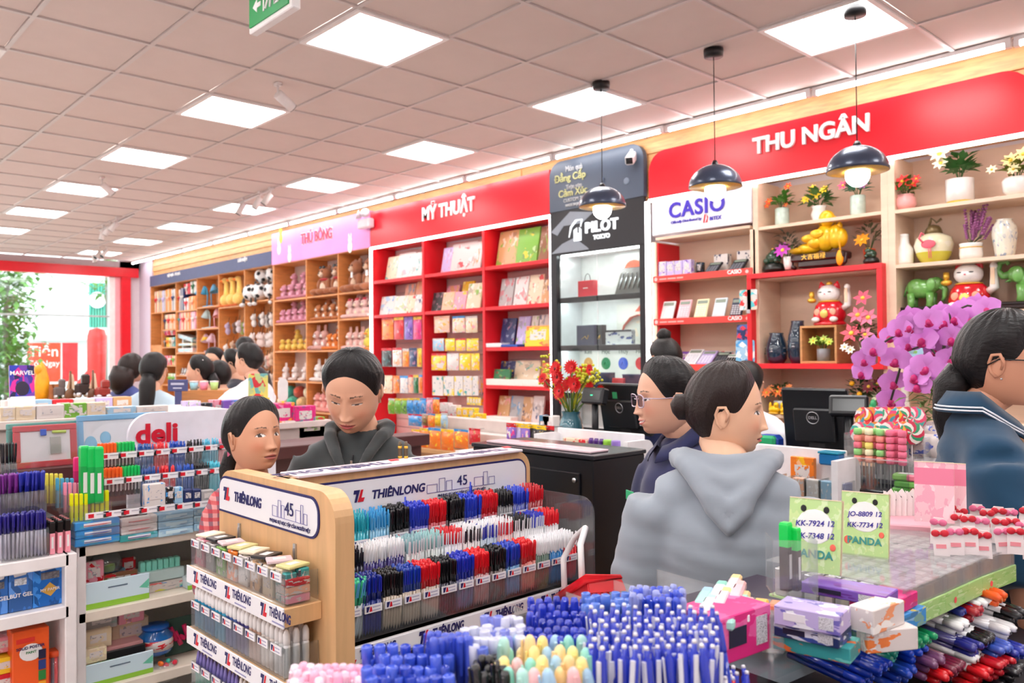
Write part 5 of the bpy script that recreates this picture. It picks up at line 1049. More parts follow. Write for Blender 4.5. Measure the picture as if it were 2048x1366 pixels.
def skewer(px,py,i,pink):
 X,Z=on_y(px,py,3.12+.02*(i%3));t=thing('marshmallow_skewer','%s on the counter, %s from the register'%(('pastel marshmallow skewer','pink marshmallow skewer')[pink],ORD[i]),'sweet',T(X,3.12+.02*(i%3),CT),'marshmallow skewers on the counter')
 part('stick',MB().tube([(0,0,.005),(0,0,.22)],.002,6),WHITE,t)
 for k in range(5):
  c=MCOL[(i*3+k*2)%6]if not pink else((240,120,150),(250,236,230))[k%2 if k==0 else 0]
  part('marshmallow',MB().lathe([(.012,0),(.0155,.004),(.0155,.02),(.012,.024)],10,(0,0,.10+k*.026)),mat(c,.7),t)
for i in range(9):skewer(1717+i*7.5,970,i,0)
for i in range(4):skewer(1782+i*8,972,i,1)
X0,_=on_y(1755,975,3.1);t=thing('skewer_box','clear acrylic box around the marshmallow skewers','box',T(X0,3.13,CT));part('box_wall',MB().box((0,-.06,.06),(.25,.003,.12)).box((-.125,0,.06),(.003,.12,.12)).box((.125,0,.06),(.003,.12,.12)),clear(),t);part('lip',MB().box((0,-.06,.12),(.25,.005,.004)),clear(haze=.3),t)
for i,(px,py,Y,c)in enumerate(((1835,868,3.30,0),(1858,868,3.33,0),(1848,890,3.26,1))):
 X,Z=on_y(px,py+20,Y);hang('blue and white porcelain patterned pouch beside the orchid pot, %s of three'%ORD[i],X,Y,1.13 if c==0 else 1.10,.11,.10,'white',90+i,.05,'patterned pouches',name='patterned_pouch',acc=[(40,60,170),(240,242,250),(90,110,200)])
t=solid('white_tray',MB().cbox((0,0,.06),(.34,.2,.12),.02),WHITE,'white plastic tray box under the patterned pouches','tray',T(on_y(1850,900,3.34)[0],3.36,CT))
for i,(px,py,c)in enumerate(((1808,940,(150,200,110)),(1812,952,(120,190,90)),(1806,962,(110,180,80)),(1836,945,(240,130,150)),(1840,955,(236,110,140)),(1838,965,(230,90,120)))):
 X,Z=on_y(px,py,3.08);t=solid('soap_pack',MB().cbox((0,0,.012),(.085,.055,.024),.006),mat(c,.35),'%s soap pack in a small pile on the counter, %s from the top'%(('green','pink')[i//3],ORD[i%3]),'soap',T(X,3.1,CT+.05-.025*(i%3))@RZ(R.uniform(-12,12)),'soap packs');part('label',MB().box((0,0,.0245),(.05,.035,.001)),WHITE,t)
ox,oz=on_y(1850,880,3.42);orc=thing('orchid','large potted orchid with lilac pink flowers on dark stems','orchid',T(ox,3.42,CT))
part('pot',MB().lathe([(.09,0),(.11,.02),(.12,.15),(.125,.17),(.11,.17)],24),mat((226,230,240),.2,coat=.5),orc)
PET=mat((224,142,226),.5,var=.12,scale=8,sheen=.2,name='orchid_petal');LIP=mat((196,30,110),.45)
pm=MB()
def petal(g,a,l,w,m=0):
 c,s=math.cos(a),math.sin(a);q=[(0,0,0)]
 for k in range(1,6):
  v=k/5;ww=w*math.sin(PI*min(1,.12+v*.86))**.8;zz=.10*l*math.sin(v*PI*.9)
  for sg in(-1,1):q.append((c*l*v-s*ww*sg,s*l*v+c*ww*sg,zz))
 fs=[(0,1,2)]+[(1+2*k,3+2*k,4+2*k,2+2*k)for k in range(4)];g.add(q,fs,m,True)
for a in(90,205,335):petal(pm,math.radians(a),.055,.019)
for a in(18,162):petal(pm,math.radians(a),.058,.036)
pm.ell((0,-.012,.012),(.012,.016,.014),8,6,1).ell((0,-.022,.008),(.018,.01,.006),8,5,1)
pm=pm.mesh([PET,LIP],'flower')
zo=Zm(1680,590,3.3315);stm=MB();root=Vector((0,0,.16))
FL=[(230,355,0),(160,430,0),(150,515,0),(335,275,1),(400,230,1),(370,430,2),(480,165,1),(530,240,1),(590,165,1),(560,295,3),(680,130,4),(640,370,3),(575,480,3),(700,540,5),(735,430,5),(690,270,4),(750,285,4),(770,150,4),(830,95,4),(920,80,4),(980,90,4),(880,160,4),(350,580,2),(340,700,2),(520,600,3),(740,660,5),(450,330,1),(840,240,4),(465,205,1),(700,180,4),(620,240,3),(790,210,4),(510,540,3)]
for i,(a,b,s)in enumerate(FL):
 px,py=1680+a/3.3315,590+b/3.3315;Y=3.30+.05*(i%4)+.05*(s==4);X,Z=on_y(px,py,Y);p=Vector((X-ox,Y-3.42,Z-CT))
 f=Vector((R.uniform(-.35,.5),-1,R.uniform(-.25,.25)));q=f.to_track_quat('Z','Y').to_matrix().to_4x4()
 ob('flower',pm,orc,T(*p)@q@RZ(R.uniform(-15,15))@SCL(R.uniform(.88,1.12)*1.0))
 stm.tube([p+Vector((0,.03,.005)),p+Vector((.01,.05,.03))],.002,5)
for path in([(230,360),(330,290),(450,230),(600,210),(700,330),(660,560),(640,800)],[(400,240),(520,130),(640,140),(700,260),(670,500),(640,800)],[(980,90),(850,70),(730,120),(760,320),(690,600),(640,800)],[(340,700),(380,560),(430,380),(580,325),(660,420),(640,800)],[(740,660),(740,450),(690,420),(650,600),(640,800)],[(520,610),(600,470),(640,400),(650,560),(640,800)]):
 pts=[]
 for a,b in path:X,Z=on_y(1680+a/3.3315,590+b/3.3315,3.40);pts.append((X-ox,-.02,Z-CT))
 stm.tube(pts,.0045,6)
part('stems',stm,mat((60,56,44),.5),orc)['kind']='stuff'
lf=MB();rr=random.Random(9)
for i in range(70):
 X,Z=on_y(1680+rr.gauss(640,55)/3.3315,590+rr.uniform(590,830)/3.3315,3.40);leaf(lf,(X-ox,rr.uniform(-.08,.05),Z-CT),(rr.uniform(-1,1),rr.uniform(-1,.2),rr.uniform(-.4,.7)),rr.uniform(.05,.10),.022)
part('foliage',lf,leafm((110,140,70)),orc)['kind']='stuff'
# black cabinet behind the pen rack
cb=thing('black_cabinet','black locked cabinet standing beyond the pen rack','cabinet',T(0,0,0));BK2=mat((20,21,26),.3)
part('body',MB().cbox((-2.22,2.30,.72),(.645,.29,.82),.004),BK2,cb);part('top_panel',MB().cbox((-2.22,2.30,1.138),(.655,.30,.016),.003),mat((36,36,42),.25),cb)
d=part('door',MB().cbox((-2.235,2.152,.74),(.56,.012,.68),.003),mat((24,25,30),.28),cb);part('lock',MB().lathe([(0,0),(.009,0),(.009,.006),(0,.006)],14,M=T(-1.975,2.145,1.055)@RX(90)),STEEL,d)
for x in(-2.5,-1.93):
 for y in(2.18,2.42):part('leg',MB().cbox((x,y,.155),(.03,.03,.31),.003),STEEL,cb)
ts=thing('header_strip','glossy pale pink brand strip lying on the black cabinet top','strip',T(-2.22,2.24,1.147));part('strip',MB().cbox((0,0,.004),(.56,.10,.008),.002),mat((240,214,222),.2),ts)
part('logo',MB().prism([(-.04,0),(.0,0),(.01,.03),(-.03,.03)],.001,M=T(-.12,.02,.009)@RX(-90)),INKR,ts);part('fine_print',MB().box((.08,0,.0085),(.2,.012,.001)),mat((216,190,200),.3),ts)
# pen rack with wood ends
RW=wood((222,178,128),.10,(14,14,1.2),.4,'rack_veneer');PLATE=mat((240,240,244),.3,var=.01);INKB=mat((30,30,96),.45,var=0)
X0,X1,YE,ZT=-2.262,-1.640,.98,1.187
rk=thing('pen_rack','wooden pen rack with white brand plates and stepped clear bins of ballpoint pens','rack',T(0,0,0))
part('end_panel',MB().prism(rrect(X1-X0,ZT,.07,7,(0,0,1,1)),.05,M=T((X0+X1)/2,YE,0)),RW,rk)
def logo_mark(parent,M,s):
 """two slanted strokes, navy and red"""
 part('logo_mark',MB().add([(-.55*s,0,.5*s),(.02*s,0,.5*s),(-.30*s,0,-.5*s),(-.52*s,0,-.5*s),(-.34*s,0,.18*s),(-.62*s,0,.18*s)],[(5,4,1,0),(4,3,2,1)]),INKB,parent,M)
 part('logo_mark',MB().add([(.12*s,0,.5*s),(.34*s,0,.5*s),(.16*s,0,-.16*s),(.48*s,0,-.16*s),(.34*s,0,-.5*s),(-.22*s,0,-.5*s)],[(0,5,2,1),(5,4,3,2)]),INKR,parent,M)
def skyline(g,w,h):
 for a,b,k in((-1,-.72,.62),(-.66,-.5,1.0),(-.46,-.3,.75),(.36,.62,.7),(.64,.76,1.05),(.8,.98,.6)):
  for x in(a,b):g.box((x*w,0,k*h/2),(.012*w,.001,k*h))
  g.box(((a+b)/2*w,0,k*h),((b-a)*w,.001,.012*w))
 g.box((0,0,0),(2*w,.001,.012*w))
def brand_plate(parent,M,w,h,r=.04,corners=(0,1,1,1),mark=-.395,word=-.17,sky=.25,cz=.5,hh=None,ww=None):
 """white plate with navy border, two-stroke mark, brand word, skyline with 45 and the slogan below it"""
 pl=part('brand_plate',MB().prism(rrect(w,h,r,6,corners),.003,0),INKB,parent,M@T(0,0,-h/2));k=.006;hh=hh or h;c=h*cz
 part('plate_face',MB().prism(rrect(w-2*k,h-2*k,r*.85,6,corners),.003),PLATE,parent,M@T(0,-.0012,-h/2+k))
 logo_mark(pl,T(w*mark,-.003,c+.003),hh*.36)
 ob('lettering',text_mesh('THIÊNLONG',1,INKB,ext=.001,bold=.025,shear=.18),pl,T(w*word,-.002,c)@SOUTH@SCL((ww or w*.30)/5.9,hh*.36,1))
 g=MB();skyline(g,w*.16,hh*.42);part('printed_skyline',g,mat((130,126,180),.5,var=0),pl,T(w*sky,-.0025,c-hh*.20))
 text('45',hh*.46,INKB,pl,T(w*sky,-.003,c+hh*.05)@SOUTH,ext=.0005);text('PHỤNG SỰ HỌC TẬP CỦA NGƯỜI VIỆT',hh*.115,INKB,pl,T(w*sky,-.003,c-hh*.325)@SOUTH,ext=.0005,bold=.015)
a,zt=on_y(440,945,YE);b,_=on_y(640,1020,YE);zl=on_y(440,1020,YE)[1];zt=ZT-.017
brand_plate(rk,T((a+b)/2,YE-.003,(zt+zl)/2),b-a,zt-zl)
for px,py in((480,1065),(591,1108)):
 x,z=on_y(px,py,YE);part('slot_rail',MB().box((x,YE-.002,z),(.012,.004,.05)).box((x,YE-.004,z-.004),(.004,.006,.038)),STEEL,rk)
HX,YN,YFAR=-1.935,YE+.05,1.885
part('header_board',MB().prism(rrect(YFAR-YE-.04,.30,.06,7,(0,0,1,0)),.06,M=T(HX,(YE+.04+YFAR)/2,ZT-.30)@RZ(90)),RW,rk)
EASTP=T(HX+.003,0,0)@RZ(90)
yl,_=on_x(717,990,HX);y2,_=on_x(795,980,HX);y3,zz=on_x(922,965,HX);PC,PW=(YN+YFAR-.02)/2,YFAR-.02-YN
brand_plate(rk,T(HX+.004,PC,ZT-.105)@RZ(90),PW,.165,mark=(yl-PC)/PW,word=(y2-PC)/PW,sky=(y3-PC)/PW,cz=.70,hh=.092,ww=(on_x(848,975,HX)[0]-on_x(743,990,HX)[0])*1.05)
tp=part('top_strip',MB().cbox((HX-.035,1.44,ZT+.003),(.10,.80,.008),.002),mat((236,226,232),.25),rk)
for y in(1.17,1.62):text('THIÊNLONG',.062,INKB,tp,T(HX-.035,y,ZT+.0075)@RZ(-90),ext=.0004,bold=.02);part('logo_mark',MB().prism([(-.03,0),(0,0),(.012,.03),(-.018,.03)],.001,M=T(HX-.05,y+.23,ZT+.0085)@RZ(90)@RX(-90)),INKR,tp)
part('base_cabinet',MB().cbox((-1.95,1.44,.38),(.50,.9,.76),.004),mat((26,26,30),.35),rk)
part('tier_core',MB().box((-1.95,1.44,.84),(.16,.88,.12)),mat((40,38,40),.5),rk)
fs=part('front_strip',MB().cbox((-1.712,1.45,.775),(.012,.88,.05),.002),PLATE,rk)
for i,py in enumerate((1.11,1.33,1.55,1.77)):
 logo_mark(fs,T(-1.7045,py-.05,.778)@RZ(90),.032);ob('lettering',text_mesh('THIÊNLONG',1,INKB,ext=.001,bold=.025,shear=.18),fs,T(-1.704,py+.025,.78)@EAST@SCL(.0185,.03,.5));part('fine_print',MB().box((-1.7045,py+.02,.758),(.001,.06,.003)),mat((150,150,190),.5),fs)
ce=part('clear_end',MB().prism(rrect(.30,.26,.05,6,(0,0,1,0)),.005,M=T(-1.82,YFAR+.012,.80)),clear(haze=.05),rk)
part('far_panel',MB().box((-2.12,YFAR+.005,.5),(.3,.02,1.0)),RW,rk)
def lins(c):return mat(c,.25,var=0,coat=.3)
CL=lambda c:mat(c,.12,var=0,coat=.6)
K_,B_,R_,W_,N_,T_,S_=(22,22,26),(28,50,180),(222,24,38),(240,240,242),(44,40,110),(30,170,190),(90,170,220)
CLR=(206,206,210)
BINS=[[((206,60,110),N_,W_,'navy barrelled pen with pink button'),((214,50,90),(170,40,60),W_,'dark red pen with pink grip'),(T_,(60,180,200),T_,'teal pen'),((40,150,210),(130,190,220),S_,'light blue pen'),(K_,(120,120,124),K_,'clear pen with black cap'),((40,60,200),(120,120,200),B_,'clear pen with blue cap'),(R_,(210,110,120),R_,'clear pen with red cap'),(K_,(110,104,108),K_,'smoke grey pen with black cap'),((40,70,210),(130,130,200),B_,'frosted blue pen'),(R_,(190,60,76),R_,'frosted red pen'),(K_,(140,140,146),K_,'frosted grey pen with black cap'),((50,80,210),(80,96,180),B_,'deep blue pen'),((200,30,44),(170,50,60),R_,'deep red pen')],[((34,30,52),(40,36,70),K_,'black metallic pen'),((34,30,52),(36,32,60),K_,'black metallic pen with dark clip'),(W_,(70,60,140),W_,'white topped violet pen'),(W_,(66,56,132),W_,'white topped purple pen'),((150,190,196),(214,222,222),W_,'white pen with grey green cap'),((160,206,206),(220,228,226),W_,'white pen with pale aqua cap'),(R_,W_,W_,'white pen with bright red cap'),(W_,(236,232,232),K_,'white pen with black stripe'),(W_,(200,214,230),B_,'white pen with blue stripe'),(W_,(236,206,206),R_,'white pen with red stripe'),(K_,W_,W_,'white pen with black button'),((34,50,190),W_,W_,'white pen with blue button'),((230,30,40),W_,R_,'white pen with scarlet button')],[((60,200,150),(206,216,224),S_,'clear long pen with green cap, leaning'),((24,44,140),(30,50,140),B_,'navy blue pen'),(K_,(196,180,160),K_,'amber clear pen with black cap'),((30,70,170),(206,190,172),B_,'amber clear pen with blue cap'),(R_,(206,190,176),R_,'amber clear pen with red cap'),((20,22,28),(60,60,76),K_,'dark pen with long black cap'),((28,50,190),(130,130,170),B_,'long capped royal blue pen'),((230,26,36),(200,150,150),R_,'long capped red pen'),(K_,(120,106,104),K_,'brown grey pen with black cap'),((34,70,190),(120,170,214),B_,'sky clear pen with blue cap'),((226,40,44),(230,150,140),R_,'salmon clear pen with red cap'),(W_,(90,116,100),W_,'grey green pen with white top'),(W_,(40,130,200),W_,'bright blue pen with white top'),(W_,(222,30,44),W_,'bright red pen with white top')]]
TIER=[(-1.874,.937,4,'top'),(-1.803,.872,5,'middle'),(-1.728,.812,6,'bottom')]
_P={}
def pen_mesh(cap,bar,clip,style):
 k=(cap,bar,clip,style)
 if k not in _P:
  b=MB().lathe([(.0008,0),(.0036,.012),(.0042,.018),(.0042,.10)],8)
  if style==1:c=MB().lathe([(.0034,.10),(.0040,.104),(.0040,.128),(.0026,.130),(.0026,.142),(0,.144)],8).box((.0055,0,.115),(.002,.003,.036),1)
  else:c=MB().lathe([(.0047,.085),(.0047,.140),(.003,.144),(0,.145)],8).box((.0058,0,.122),(.002,.003,.036),1)
  _P[k]=(b.mesh(CL(bar),'ballpoint_pen'),c.mesh([lins(cap),lins(clip)],'cap'),b,c)
 return _P[k]
rear=MB();rmats=[];rix={}
def rm(m):
 if m.name not in rix:rix[m.name]=len(rmats);rmats.append(m)
 return rix[m.name]
tag=MB().box((0,0,0),(.003,.05,.019));tag.add([(.002,-.021,.007),(.002,-.011,.007),(.002,-.016,-.006),(.002,-.021,-.006)],[(0,3,2,1)],1).add([(.002,-.010,.006),(.002,-.006,.006),(.002,-.004,-.006),(.002,-.013,-.006)],[(0,3,2,1)],2)
for k in range(2):tag.box((.0016,.008,.004-k*.008),(.001,.022,.0025),3)
tag=tag.mesh([PLATE,INKB,INKR,mat((176,176,200),.5)],'price_tag');DIV=clear((250,252,252),.07,haze=.03)
for ti,(xf,z0,nd,nm)in enumerate(TIER):
 bl=BINS[ti];n=len(bl);y0=YN-.008 if ti<2 else YN+.012;pitch=(YFAR-y0-.01)/n;dy=pitch/7.15
 part('clear_front',MB().box((xf+.008,(y0+YFAR)/2,z0+.034),(.003,YFAR-y0,.075)),DIV,rk)
 dm_=MB().box((0,0,0),(nd*.0105+.012,.0015,.10)).mesh(DIV,'clear_divider')
 for bi,(cap,bar,clip,words)in enumerate(bl):
  yb=y0+bi*pitch;style=0 if(ti==2 and bi<11)or(ti==0 and 4<=bi<=9)else 1
  bme,cme,bb_,cb_=pen_mesh(cap,bar,clip,style)
  ob('clear_divider',dm_,rk,T(xf-nd*.00525+.004,yb,z0+.05))
  ob('price_tag',tag,rk,T(xf+.0115,yb+pitch/2,z0+.068))
  lean=-9 if(ti==2 and bi==0)else 0
  for j in range(7):
   M=T(xf,yb+(j+.6)*dy,z0+R.uniform(-.003,.003))@RX(lean+R.uniform(-1.2,1.2))@RY(R.uniform(1,4))@RZ(R.uniform(-15,15))
   t=ob('ballpoint_pen',bme,None,M,'%s, %s of the front row, %s bin, %s tier'%(words,ORD[j],ORD[bi],nm),'pen','front pens, %s tier, %s bin'%(nm,ORD[bi]));ob('cap',cme,t)
   for r_ in range(1,nd):
    M=T(xf-r_*.0102,yb+(j+.6)*dy+R.uniform(-.001,.001),z0+.002*r_*(ti==0)+R.uniform(-.004,.004))@RX(lean+R.uniform(-1.5,1.5))@RZ(R.uniform(-20,20))
    for src,ms in((bb_,(CL(bar),)),(cb_,(lins(cap),lins(clip)))):
     o=len(rear.V);rear.V+=[tuple(M@Vector(v))for v in src.V];rear.F+=[tuple(o+q for q in f)for f in src.F];rear.I+=[rm(ms[q])for q in src.I];rear.S+=src.S
ob('ballpoint_pens_behind',rear.mesh(rmats,'pens'),None,None,'dense rows of mixed ballpoint pens filling the rack bins behind the front row','pens',None,'stuff')
for y,z in((1.36,.96),(1.60,.975)):
 t=ob('ballpoint_pen',pen_mesh((50,80,210),(90,110,220),B_,1)[0],None,T(-1.90,y,z),'blue pen sticking up above the top tier, %s'%('nearer the end panel' if y<1.5 else 'nearer the black cabinet'),'pen');ob('cap',pen_mesh((50,80,210),(90,110,220),B_,1)[1],t)
YS=.885
tagx=MB().add([(v[1],-v[0],v[2])for v in[tuple(x.co)for x in tag.vertices]],[tuple(p.vertices)for p in tag.polygons]);tagx.I=[p.material_index for p in tag.polygons]
tagx=tagx.mesh(list(tag.materials),'price_tag')
def end_shelf(z,name):
 part('end_shelf_board',MB().cbox(((-2.246-1.70)/2,(YE+YS)/2,z-.022),(.546,.095,.042),.002),RW,rk)
 s=part('end_shelf_strip',MB().cbox(((-2.246-1.70)/2,YS-.002,z-.022),(.548,.004,.046),.001),PLATE,rk)
 for k in range(3):
  x=-2.13+k*.195;logo_mark(s,T(x-.05,YS-.0045,z-.02),.03);ob('lettering',text_mesh('THIÊNLONG',1,INKB,ext=.001,bold=.025,shear=.18),s,T(x+.025,YS-.004,z-.018)@SOUTH@SCL(.0178,.029,.5));part('fine_print',MB().box((x+.02,YS-.0045,z-.037),(.06,.001,.003)),mat((150,150,190),.5),s)
 b=part('clear_tray',MB().box(((-2.236-1.71)/2,YS+.006,z+.036),(.526,.003,.072)).box((-2.236,(YE+YS)/2,z+.036),(.003,.085,.072)).box((-1.71,(YE+YS)/2,z+.036),(.003,.085,.072)),DIV,rk)
 for k in range(7):part('clear_divider',MB().box((-2.17+k*.0655,(YE+YS)/2+.003,z+.036),(.0015,.08,.07)),DIV,b)
 for k in range(8):ob('price_tag',tagx,b,T(-2.203+k*.0655,YS+.0025,z+.064))
for z,nm in((.935,'top'),(.77,'second'),(.605,'third')):end_shelf(z,nm)
acol=['pink','grey','green','orange','white','kraft','cream','teal']
for k in range(8):
 x=-2.203+k*.0655;c=acol[k]
 for j in range(2):carton('%s lead case pack in the top end tray, compartment %s, %s'%(c,ORD[k],('front','rear')[j]),x,YS+.014+j*.032,.937,.052,.028,.068+.006*j+R.uniform(0,.006),c,k*2+j,name='lead_pack',group='lead packs in the top end tray',acc=[PAL['white'],PAL[c],PAL['white'],(70,60,70)])
 t=solid('lead_case',MB().cbox((0,0,.004),(.05,.06,.007),.002),mat([(236,226,200),(40,40,44),(226,200,206),(220,216,150)][k%4],.3),'flat lead case lying on top of the end tray, %s from the window side'%ORD[k],'lead case',T(x,YS+.045,1.014)@RZ(R.uniform(-25,25)),'flat lead cases');part('label',MB().box((0,0,.0078),(.02,.03,.0006)),WHITE,t)
for k in range(7):
 c=('teal','pink','white','peach','teal','red','cream')[k];t=carton('small %s eraser box stacked at the corner of the end tray, number %s from below'%(c,ORD[k]),-1.742+.026*(k%2)-.01,YS+.012,.938+.019*(k//2),.03,.06,.0185,c,k,name='eraser_box',group='eraser boxes at the tray corner',acc=[PAL['white'],PAL[c]])
TUBES=[((40,150,190),'blue'),((30,130,180),'deep blue'),((50,160,200),'sky blue'),((60,90,160),'indigo'),((70,60,130),'violet'),((190,150,130),'tan'),((226,214,206),'cream'),((230,230,230),'clear white')]
tb={}
for k in range(8):
 for j in range(3):
  for r_ in range(3):
   c,w=TUBES[k]
   if c not in tb:tb[c]=(MB().lathe([(.0075,0),(.0085,.004),(.0085,.07),(.006,.078)],12).mesh(mat(c,.2,coat=.5),'glue_tube'),MB().lathe([(.0065,.072),(.0085,.076),(.008,.098),(.004,.108),(0,.109)],12).mesh(WHITE if k<5 else mat((226,222,220),.2),'cap'))
   t=ob('glue_tube',tb[c][0],None,T(-2.224+k*.0655+j*.0205,YS+.018+r_*.024,.771),'%s correction tube, %s row, %s in compartment %s, second end shelf'%(w,('front','middle','rear')[r_],ORD[j],ORD[k]),'tube','correction tubes, compartment %s, %s row'%(ORD[k],('front','middle','rear')[r_]));ob('cap',tb[c][1],t)
for k in range(8):
 for j in range(3):
  c,c2,w=(((120,110,180),(40,170,150),'violet and teal')if k<4 else((230,226,226),(214,60,70),'white'))
  key=('g',c)
  if key not in tb:tb[key]=(MB().lathe([(.008,0),(.009,.006),(.009,.05),(.0095,.051)],12).mesh(mat(c2 if k<4 else c,.3),'glue_bottle'),MB().lathe([(.009,.05),(.007,.075),(.004,.095),(0,.1)],12).mesh(mat(c,.25,coat=.3),'cap'))
  t=ob('glue_bottle',tb[key][0],None,T(-2.224+k*.0655+j*.0205,YS+.02,.606),'%s glue bottle, %s in compartment %s, lowest end shelf'%(w,ORD[j],ORD[k]),'bottle','glue bottles, compartment %s'%ORD[k]);ob('cap',tb[key][1],t)
  # white shelving of markers and boxes along the near aisle
def bbx(px,X):
 x0,y0,x1,y1=px;ym=(y0+y1)/2;xm=(x0+x1)/2
 a=on_x(x0,ym,X)[0];b=on_x(x1,ym,X)[0];return(a+b)/2,on_x(xm,y1,X)[1],b-a,on_x(xm,y0,X)[1]-on_x(xm,y1,X)[1]
zd=Zm(0,780,4.2696);zq=Zm(0,1060,4.4643)
ER=RZ(90)
def ebox(lab,px,X,col,i=0,d=.06,z=None,cat='box',name='carton',group=None,acc=None,sc=4,lbl=None,hz=None,tilt=0):
 """printed box whose front faces +X"""
 y,z0,w,h=bbx(px,X);zz=z0 if z is None else z;h=(z0+h-zz)if z is not None else h
 t=solid(name,MB().cbox((0,d/2,h/2),(w,d,h),.003),prt(col,i,sc=sc,acc=acc)if acc!=0 else mat(PAL[col],.45),lab,cat,T(X,y,zz)@ER@RX(-tilt),group)
 part('front_label',MB().box((0,-.0008,h*.55),(w*.6,.0016,h*.42)),mat(lbl,.45)if lbl else printed(PAL['white'],[PAL[col],(160,160,170),PAL[col]],5,i,.57),t)
 return t,w,h
LW_=mat((236,232,232),.35)
XC=-2.985
cu=thing('cubby_shelf','white cubby shelving nearest the camera with pen bins on top','shelving',T(0,0,0))
CY0,CY1,CZT=-.45,on_x(149,1115,XC)[0],on_x(149,1106,XC)[1]
z_mid=on_x(143,1210,XC)[1]
for y in(CY0,CY1-.02):part('side_panel',MB().cbox((XC-.2,y+.01,CZT/2),(.4,.036,CZT),.003),LW_,cu)
for z in(CZT,z_mid,.36,.08):part('shelf',MB().cbox((XC-.2,(CY0+CY1)/2,z-.02),(.4,CY1-CY0-.03,.04),.003),LW_,cu)
part('back_panel',MB().box((XC-.39,(CY0+CY1)/2,CZT/2),(.015,CY1-CY0,CZT-.02)),mat((222,208,202),.5),cu)
dg=thing('marker_shelf','white shelving of markers and highlighters under a rounded brand board','shelving',T(0,0,0))
XD,DY0,DY1=-3.06,CY1+.035,2.6;DZ=on_x(157,1096,XD)[1];dz2=on_x(170,1224,XD-.02)[1]
for y in(DY0+.01,DY1):part('side_panel',MB().cbox((XD-.26,y,DZ/2),(.5,.03,DZ),.003),LW_,dg)
for z in(DZ,dz2,dz2-.27,.1):part('shelf',MB().cbox((XD-.26,(DY0+DY1)/2,z-.018),(.5,DY1-DY0,.036),.003),mat((232,222,206),.4),dg)
part('back_panel',MB().box((XD-.5,(DY0+DY1)/2,DZ/2),(.015,DY1-DY0,DZ)),mat((196,200,200),.5),dg)
y0,_=on_x(256,860,-3.36);_,zb=on_x(300,905,-3.36);_,zt=on_x(300,826,-3.36)
bp=part('brand_board',MB().prism(rrect(.62,zt-DZ,.09,7,(0,0,1,1)),.02,M=T(-3.36,y0+.31,DZ)@ER),mat((228,226,236),.3),dg)
yl,zl=on_x(314,868,-3.36);yr,_=on_x(356,868,-3.36);ya,_=on_x(272,868,-3.36);me=text_mesh('deli',1,mat((206,22,48),.4,var=0),ext=.001,bold=.035)
wtxt=max(v.co.x for v in me.vertices)-min(v.co.x for v in me.vertices);sc_=(yr-ya)/wtxt;ob('lettering',me,bp,T(-3.357,yl,zl)@EAST@SCL(sc_,sc_*.9,1))
def hl(lab,Xf,y,z,c,body,group,s=1.0,flat=True,name='highlighter',n=4,label=True):
 hs=s if s>=.9 else.92
 """a marker standing upright: barrel, cap, paper label"""
 k=('hl',c,body,round(s,2),flat)
 if k not in _P:
  w=.0085*s
  _P[k]=(MB().lathe([(w*1.25,0),(w*1.3,.004),(w*1.3,.072*hs)],4 if flat else 12,smooth=not flat,M=RZ(45)).mesh(mat(body,.35),name),MB().lathe([(w*1.32,.072*hs),(w*1.32,.108*hs),(w*1.1,.112*hs),(0,.1125*hs)],4 if flat else 12,smooth=not flat,M=RZ(45)).mesh(mat(c,.3,var=.02),'cap'),MB().box((w*.95,0,.04*hs),(.001,w*.8,.04*hs)).mesh(WHITE,'label'))
 t=ob(name,_P[k][0],None,T(Xf,y,z),lab,'marker',group);ob('cap',_P[k][1],t)
 if label:ob('label',_P[k][2],t)
 return t
DC=clear((251,252,252),.07,haze=.03)
REDT=MB().box((0,0,0),(.003,.075,.022));REDT.box((.002,-.02,0),(.001,.018,.013),1).box((.002,.012,.003),(.001,.03,.004),2);REDT=REDT.mesh([PLATE,INKR,mat((190,190,200),.5)],'price_tag')
ORG,GRN,YLW=(255,104,36),(20,200,96),(238,240,20)
DT=[(-3.24,583,520,'top',[('h',ORG,(850,1000),'orange capped black marker'),('h',GRN,(1005,1155),'green capped black marker'),('p',(30,90,170),(1165,1305),'blue pen'),('p',(230,36,46),(1310,1445),'red pen'),('p',(24,80,190),(1450,1575),'cobalt pen'),('p',(26,28,34),(1580,1725),'black pen'),('p',(90,190,220),(1730,1860),'light blue pen'),('p',(240,150,170),(1862,1960),'pink pen')]),(-3.165,800,735,'middle',[('h',ORG,(880,1050),'orange capped black marker'),('h',GRN,(1055,1200),'green capped black marker'),('p',(30,80,160),(1205,1355),'navy pen'),('p',(226,30,44),(1365,1505),'red pen'),('p',(24,84,190),(1510,1655),'blue pen'),('p',(26,28,34),(1660,1775),'black pen'),('p',(70,190,214),(1780,1880),'cyan pen')])]
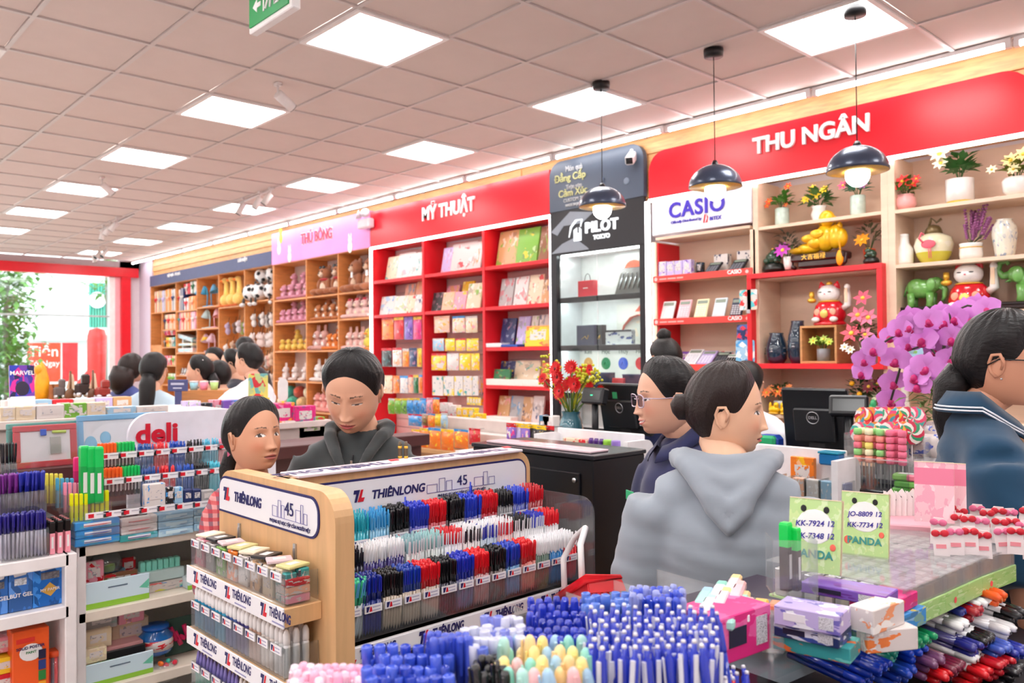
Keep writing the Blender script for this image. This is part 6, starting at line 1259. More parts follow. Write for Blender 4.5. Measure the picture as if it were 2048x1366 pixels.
for X,ty0,ty1,nm,bins in DT:
 ztag=on_x(0+950/4.2696,780+(ty0-20)/4.2696,X+.02)[1];zf=ztag-.085
 ya=on_x(bins[0][2][0]/4.2696,930,X)[0];yb=on_x(bins[-1][2][1]/4.2696,910,X)[0]
 part('clear_front',MB().box((X+.022,(ya+yb)/2,zf+.05),(.003,yb-ya,.10)),DC,dg);part('clear_floor',MB().box((X-.02,(ya+yb)/2,zf-.003),(.085,yb-ya,.005)),DC,dg);part('clear_end',MB().box((X-.02,ya,zf+.05),(.085,.003,.10)),DC,dg)
 for bi,(k,c,(a,b),words)in enumerate(bins):
  u=on_x(a/4.2696,780+ty0/4.2696,X)[0];v=on_x(b/4.2696,780+ty0/4.2696,X)[0];ob('price_tag',REDT,dg,T(X+.025,(u+v)/2,ztag))
  n=5 if k=='h' else 7
  for r_ in range(2):
   for j in range(n):
    y=u+(v-u)*(j+.5)/n;lab='%s, %s of the %s row, %s bin, %s step'%(words,ORD[j],('front','rear')[r_],ORD[bi],nm);gp='markers, %s step, %s bin, %s row'%(nm,ORD[bi],('front','rear')[r_])
    if k=='h':hl(lab,X-.004-r_*.026,y,zf+.026,c,(22,22,24),gp,min(1.15,(v-u)/n/.0225))
    else:
     bme,cme,*_=pen_mesh(c,tuple(min(255,int(q*.8+40))for q in c),c,1);t=ob('felt_pen',bme,None,T(X-r_*.014,y,zf-.030+R.uniform(0,.008))@RX(R.uniform(-3,3))@RZ(R.uniform(-20,20)),lab,'pen',gp);ob('cap',cme,t)
X=-3.075;ZS=on_x(210,1042,X)[1]-.04
for i,(a,b,y1_,c,X_,s,w_)in enumerate(((690,745,960,GRN,-3.10,1.75,'big green highlighter'),(750,805,965,GRN,-3.09,1.75,'big green highlighter'),(812,865,965,GRN,-3.08,1.75,'big green highlighter'),(630,680,900,(250,40,130),-3.17,1.2,'magenta highlighter'),(690,735,880,(250,60,140),-3.18,1.2,'magenta highlighter'))):
 y,z,w,h=bbx(zd(a,y1_-200,b,y1_),X_);hl('%s standing on the lowest step, %s in line'%(w_,ORD[i]),X_,y,z,c,tuple(int(v*.85)for v in c),'tall highlighters on the lowest step',s,label=i<3)
for blk,(a,b,y1_,n,c,X_,w_)in enumerate(((595,760,1145,4,YLW,X,'yellow'),(772,940,1110,4,YLW,X-.005,'lemon yellow'),(385,545,970,4,(250,230,90),-3.17,'pale yellow'),(475,640,1010,4,(80,180,220),-3.14,'sky blue'),(540,705,1050,4,(250,150,180),-3.11,'pastel pink'))):
 for j in range(n):
  y,z,w,h=bbx(zd(a+(b-a)*j/n,y1_-110,a+(b-a)*(j+1)/n,y1_),X_);hl('%s highlighter, %s of its clear bin on the low step'%(w_,ORD[j]),X_-.01,y,z,c,tuple(int(v*.95)for v in c),'%s highlighters on the low step'%w_,min(1.2,w/.023),label=False)
 y,z,w,h=bbx(zd(a,y1_-70,b,y1_+10),X_);part('clear_bin',MB().box((X_+.016,y,z+.035),(.002,w,.07)).box((X_-.02,y-w/2,z+.035),(.07,.002,.07)),DC,dg)
for j in range(9):
 y,z,w,h=bbx(zd(948+34*j,958,980+34*j,1032),X);t=ob('chunky_marker',MB().lathe([(.012,0),(.012,.055),(.009,.06)],12).mesh(mat((24,22,24),.3),'m')if j==0 else bpy.data.objects['chunky_marker'].data,None,T(X-.01,y,ZS+.0),'black chunky marker with coral top, %s in the low step row'%ORD[j],'marker','chunky black markers');ob('cap',MB().lathe([(.010,.06),(.010,.064),(0,.0645)],12).mesh(mat((250,100,90),.3),'cap')if j==0 else bpy.data.objects['cap.%03d'%CHK].data,t)
 if j==0:CHK=int(t.children[0].name.split('.')[-1])
for i,(bx,c,w_)in enumerate((((1238,800,1415,1000),'white','white blister pouch of pens'),((1420,830,1490,972),'black','blister pouch of black pens'),((1495,830,1565,970),'pale blue','blister pouch of blue pens'),((1572,850,1645,962),'navy','navy pack of leads'),((1648,848,1720,958),'navy','navy pack of leads'),((1722,855,1830,955),'grey','grey pack of leads'))):
 ebox('%s on the lowest step, %s from the highlighters'%(w_,ORD[i]),zd(*bx),X-.01,c,i,.03,None,'pack','lead_pack' if i>2 else 'pen_pouch',acc=[PAL['white'],PAL['blue']]if i<3 else 0)
for k in range(7):
 y,z=on_x(0+(830+150*k)/4.2696,780+(1070-16*k)/4.2696,X+.03);ob('price_tag',REDT,dg,T(X+.03,y,z))
part('clear_front',MB().box((X+.027,1.30,ZS+.03),(.003,.85,.07)),DC,dg)
for i,(bx,X_,c,w_,acc)in enumerate((((635,1112,1025,1185),XD+.012,'blue','topmost blue pen box',[(70,160,200),(90,180,200)]),((643,1186,1025,1252),XD+.01,'blue','middle blue pen box',[(60,140,200)]),((640,1253,1025,1320),XD+.008,'blue','lowest blue pen box',[(80,160,200)]),((1035,1082,1345,1150),XD+.006,'white','upper white box printed with a red pen',[(244,240,236)]),((1035,1152,1345,1222),XD+.006,'white','lower white box printed with a red pen',[(244,240,236)]),((1027,1224,1350,1282),XD+.006,'teal','teal box printed with a blue pen',[(120,190,210)]))):
 t,w,h=ebox('%s in the pile on the marker shelf board'%w_,zd(*bx),X_,c,i,.10,None,'box','pen_box','flat pen boxes',acc,3,(226,236,240)if i<3 else(240,238,236))
 part('printed_pen',MB().tube([(-w*.3,-.002,h*.5),(w*.15,-.002,h*.52),(w*.3,-.002,h*.55)],[.004,.0055,.002],6,flat=.2),mat((206,60,60)if i in(0,3,4)else(40,60,150),.4),t)
for i in range(6):
 a=1355+(i%2)*305;t,w,h=ebox('pale blue slim box, %s column, %s from the top'%(('first','second')[i%2],ORD[i//2]),zd(a,1045-(i%2)*40+(i//2)*66,a+300 if i%2==0 else a+120,1108-(i%2)*40+(i//2)*66),XD+.005,'pale blue',i,.10,None,'box','pen_box','pale blue slim boxes',[(190,222,236)],3,(206,232,240))
 part('printed_pen',MB().tube([(w*.1,-.002,h*.4),(w*.3,-.002,h*.45)],.003,6,flat=.2),mat((70,110,160),.4),t)
def tray(lab,px,X,z):
 y,z0,w,h=bbx(px,X);t=thing('display_tray',lab,'tray',T(X,y,z)@ER);part('tray_front',MB().cbox((0,.004,h*.5),(w,.008,h),.003),printed((206,228,240),[(130,206,120),(110,200,170),(206,230,240)],1.6,3,.54,.3,(0,.22,(150,206,70))),t);part('tray_body',MB().box((0,.11,h*.3),(w*.98,.2,h*.55)),mat((214,230,236),.5),t);part('fine_print',MB().box((0,-.001,h*.72),(w*.3,.001,.004)),mat((90,110,130),.5),t)
tray('pale card tray with green wave print on the upper inner shelf',zq(755,500,1335,735),XD-.03,dz2);tray('pale card tray with green wave print on the lower inner shelf',zq(760,1275,1370,1480),XD-.03,dz2-.27);tray('pale card tray with green wave print behind the pen rack',zq(1680,420,2100,600),XD-.03,dz2)
y,z,w,h=bbx(zq(1260,265,1650,455),XD-.08);t=thing('mint_marker_box','open box of mint green highlighters on the upper inner shelf','box',T(XD-.10,y,z)@ER);part('box',MB().cbox((0,.03,h*.25),(w,.09,h*.5),.003),mat((200,226,226),.4),t)
for k in range(7):part('marker',MB().cbox((-w*.40+k*w*.133,.02,h*.55),(w*.115,.03,h*.8),.003),mat((140,224,204),.35),t)
ebox('white box with a row of coloured marker caps',zq(1270,455,1680,620),XD-.09,'white',4,.12,dz2,'box','marker_box',acc=[(240,120,120),(120,210,190),(230,230,90),(90,150,220)])
t=thing('toy_dome','clear domed toy pack with bright green tape inside','pack',T(XD-.16,on_x(212,1140,XD-.16)[0],dz2+.10));part('dome',MB().lathe([(.055,0),(.055,.03),(.04,.06),(0,.075)],18),clear((206,230,236),.1,haze=.12),t);part('tape',MB().lathe([(.02,0),(.022,.012),(.02,.025)],14,(.03,0,.0)),mat((190,226,40),.4),t);part('card',MB().cbox((0,0,-.05),(.05,.12,.1),.003),mat((120,170,190),.4),t)
for i,(bx,c,w_,X_)in enumerate((((750,280,930,500),'pink','scissors card pack with pink handle',XD-.08),((890,380,1230,520),'brown','clear craft pack with red header',XD-.11),((1080,250,1215,390),'red','red header card pack',XD-.16))):ebox('%s on the upper inner shelf, %s of three'%(w_,ORD[i]),zq(*bx),X_,c,i+3,.02,None,'pack','craft_pack',acc=[PAL['red'],PAL['white'],PAL[c]])
for i,(bx,c,w_,X_,acc)in enumerate((((760,730,1050,890),'grey','grey green flat box',XD-.10,[(150,170,165)]),((1060,700,1290,830),'pink','pink pencil pack',XD-.12,None),((755,890,1000,1060),'cream','tall beige box',XD-.08,[(226,206,170)]),((1000,800,1330,1010),'cream','wide beige box',XD-.14,[(222,204,170)]),((760,1055,955,1185),'cream','cream notebook box',XD-.05,[(240,230,190)]),((770,1190,1070,1330),'yellow','yellow flowery box',XD-.06,None),((1070,1160,1350,1290),'orange','orange and black tool box',XD-.09,[(40,36,36),(240,236,226)]))):ebox('%s on the lower inner shelf'%w_,zq(*bx),X_,c,i+9,.10,None,'box','carton',acc=acc)
y,z,w,h=bbx(zq(940,900,1310,1165),XD-.05);t=thing('open_box','black box with its lid open showing pink packets','box',T(XD-.06,y,z)@ER);part('box',MB().cbox((0,.05,h*.2),(w,.1,h*.4),.003),mat((30,28,30),.4),t);part('packets',MB().cbox((0,.05,h*.44),(w*.92,.085,h*.14),.003),mat((206,150,150),.4),t);part('lid',MB().cbox((0,0,h*.2),(w,.004,h*.4),.002),mat((34,30,34),.4),t,T(0,.09,h*.5)@RX(-20))
y,z,w,h=bbx(zq(1320,900,1560,1130),XD-.06);t=thing('blue_tub','translucent blue tub with red and white label','tub',T(XD-.12,y,z));part('tub',MB().lathe([(.05,0),(.06,.01),(.062,h*.7),(.045,h*.85),(.045,h)],18),mat((30,110,190),.15,coat=.5),t);part('label',MB().lathe([(.0625,h*.2),(.0628,h*.6)],18),printed(PAL['white'],[PAL['red'],PAL['white']],4,1),t);part('lid',MB().lathe([(.048,h*.95),(.048,h*1.08),(0,h*1.09)],18),mat((20,90,180),.3),t)
t=thing('magnet_cup','clear cup of bright clips on the lower inner shelf','cup',T(XD-.07,on_x(329,1340,XD-.07)[0],on_x(329,1358,XD-.07)[1]));part('cup',MB().lathe([(.04,0),(.048,.06)],16),clear(haze=.1),t)
for k in range(14):ball('clip',t,mat([(240,60,110),(60,190,160),(250,120,40),(230,40,70)][k%4],.4),(R.uniform(-.03,.03),R.uniform(-.03,.03),.02+.05*R.random()),(.014,.009,.009),RZ(R.uniform(0,180)))
t=thing('pink_clips','magenta plastic clips hanging in front of a dark card','clips',T(XD-.14,on_x(365,1260,XD-.14)[0],on_x(365,1300,XD-.14)[1]));part('card',MB().cbox((0,0,.06),(.004,.13,.14),.001),mat((60,90,80),.5),t)
for k in range(7):part('clip',MB().tube([(.01,-.05+.017*k,.10-.02*(k%3)),(.02,-.03+.017*k,.05-.02*(k%2))],.009,8),mat((222,30,100),.35),t)
def binpens(words,px,X,n,deep,cap,bar,base,style,gp,hgt=1.0):
 y,z,w,h=bbx(px,X);bme,cme,*_=pen_mesh(cap,bar,cap,style)
 for r_ in range(deep):
  for j in range(n):
   t=ob('capped_pen',bme,None,T(X-r_*.016,y-w/2+w*(j+.5)/n,base)@RX(R.uniform(-3,3))@RZ(R.uniform(-30,30))@SCL(w/n/.0105,w/n/.0105,hgt),'%s, %s of row %s in the bin over the cubby'%(words,ORD[j],ORD[r_]),'pen',gp+', row '+ORD[r_]);ob('cap',cme,t)
 part('clear_bin',MB().box((X+.016,y,base+.045),(.003,w,.09)).box((X-.03,y+w/2,base+.045),(.09,.003,.09)),DC,cu)
zt1=on_x(50,1115,XC-.03)[1]
binpens('indigo capped silver pen',zd(0,1080,405,1335),XC-.03,13,4,(40,34,130),(176,172,190),CZT+.002,0,'indigo pens over the cubby',1.0)
zt2=on_x(50,1030,XC-.115)[1]
binpens('purple capped pen',zd(0,810,165,1060),XC-.115,6,3,(120,40,140),(60,50,80),zt2-.012,0,'purple pens over the cubby',1.05)
binpens('blue capped clear pen',zd(170,810,385,1050),XC-.115,8,3,(40,50,170),(60,62,100),zt2-.012,0,'blue pens over the cubby',1.05)
binpens('black pen with dark cap',zd(0,600,135,820),XC-.20,6,2,(30,30,34),(40,42,48),on_x(15,975,XC-.2)[1]-.01,0,'black pens over the cubby',1.1)
st_=thing('step_riser','grey clear step riser under the upper pen bins of the cubby','riser',T(0,0,0));part('step',MB().box((XC-.16,.36,CZT+(zt2-.014-CZT)/2),(.10,.82,max(.02,zt2-.016-CZT))),clear((190,194,200),.1,haze=.15),st_);part('step',MB().box((XC-.26,.36,CZT+.10),(.09,.82,.20)),clear((190,194,200),.1,haze=.15),st_)
for r_ in range(4):
 for j in range(3):
  y,z,w,h=bbx(zd(412+66*j,1130,476+66*j,1345),XC-.03);t=hl('pastel pink highlighter with black cap, %s of row %s beside the indigo pens'%(ORD[j],ORD[r_]),XC-.03-r_*.026,y,CZT+.002,(24,22,24),(246,160,176),'pink highlighters over the cubby, row '+ORD[r_],min(1.25,w/.0235),name='pink_highlighter')
  if r_<4:part('cap_disc',MB().lathe([(.0,0),(.006,0)],10,(0,0,.114*min(1.25,w/.0235))),mat((250,150,150),.4),t)
for i,(bx,sd,c,w_)in enumerate((((-60,370,75,745),0,(50,110,190),'blue pen carton at the picture edge'),((80,345,297,722),0,(60,120,200),'pale blue pen carton with window of clear pens'),((292,312,620,700),1,(20,104,190),'bright blue pen carton with amber diamond print'))):
 y,z,w,h=bbx(zq(*bx),XC-.04);t=solid('pen_carton',MB().cbox((0,.05,h/2),(w,.1,h),.003),printed(c,[tuple(min(255,v+40)for v in c),tuple(int(v*.8)for v in c)],2,i,.5),w_+' in the white cubby','box',T(XC-.04,y,z_mid+.001)@ER)
 part('logo_plate',MB().prism([(-w*.28,h*.82),(w*.2,h*.85),(w*.24,h*.95),(-w*.34,h*.92)],.001,M=T(0,-.001,0)),WHITE,t)
 part('window',MB().box((-w*.03,-.001,h*.70),(w*.5,.001,h*.16)),mat((206,210,216)if i==1 else(110,110,116),.2,var=.4,scale=150),t)
 if i==2:part('printed_diamond',MB().prism([(-w*.28,h*.36),(-w*.02,h*.22),(w*.18,h*.38),(-w*.04,h*.54)],.001,M=T(0,-.001,0)),mat((206,160,70),.4),t);text('MY PAPER',.013,INKW,t,T(-w*.04,-.003,h*.38)@SOUTH,ext=.0004)
 elif i==1:text('BÚT GEL',.017,INKW,t,T(0,-.002,h*.38)@SOUTH,ext=.0004,bold=.02)
 else:text('GEL',.018,INKW,t,T(w*.2,-.002,h*.38)@SOUTH,ext=.0004,bold=.02)
zl_=z_mid-.30
y,z,w,h=bbx(zq(110,890,440,1480),XC-.05);t=solid('paint_box',MB().cbox((0,.04,h/2),(w,.08,h),.003),mat((240,92,30),.4,var=.03),'orange poster paint box with coloured pots in the white cubby','box',T(XC-.05,y,z)@ER)
part('white_splash',MB().ell((-.0,0,h*.66),(w*.32,.001,h*.13),14,8),WHITE,t,T(0,-.001,0));text('SOLID POSTER',.0125,INKN,t,T(-w*.02,-.003,h*.735)@SOUTH,ext=.0004,bold=.02);text('PAINT',.011,mat((60,140,90),.4,var=0),t,T(.0,-.003,h*.66)@SOUTH,ext=.0004,bold=.02);part('brand_patch',MB().box((-w*.15,-.001,h*.85),(w*.5,.001,h*.07)),mat((222,50,40),.4),t)
for k,c in enumerate(((30,34,70),(30,60,130),(40,130,60),(240,160,40))):part('paint_pot',MB().box((w*.3,-.002,h*.6-k*h*.16),(w*.2,.003,h*.14)),mat(c,.3),t)
y,z,w,h=bbx(zq(442,1050,592,1480),XC-.06);t=thing('stick_tube','clear tube of neon sticks with orange lid in the white cubby','tube',T(XC-.10,y,z));part('tube',MB().lathe([(w*.46,0),(w*.46,h*.8)],18),clear(haze=.06),t);part('lid',MB().lathe([(w*.5,h*.78),(w*.52,h*.86),(w*.48,h*.9),(w*.40,h*.9)],18),mat((236,90,40),.35),t)
for k in range(10):part('stick',MB().tube([(w*.33*math.cos(k*.63),w*.33*math.sin(k*.63),.01),(w*.33*math.cos(k*.63),w*.33*math.sin(k*.63),h*.76)],.006,6),mat([(250,60,70),(90,90,110),(150,190,70),(250,90,90)][k%4],.4),t)
for i,(bx,c)in enumerate((((-80,1145,140,1290),'yellow'),((-80,1292,150,1450),'red'),((-60,960,105,1100),'pink'))):ebox('%s carton stacked beside the orange paint box'%c,zq(*bx),XC-.08-.03*(i==2),c,i+5,.2,None,'box','carton',acc=0 if i<2 else None)
zw=Zm(0,780,6.8267);XWB=-3.62
ld=thing('ledge_gondola','brown gondola whose ledge carries the framed whiteboards','shelving',T(0,0,0));zle=on_x(100,934,XWB+.05)[1]
part('ledge',MB().cbox((XWB,1.5,zle-.03),(.16,2.4,.06),.004),mat((74,34,34),.45),ld);part('body',MB().box((XWB-.25,1.5,zle/2),(.5,2.4,zle-.06)),mat((80,40,38),.5),ld)
def wboard(lab,px,X,frame,face,z=None,plain=True):
 y,z0,w,h=bbx(px,X);t=thing('whiteboard',lab,'whiteboard',T(X,y,zle if z is None else z)@ER@RX(-8));fm=mat(frame,.35)
 for c,s in(((0,.006,.012),(w,.014,.024)),((0,.006,h-.012),(w,.014,.024)),((-w/2+.012,.006,h/2),(.024,.014,h-.048)),((w/2-.012,.006,h/2),(.024,.014,h-.048))):part('frame_bar',MB().cbox(c,s,.003),fm,t)
 part('board_face',MB().box((0,.008,h/2),(w-.04,.006,h-.04)),mat(face,.2,var=.02),t);part('film_wrap',MB().box((0,-.006,h/2),(w*1.02,.001,h*1.02)),clear((254,254,254),.05,'film',.02),t)
 return t,w,h
t,w,h=wboard('red framed whiteboard in film with a marker and eraser pack',zw(195,462,1065,1040),XWB+.04,(200,34,52),(232,232,236))
part('eraser',MB().cbox((-w*.04,-.003,h*.82),(.022,.008,.026),.003),mat((60,90,180),.4),t);part('marker',MB().tube([(w*.1,-.003,h*.82),(w*.32,-.003,h*.81)],.006,8),mat((170,190,90),.4),t);part('eraser_pack',MB().box((w*.15,-.002,h*.5),(w*.17,.004,h*.4)),clear((226,230,214),.1,haze=.3),t)
wboard('teal framed whiteboard standing just behind the red framed one',zw(105,400,1075,1000),XWB+.0,(70,160,150),(214,226,226));t,w,h=wboard('sky blue framed whiteboard in film beside the brand board',zw(1072,330,2300,960),XWB+.02,(110,180,226),(230,234,240))
part('printed_patch',MB().ell((-w*.36,0,h*.36),(w*.07,.001,h*.2),12,8).ell((-w*.2,0,h*.5),(w*.06,.001,h*.14),12,8),mat((120,190,226),.4,var=.2),t,T(0,.004,0))
# pen table nearest the camera
TB=thing('pen_table','dark low table nearest the camera whose clear bins hold loose pens','table',T(-.60,1.22,0)@RZ(-5))
part('table_body',MB().cbox((0,-.40,.45),(.80,1.1,.90),.01).cbox((.10,.45,.45),(.56,.8,.90),.01),mat((34,26,34),.5),TB);part('bin_floor',MB().box((-.28,-.25,1.0),(.26,1.3,.01)),mat((60,50,66),.4),TB);part('clear_ledge',MB().box((-.07,.25,1.03),(.13,1.2,.006)),clear(refl=.02),TB)
for k in range(4):part('bin_divider',MB().box((-.28,-.30+k*.12,1.04),(.24,.002,.07)),DC,TB)
def fpen(style,c,body,tip=None):
 k=('f',style,c,body,tip)
 if k in _P:return _P[k]
 m,b=mat(c,.22,var=0,coat=.5),mat(body,.15,var=0,coat=.6);r=.0054
 if style=='click':
  L=[('barrel',MB().lathe([(.001,0),(.004,.02),(r,.03),(r,.10)],12).mesh(b,'pen')),('upper',MB().lathe([(r,.10),(r*1.08,.104),(r,.136),(.0032,.139),(.003,.148),(0,.1485)],12).mesh(m,'upper')),('clip',MB().cbox((0,-.0075,.116),(.0055,.002,.042),.0008).mesh(mat(tip or c,.3),'clip')),('button_tip',MB().lathe([(.0031,.148),(.0024,.1515),(0,.152)],10).mesh(WHITE,'tip'))]
 elif style=='cap':
  L=[('barrel',MB().lathe([(.001,0),(.004,.02),(r*.95,.03),(r*.95,.10)],12).mesh(b,'pen')),('cap',MB().lathe([(r*1.12,.092),(r*1.12,.142),(r*.8,.148),(0,.149)],12).mesh(m,'cap')),('clip',MB().cbox((0,-.0080,.124),(.0042,.0025,.042),.001).mesh(m,'clip'))]
 elif style=='flat':
  L=[('barrel',MB().lathe([(.001,0),(r,.03),(r,.12)],12).mesh(b,'pen')),('cap',MB().lathe([(r*1.25,.118),(r*1.3,.148),(r*1.1,.149),(r*1.0,.146),(0,.146)],14).mesh(m,'cap'))]
 else:
  L=[('barrel',MB().lathe([(.004,0),(.0075,.01),(.0075,.10)],14).mesh(b,'pen')),('cap',MB().lathe([(.0082,.098),(.0082,.135),(.0062,.146),(.003,.150),(0,.151)],14).mesh(m,'cap')),('clip',MB().cbox((0,-.0095,.125),(.005,.003,.038),.001).mesh(m,'clip'))]
 _P[k]=L;return L
def put(L,name,M,lab,group,cat='pen'):
 t=ob(name,L[0][1],None,M,lab,cat,group)
 for n_,me in L[1:]:ob(n_,me,t)
PA=[(176,226,214),(250,226,140),(246,190,190),(160,200,226),(140,214,196),(250,214,150)]
CLUST=[('pale pink glitter pen',(585,1318,745,1372),1.13,10,4,'cap',[((244,206,222),(226,220,232)),((238,226,238),(230,226,236)),((250,180,206),(236,226,234))]),('dotted blue capped pen',(725,1280,905,1362),1.14,7,4,'flat',[((40,70,190),(120,130,200)),((60,90,210),(150,160,210))]),('clear pen with blue cap',(858,1258,940,1275),1.15,6,2,'cap',[((60,84,200),(190,196,226))]),('white pen with blue dot end',(925,1245,1010,1300),1.14,5,3,'flat',[((206,210,232),(210,214,232)),((90,110,206),(206,210,230))]),('black pen with ribbed grip',(945,1300,1015,1345),1.14,5,4,'cap',[((22,22,26),(26,26,30))]),('clear pen with pale blue end',(965,1225,1045,1280),1.14,6,4,'flat',[((206,208,228),(196,200,226)),((120,130,210),(196,200,226))]),('glossy dark blue pen',(1055,1185,1195,1275),1.14,8,6,'cap',[((30,50,170),(30,40,130)),((40,60,190),(34,44,140))]),('pastel marker pen',(1000,1262,1180,1345),1.15,7,4,'pastel',[(c,tuple(min(255,v+8)for v in c))for c in PA]),('light blue flat topped pen',(1165,1180,1265,1212),1.145,5,3,'flat',[((80,120,210),(120,150,220))]),('translucent blue pen',(1262,1165,1370,1195),1.15,8,4,'cap',[((50,80,206),(130,150,220)),((150,160,216),(160,170,222))]),('royal blue click pen with white clip label',(1175,1205,1440,1300),1.165,12,7,'click',[((34,58,190),(30,60,180),(226,228,236))]),('red and white small pen',(1380,1335,1470,1362),1.08,6,2,'click',[((226,30,40),(236,230,230)),((240,236,236),(226,40,50))]),('blue small pen',(1440,1325,1500,1352),1.08,3,2,'click',[((40,60,190),(60,80,190))])]
for words,(x0,y0,x1,y1),zt,nx,ny,st,cols in CLUST:
 for j in range(ny):
  for i in range(nx):
   px=x0+(x1-x0)*(i+.5+.35*(j%2-.5))/nx;py=y0+(y1-y0)*(j+.5)/ny+R.uniform(-3,3);k=R.uniform(-.008,.012);x,y=on_z(px,py,zt+k)
   c=cols[(i*2+j*3+R.randint(0,1))%len(cols)];M=T(x,y,zt+k)@RZ(R.uniform(-60,90))@RX(R.uniform(-7,7))@RY(R.uniform(-6,6))@T(0,0,-.15)
   put(fpen(st,c[0],c[1],c[2]if len(c)>2 else None),{'click':'click_pen','cap':'gel_pen','flat':'flat_top_pen','pastel':'pastel_pen'}[st],M,'%s, %s along row %s of its bin'%(words,ORD[i],ORD[j]),words+'s, row '+ORD[j])
zf=Zm(1540,980,3.5394)
def fpx(a,b):return 1540+a/3.5394,980+b/3.5394
def lbox(lab,pL,pR,z,d,h,col,i,acc=None,name='pen_box',lbl=True):
 """box on the table whose lower front edge runs between two seen points"""
 A_=Vector(on_z(*fpx(*pL),z));B2=Vector(on_z(*fpx(*pR),z));v=B2-A_;w=v.length;M=T((A_.x+B2.x)/2,(A_.y+B2.y)/2,z)@Matrix.Rotation(math.atan2(v.y,v.x),4,'Z')
 t=solid(name,MB().cbox((0,d/2,h/2),(w,d,h),.0015),prt(col,i,sc=3,acc=acc),lab,'box',M,None)
 if lbl:part('bar_code',MB().box((w*.30,-.0006,h*.5),(w*.22,.001,h*.62)),printed((226,226,230),[(120,120,126),(226,226,230)],30,i,.5),t);part('word_mark',MB().cbox((-w*.18,-.0006,h*.52),(w*.34,.001,h*.4),.0004),mat((40,36,60)if i%2 else(236,232,236),.4),t)
 return t
lbox('teal and orange slim pen box at the bottom of the pile',(20,1125),(570,1240),1.035,.06,.024,'teal',1,[(240,120,60),(110,200,190)],lbl=False)
lbox('blue and white pen box in the middle of the pile',(25,1030),(490,1130),1.059,.06,.022,'navy',3,[(60,80,160),(226,228,240)]);lbox('white and lavender pen box on top of the pile',(28,950),(495,1040),1.081,.06,.03,'lilac',2,[(240,240,246),(120,110,190)],lbl=True)
lbox('lower white and orange pen box behind the lavender pile',(610,1120),(690,1165),1.035,.09,.035,'white',5,[(240,130,60),(246,240,234)],lbl=False);lbox('upper white and orange pen box behind the lavender pile',(560,985),(735,1035),1.07,.09,.038,'white',6,[(246,160,110),(250,246,240)],lbl=False)
lbox('blue slim box under the magenta box',(600,1000),(835,1065),1.035,.13,.03,'blue',7,lbl=False);lbox('magenta slim box under the purple box',(560,880),(822,940),1.066,.13,.025,'magenta',8,lbl=False);lbox('purple pen box with orange letters on top',(215,722),(825,838),1.092,.06,.018,'purple',9,[(110,50,150),(130,70,170)])
part_=lbox('tall pink display box of pastel highlighters',(-345,1255),(10,1120),1.037,.085,.07,'magenta',11,[(236,90,160),(240,110,170)],'display_box',lbl=True)
for i in range(12):
 px,py=1430+(i%3)*30-(i//3)*8,1245-(i%3)*14-(i//3)*14;x,y=on_z(px,py,1.10);c=[(246,200,210),(170,226,214),(240,236,244),(250,214,220)][i%4]
 t=solid('pastel_highlighter',MB().cbox((0,0,0),(.020,.07,.016),.006),mat(c,.35),'pastel highlighter lying in the pink display box, %s from the front'%ORD[i],'marker',T(x,y,1.095+.006*(i//6))@RZ(25),None);part('cap',MB().cbox((0,.045,0),(.019,.03,.015),.005),mat(PA[i%6],.35),t)
x,y=on_z(1490,1195,1.10);t=thing('rainbow_box','clear box of rainbow pastel tips beside the grey hoodie','box',T(x,y,1.03)@RZ(22));part('box',MB().cbox((0,0,.03),(.13,.09,.06),.003),clear(haze=.25),t)
for k,c in enumerate(((190,160,214),(130,206,190),(140,210,150),(250,200,100),(250,150,110))):part('marker_tip',MB().cbox((-.05+k*.025,0,.062),(.022,.03,.012),.003),mat(c,.4),t)
FIGC=[(240,236,230),(246,170,110),(250,200,190),(60,56,60),(250,226,150)];cbx=MB().cbox((0,0,.026),(.027,.027,.052),.002).mesh(clear((252,254,254),.10,haze=.32),'clear_box');stk=MB().box((0,0,.0525),(.020,.018,.001)).mesh(WHITE,'sticker');figm={c:MB().ell((0,0,.014),(.010,.009,.012),10,7).ell((0,0,.032),(.011,.010,.010),10,7).mesh(mat(c,.45),'figure')for c in FIGC}
for k,(pL,pR,w_)in enumerate((((948,992),(1228,862),'nearest'),((1228,862),(1490,735),'middle'),((1490,735),(1730,640),'farthest'))):
 A_=Vector(on_z(*fpx(*pL),1.03));B2=Vector(on_z(*fpx(*pR),1.03));v=B2-A_;w=v.length;M=T(A_.x,A_.y,1.03)@Matrix.Rotation(math.atan2(v.y,v.x),4,'Z')
 t=thing('figure_tray','clear tray with green panda print card front, %s of three'%w_,'tray',M);part('card_front',MB().cbox((w/2,-.002,.016),(w,.004,.034),.001),printed((170,214,130),[(200,230,170),(150,206,110)],6,k,.55),t);part('tray_base',MB().box((w/2,.13,.002),(w,.26,.004)),mat((190,220,160),.5),t);part('clear_lid',MB().box((w/2,.13,.068),(w,.27,.002)).box((w/2,0,.04),(w,.002,.055)),clear((253,254,254),.10,haze=.14),t)
 part('printed_dot',MB().lathe([(0,0),(.006,0)],10,M=T(w*.25,-.0045,.014)@RX(90)),mat((240,90,90),.5),t)
 nx=max(3,int(w/.030))
 for i in range(nx):
  for j in range(8):
   c=FIGC[(i+k*2+j*3)%5]if k<2 else FIGC[(i+j)%2+1];o=ob('figure_box',figm[c],None,M@T(w*(i+.5)/nx,.018+j*.031,.005),'small clear boxed figure in the %s tray, column %s, row %s'%(w_,ORD[i],ORD[j]),'toy','boxed figures, %s tray, row %s'%(w_,ORD[j]));ob('clear_box',cbx,o);ob('sticker',stk,o)
